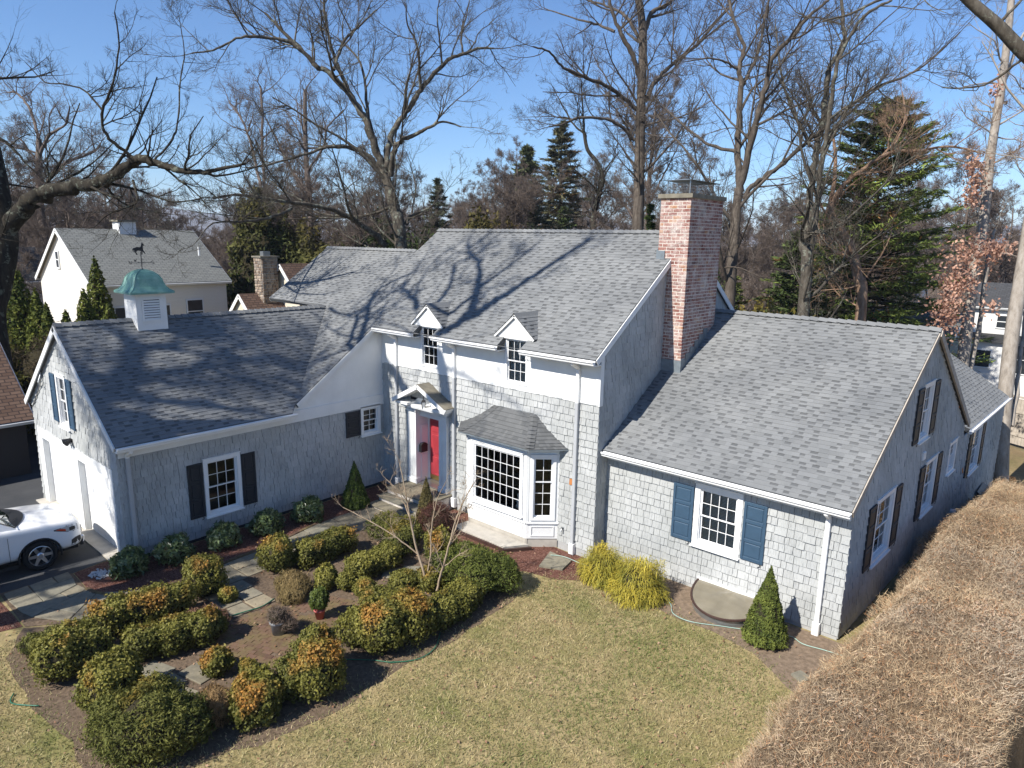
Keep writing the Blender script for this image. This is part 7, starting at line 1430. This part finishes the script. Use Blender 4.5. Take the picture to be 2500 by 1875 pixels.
# ================================================================== NEIGHBOURING BUILDINGS
def uv_slope(o, u, v):
    o, u, v = Vector(o), Vector(u).normalized(), Vector(v).normalized(); return lambda q: ((Vector(q)-o).dot(u), (Vector(q)-o).dot(v))
def gable_house(name, label, x0, x1, y0, y1, z0, ze, zr, along, wallm, roofm, wins=(), ov=.3, trim='white_paint'):
    """along 'y': ridge runs along Y"""
    h = thing(name, label, 'house', ((x0+x1)/2, (y0+y1)/2, z0)); m = MB()
    if along == 'y': xm = (x0+x1)/2; m.add([(x0, y0, z0), (x1, y0, z0), (x1, y1, z0), (x0, y1, z0), (x0, y0, ze), (x1, y0, ze), (x1, y1, ze), (x0, y1, ze), (xm, y0, zr), (xm, y1, zr)], [(0, 1, 5, 8, 4), (1, 2, 6, 5), (2, 3, 7, 9, 6), (3, 0, 4, 7)])
    else: ym = (y0+y1)/2; m.add([(x0, y0, z0), (x1, y0, z0), (x1, y1, z0), (x0, y1, z0), (x0, y0, ze), (x1, y0, ze), (x1, y1, ze), (x0, y1, ze), (x0, ym, zr), (x1, ym, zr)], [(0, 1, 5, 4), (1, 2, 6, 9, 5), (2, 3, 7, 6), (3, 0, 4, 8, 7)])
    m.build('wall', wallm, h)
    lines = MB(); z = z0+.25
    for sgn in (-1, 1):
        if along == 'y':
            k = (zr-ze)/((x1-x0)/2); e = Vector((((x0+x1)/2)+sgn*((x1-x0)/2+ov), y0-ov*.6, ze-ov*k)); f = Fr(e, Y, Vector((-sgn, 0, k)), Vector((sgn*k, 0, 1))); Lr, Ls = (y1-y0)+ov*1.2, ((x1-x0)/2+ov)*math.hypot(1, k)
        else:
            k = (zr-ze)/((y1-y0)/2); e = Vector((x0-ov*.6, ((y0+y1)/2)+sgn*((y1-y0)/2+ov), ze-ov*k)); f = Fr(e, X, Vector((0, -sgn, k)), Vector((0, sgn*k, 1))); Lr, Ls = (x1-x0)+ov*1.2, ((y1-y0)/2+ov)*math.hypot(1, k)
        r_ = MB(); r_.box(f, 0, Lr, 0, Ls, 0.0, .10); r_.build('roof', roofm, h, uv=uv_slope(e, f.u, f.v))
        t_ = MB(); t_.box(f, -.03, -.001, 0, Ls, -.12, .08).box(f, Lr+.001, Lr+.03, 0, Ls, -.12, .08).box(f, 0, Lr, -.05, -.002, -.06, .07); t_.build('fascia', trim, h)
    for (f, a0, a1, b0, b1, sh) in wins:
        w = part('window', h); c = (a0+a1)/2; MB().box(f, a0, a1, b0, b1, .0, .03).build('pane', 'far_glass', w); t_ = .07; g = MB()
        for q in ((a0-t_, a0, b0-t_, b1+t_), (a1, a1+t_, b0-t_, b1+t_), (a0, a1, b1, b1+t_), (a0, a1, b0-t_, b0), (a0, a1, (b0+b1)/2-.025, (b0+b1)/2+.025)): g.box(f, *q, .0, .06)
        g.build('frame', 'white_paint', w)
        if sh:
            for q in ((a0-t_-.42, a0-t_-.02), (a1+t_+.02, a1+t_+.42)): MB().box(f, q[0], q[1], b0, b1, 0, .05).build('shutter', 'shutter_dark', h)
    return h
fe = Fr((-21.6, -1.5, 0), Y, Z); fg_ = Fr((-30.0, -1.5, 0), X, Z)
ch = gable_house('cream_house', 'cream clapboard house with a grey gabled roof beyond the garage', -30.0, -21.6, -1.5, 5.6, -1.2, 5.7, 8.35, 'y', 'clapboard', 'far_grey_roof', [(fe, .95, 1.75, 2.6, 4.35, 0), (fe, 3.0, 3.75, 2.7, 4.35, 0), (fe, 4.75, 5.6, 3.3, 4.55, 0), (fg_, 3.35, 3.75, 6.3, 7.15, 0), (fg_, 7.0, 7.5, 2.6, 4.3, 0)])
MB().box(WORLD, -26.3, -25.3, 1.4, 2.3, 7.6, 8.85).build('chimney', 'white_paint', ch); MB().box(WORLD, -26.4, -25.2, 1.3, 2.4, 8.85, 8.95).build('chimney_cap', 'slab_cap', ch)
MB().tube([(-22.6, 4.6, 7.0), (-22.6, 4.6, 7.5)], .06, 8).build('vent_pipe', 'white_paint', ch)
# brown roofed cottage with stone chimney
ct_ = gable_house('cottage', 'cream cottage with brown roof and a fieldstone chimney behind the left roof', -18.3, -15.3, 6.5, 12.0, -1.0, 5.15, 6.65, 'y', 'cream_siding', 'far_brown_roof', ov=.35)
sc_ = part('stone_chimney', ct_); MB().box(WORLD, -17.75, -17.0, 5.35, 6.3, -1, 7.05).build('mortar', 'mortar', sc_); stn_ = MB()
for (fr, wd) in ((Fr((-17.75, 5.35, 0), X, Z), .75), (Fr((-17.0, 5.35, 0), Y, Z), .95)):
    z = 3.6
    while z < 7.0:
        hh = random.uniform(.12, .2); a = 0
        while a < wd-.04:
            w_ = random.uniform(.14, .3); a1 = min(a+w_, wd); stn_.cur = random.random(); stn_.bevbox(fr, a+.012, a1-.012, z+.012, z+hh-.012, -.02, random.uniform(.03, .06), .02); a = a1
        z += hh
tag(stn_.build('fieldstone', 'fieldstone', sc_), kind='stuff'); MB().box(WORLD, -17.85, -16.9, 5.25, 6.4, 7.05, 7.13).build('chimney_cap', 'slab_cap', sc_); MB().box(WORLD, -17.55, -17.2, 5.6, 6.0, 7.13, 7.38).build('flue_cap', 'sheet_metal', sc_)
gable_house('cottage_wing', 'low brown roofed wing in front of the stone chimney cottage', -18.9, -16.3, 4.4, 6.4, -1.0, 3.85, 5.05, 'y', 'cream_siding', 'far_brown_roof', ov=.25)
# white house far right
fw_ = Fr((9.5, 42.6, 0), X, Z)
wh = gable_house('white_house', 'white two storey house with a dark roof beyond the trees at the right', 10.4, 20.5, 43.0, 48.0, -2.6, 4.35, 5.7, 'x', 'clapboard_white', 'far_dark_roof', [(Fr((10.4, 43.0, 0), X, Z), 1.55, 2.2, 2.9, 3.7, 0), (Fr((10.4, 41.0, 0), X, Z), .9, 1.7, .4, 1.5, 0), (Fr((10.4, 41.0, 0), X, Z), 2.95, 4.4, .2, 2.0, 0)])
pm = MB(); pm.box(WORLD, 9.6, 20.0, 41.0, 43.0, -2.6, 2.1); pm.build('porch_wall', 'clapboard_white', wh); MB().add([(9.3, 40.7, 2.1), (20.4, 40.7, 2.1), (20.4, 43.05, 2.45), (9.3, 43.05, 2.45)], [(0, 1, 2, 3)]).build('porch_roof', 'far_dark_roof', wh)
gable_house('garage_shed', 'grey low roofed outbuilding peeking over the right wing ridge', 6.6, 11.2, 31.5, 37.0, -2.0, 3.3, 4.35, 'x', 'teal_siding', 'far_grey_roof', ov=.3)
dk = gable_house('dark_house', 'shaded house with dark shutters behind the oak trunk at the far left', -47, -39.5, -2.5, 6.5, -2.5, 4.9, 7.0, 'y', 'clapboard', 'far_dark_roof', [(Fr((-39.5, -2.5, 0), Y, Z), 1.2, 2.1, 2.4, 4.1, 1), (Fr((-39.5, -2.5, 0), Y, Z), 4.2, 5.1, 2.4, 4.1, 1)])
far_h = [(-64, 70, 'small grey roofed house far off behind the forked tree', 'far_grey_roof'), (-8, 96, 'small pale house far off between the trees right of the chimney', 'far_dark_roof'), (30, 88, 'distant house half hidden behind the pine', 'far_grey_roof')]
for x_, y_, lb, rm in far_h: gable_house('distant_house', lb, x_-5, x_+5, y_-4, y_+4, -8, 1.0, 4.2, 'x', 'clapboard_white', rm)
# shed / carport at the left edge
shd = gable_house('shed', 'brown shingled shed roof with white fascia at the left edge beside the garage', -15.6, -9.6, -16.0, -7.9, -.4, 2.15, 4.2, 'y', 'shed_dark', 'far_brown_roof', ov=.35)
MB().box(WORLD, -9.62, -9.5, -9.6, -9.45, -.3, 2.0).box(WORLD, -9.62, -9.5, -12.2, -12.05, -.3, 2.0).build('post', 'fence_wood', shd)
# board fence and tree side lawn items at the right
fn = thing('board_fence', 'pale board fence beyond the rear wing at the right edge', 'fence', (14.4, 30.2, -1.9)); p0, p1 = Vector((12.2, 31.3, -1.9)), Vector((19.5, 27.0, -1.9)); L = (p1-p0).length; f = Fr(p0, p1-p0, Z); k = int(L/.16)
for i in range(k): MB().box(f, i*L/k+.006, (i+1)*L/k-.006, .05, 2.45+random.uniform(-.01, .01), 0, .025).build('board', 'fence_wood', fn)
for i in range(4): MB().box(f, i*L/3-.05, i*L/3+.05, 0, 2.6, -.11, -.002).build('post', 'fence_wood', fn)
MB().box(f, 0, L, 2.50, 2.60, -.03, .06).box(f, 0, L, .5, .6, .026, .06).box(f, 0, L, 1.7, 1.8, .026, .06).build('rail', 'fence_wood', fn)
tag(MB().lathe(Fr((15.60, 22.6, float(gz_(15.6, 22.6))), X, Y), [(.05, 0), (.17, .06), (.21, .16), (.16, .27), (.03, .29)], 14).build('ball', 'pumpkin', None, True), 'small orange ball on the grass behind the house at the right', 'ball')
hp_ = thing('bulkhead', 'dark slanting cellar bulkhead against the rear wing at the right', 'bulkhead', (15.6, 15.2, -1.2)); MB().add([(15.3, 14.2, -1.6), (16.3, 14.2, -1.6), (16.3, 15.6, -1.6), (15.3, 15.6, -1.6), (15.3, 14.2, -.2), (16.3, 14.2, -1.1), (16.3, 15.6, -1.1), (15.3, 15.6, -.2)], [(0, 1, 5, 4), (1, 2, 6, 5), (2, 3, 7, 6), (4, 5, 6, 7)]).build('bulkhead_door', 'black_metal', hp_)
# ================================================================== THE CAR: white SUV nosed up to the garage
car = thing('parked_car', 'white SUV parked nose towards the garage doors', 'car', (-2.10, -9.84, 0.004)); CR = math.radians(-3.0)
cf = Fr((-2.10, -9.84, 0.004), (-math.sin(CR), math.cos(CR), 0), (-math.cos(CR), -math.sin(CR), 0), Z)     # a forward, b left, c up; origin between the front wheels
ST = [  # a, half width, sill z, belt z, hood/roof shoulder half width, shoulder z, centre z
 (1.02, .55, .42, .58, .50, .64, .66), (.99, .72, .34, .74, .62, .86, .90), (.90, .86, .27, .84, .70, .96, 1.02), (.70, .95, .25, .93, .76, 1.03, 1.09), (.35, .985, .25, .99, .80, 1.075, 1.13),
 (-.10, .99, .25, 1.03, .82, 1.11, 1.165), (-.55, .99, .25, 1.06, .84, 1.14, 1.19), (-.80, .99, .25, 1.07, .84, 1.16, 1.205), (-1.30, .99, .25, 1.09, .84, 1.16, 1.19), (-2.2, .99, .25, 1.10, .86, 1.17, 1.18), (-3.1, .99, .25, 1.11, .86, 1.18, 1.19), (-3.6, .98, .28, 1.12, .85, 1.19, 1.20), (-4.05, .93, .34, 1.10, .80, 1.17, 1.19), (-4.16, .86, .42, 1.0, .7, 1.1, 1.12)]
def section(s):
    a, w, zs, zb, wh, zh, zc = s; zb, zh, zc = zb*1.05, zh*1.06, zc*1.06; R_ = [(w*.93, zs), (w, zs+(zb-zs)*.35), (w*.995, zs+(zb-zs)*.7), (w*.985, zb), ((w+wh)/2+.015, (zb+zh)/2+.02), (wh, zh), (wh*.55, (zh*.35+zc*.65)), (0, zc)]
    return [(a, b_, c) for b_, c in R_] + [(a, -b_, c) for b_, c in R_[-2::-1]]
V = []; F = []; K = 15
for s in ST: V += [cf.p(*q) for q in section(s)]
for i in range(len(ST)-1):
    for j in range(K-1): F.append((i*K+j, (i+1)*K+j, (i+1)*K+j+1, i*K+j+1))
    F.append((i*K+K-1, (i+1)*K+K-1, (i+1)*K, i*K))
F.append(tuple(range(K))); F.append(tuple(range((len(ST)-1)*K, len(ST)*K))[::-1])
me = bpy.data.meshes.new('body'); me.from_pydata([v-BASE[car] for v in V], [], F); bm = bmesh.new(); bm.from_mesh(me); bmesh.ops.recalc_face_normals(bm, faces=bm.faces); bm.to_mesh(me); bm.free()
body = link('body', me, MAT['car_white'], car); sub = body.modifiers.new('s', 'SUBSURF'); sub.levels = 2; sub.render_levels = 2
cut = MB()
for a in (0.0, -3.07): cut.tube([cf.p(a, -1.3, .37), cf.p(a, -.62, .37)], .445, 28); cut.tube([cf.p(a, .62, .37), cf.p(a, 1.3, .37)], .445, 28)
co = cut.build('cutter', 'tyre', car); bo = body.modifiers.new('b', 'BOOLEAN'); bo.object = co; bo.operation = 'DIFFERENCE'; bo.solver = 'EXACT'
dg = bpy.context.evaluated_depsgraph_get(); nme = bpy.data.meshes.new_from_object(body.evaluated_get(dg)); body.modifiers.clear(); body.data = nme
for p in nme.polygons: p.use_smooth = True
nme.materials.clear(); nme.materials.append(MAT['car_white']); bpy.data.objects.remove(co)
from mathutils.bvhtree import BVHTree
bvh = BVHTree.FromPolygons([v.co for v in nme.vertices], [tuple(p.vertices) for p in nme.polygons])
# cabin
gh = MB(); rows = [(-.36, .90, 1.16, -3.95, .88), (-1.28, .70, 1.72, -3.75, .70), (-1.60, .62, 1.80, -3.60, .62)]
gv = []
for (af, hb, z, ar, hr) in rows: gv.append([cf.p(af, -hb, z), cf.p(ar, -hr, z), cf.p(ar, hr, z), cf.p(af, hb, z)])
mw = MB()
for k in range(2):
    for j in range(4): mw.face([gv[k][j], gv[k][(j+1) % 4], gv[k+1][(j+1) % 4], gv[k+1][j]])
mw.face(gv[2]); mw.build('cabin', 'car_white', car)
ws = MB(); A, B, C_, D_ = gv[0][0], gv[0][3], gv[1][3], gv[1][0]; nrm = (B-A).cross(D_-A).normalized(); nrm = nrm if nrm.z > 0 else -nrm
def quadpt(u, v): return A.lerp(B, u).lerp(D_.lerp(C_, u), v) + nrm*(.012+.05*math.sin(PI*u))
NQ = 10; 
for i in range(NQ+1):
    for j in range(5): ws.v.append(tuple(quadpt(.05+.9*i/NQ, .05+.9*j/4))); ws.r.append(0)
for i in range(NQ):
    for j in range(4): k = i*5+j; ws.f.append((k, k+5, k+6, k+1))
ws.build('windshield', 'car_glass', car, True)
for sgn in (-1, 1):
    for (a0, a1, a2, a3) in ((-.86, -1.95, -1.95, -1.45), (-2.05, -3.0, -2.98, -2.05), (-3.1, -3.75, -3.6, -3.1)):
        w0, w1 = (.905, .715); MB().face([cf.p(a0, sgn*w0, 1.20), cf.p(a1, sgn*w0, 1.20), cf.p(a2, sgn*w1, 1.69), cf.p(a3, sgn*w1, 1.69)]).build('side_window', 'car_glass', car)
cw = MB(); cw.v = []; 
for i in range(15):
    t = -1+2*i/14; cw.add([cf.p(-.10-.34*t*t, t*.86, 1.255-.05*t*t), cf.p(-.40-.30*t*t, t*.86, 1.275-.05*t*t+.02)], [])
for i in range(14): cw.f.append((i*2, i*2+1, i*2+3, i*2+2))
cw.build('cowl', 'car_plastic', car)
for b_ in (-.35, .25): MB().tube([cf.p(-.30, b_, 1.29), cf.p(-.46, b_-.30, 1.33), cf.p(-.56, b_-.55, 1.36)], .010, 5).build('wiper', 'car_plastic', car)
for sgn in (-1, 1):
    mi = part('mirror', car); m = MB(); m.tube([cf.p(-1.12, sgn*.93, 1.12), cf.p(-1.10, sgn*1.03, 1.15)], .035, 8); m.build('mirror_arm', 'car_plastic', mi); MB().lathe(Fr(cf.p(-1.19, sgn*1.09, 1.19), cf.v, Z, cf.u), [(.05, 0), (.095, .03), (.105, .10), (.08, .17), (.02, .19)], 12).build('mirror_shell', 'car_white', mi, True)
    hlm = part('headlight', car); e_ = Vector((.50, sgn*.866, 0)); sv = Vector((.866, -sgn*.50, 0))
    def patch(name, material, curve, par, off):
        m = MB(); n1, n2 = len(curve), 4
        for (s0, zl, zh) in curve:
            for k in range(n2):
                z_ = zl+(zh-zl)*k/(n2-1); o_ = e_*2.2+sv*s0; src = cf.p(o_.x, o_.y, z_); dr_ = -(cf.u*e_.x+cf.v*e_.y); hit = bvh.ray_cast(src-BASE[car], dr_)
                m.v.append(tuple((hit[0] if hit[0] is not None else src-BASE[car]+dr_*1.3)+BASE[car]-dr_*off)); m.r.append(0)
        for i_ in range(n1-1):
            for k in range(n2-1): q_ = i_*n2+k; m.f.append((q_, q_+n2, q_+n2+1, q_+1))
        return m.build(name, material, par, True)
    patch('lens', 'lamp_glass', [(-.16, .935, .945), (-.06, .885, .955), (.08, .83, .97), (.22, .80, .965), (.36, .79, .94), (.50, .81, .90)], hlm, .006)
    patch('side_marker', 'amber', [(-.15, .933, .945), (-.06, .888, .945), (.04, .855, .91)], hlm, .012)
    patch('lamp_bezel', 'car_plastic', [(-.19, .925, .955), (-.06, .873, .965), (.08, .818, .982), (.22, .788, .977), (.36, .778, .952), (.53, .798, .91)], hlm, .002)
    patch('lamp_bowl', 'car_plastic', [(.12, .84, .92), (.20, .83, .93), (.27, .84, .915)], hlm, .010)
    patch('fog_vent', 'car_plastic', [(.14, .42, .58), (.24, .42, .62), (.36, .44, .62), (.42, .48, .60)], car, .006)
    MB().tube([cf.p(.97, sgn*.86, .43), cf.p(1.01, sgn*.78, .56), cf.p(.96, sgn*.86, .60)], .016, 6).build('fog_trim', 'chrome', car)
    MB().tube([cf.p(-.62, sgn*.996, .30), cf.p(-.62, sgn*1.0, .62), cf.p(-.62, sgn*.992, 1.04)], .005, 4).build('door_gap', 'car_plastic', car); MB().tube([cf.p(-1.78, sgn*.996, .30), cf.p(-1.78, sgn*1.0, .62), cf.p(-1.78, sgn*.992, 1.05)], .005, 4).build('door_gap', 'car_plastic', car)
    MB().tube([cf.p(-1.50, sgn*1.0, .96), cf.p(-1.70, sgn*1.0, .97)], .014, 6).build('door_handle', 'car_white', car)
    MB().box(Fr(cf.p(0, sgn*.965, 0), cf.u, Z, cf.v*sgn), -2.55, -.48, .22, .30, 0, .03).build('sill_trim', 'car_plastic', car)
MB().box(cf, .93, 1.015, -.62, .62, .62, .80).build('grille', 'car_plastic', car); MB().box(cf, .93, 1.0, -.74, .74, .30, .44).build('lower_grille', 'car_plastic', car); MB().box(cf, .97, 1.026, -.60, .60, .70, .725).build('grille_bar', 'chrome', car)
rim_m = MB(); T_ = MB(); WH = Fr((0, 0, 0), X, Y)
T_.lathe(WH, [(.255, -.115), (.33, -.125), (.372, -.10), (.382, -.05), (.382, .05), (.372, .10), (.33, .125), (.262, .118), (.255, .06)], 36)
rim_m.lathe(WH, [(.262, .05), (.262, .105), (.245, .112), (.240, .06), (.235, .02)], 36); rim_m.lathe(WH, [(.075, .02), (.075, .085), (.05, .10), (.0, .10)], 16)
for k in range(6):
    a = 2*PI*k/6; u_, v_ = Vector((math.cos(a), math.sin(a), 0)), Vector((-math.sin(a), math.cos(a), 0)); rim_m.add([u_*.06-v_*.045+Z*.075, u_*.06+v_*.045+Z*.075, u_*.245+v_*.028+Z*.098, u_*.245-v_*.028+Z*.098, u_*.06-v_*.05+Z*.03, u_*.06+v_*.05+Z*.03, u_*.245+v_*.035+Z*.04, u_*.245-v_*.035+Z*.04], [(0, 1, 2, 3), (4, 0, 3, 7), (1, 5, 6, 2), (0, 4, 5, 1)])
dk_m = MB(); dk_m.lathe(WH, [(.25, .0), (.25, .012), (.0, .012)], 24)
tme, rme, dme = unit_mesh('tyre', 'tyre', T_), unit_mesh('rim', 'alloy', rim_m), unit_mesh('brake', 'black_metal', dk_m)
for x_ in (tme, rme): 
    for p in x_.polygons: p.use_smooth = x_ is tme
for a in (0.0, -3.07):
    for sgn in (-1, 1):
        w = part('wheel', car); f = Fr(cf.p(a, sgn*.885, .382), cf.u, Z, cf.v*sgn)
        for nm_, me_ in (('tyre', tme), ('rim', rme), ('brake_disc', dme)): piece(nm_, me_, f, 0, 0, 0, 1, 1, 1, w)
wa = MB()
for a in (0.0, -3.07):
    for sgn in (-1, 1): wa.tube([cf.p(a+.452*math.cos(t*PI/14), sgn*.985, .37+.452*math.sin(t*PI/14)) for t in range(-1, 16)], .022, 5)
wa.build('wheel_arch', 'car_plastic', car)
ub = MB(); ub.box(cf, -4.0, .9, -.60, .60, .20, .34); ub.build('underbody', 'car_plastic', car)
# ------------------------------------------------------------------ the air: faint haze over the distance
hm = bpy.data.materials.new('haze'); hm.use_nodes = True; n = hm.node_tree.nodes; l = hm.node_tree.links; n.clear()
ho = n.new('ShaderNodeOutputMaterial'); pv_ = n.new('ShaderNodeVolumePrincipled'); pv_.inputs['Density'].default_value = 0.00022; pv_.inputs['Color'].default_value = (0.78, 0.86, 1.0, 1); pv_.inputs['Anisotropy'].default_value = 0.0
l.new(pv_.outputs[0], ho.inputs['Volume']); MAT['haze'] = hm
tag(MB().box(WORLD, -4300, 4300, -4300, 4300, -45, 125).build('haze', 'haze'), 'thin pale haze in the air over the distance', kind='stuff')
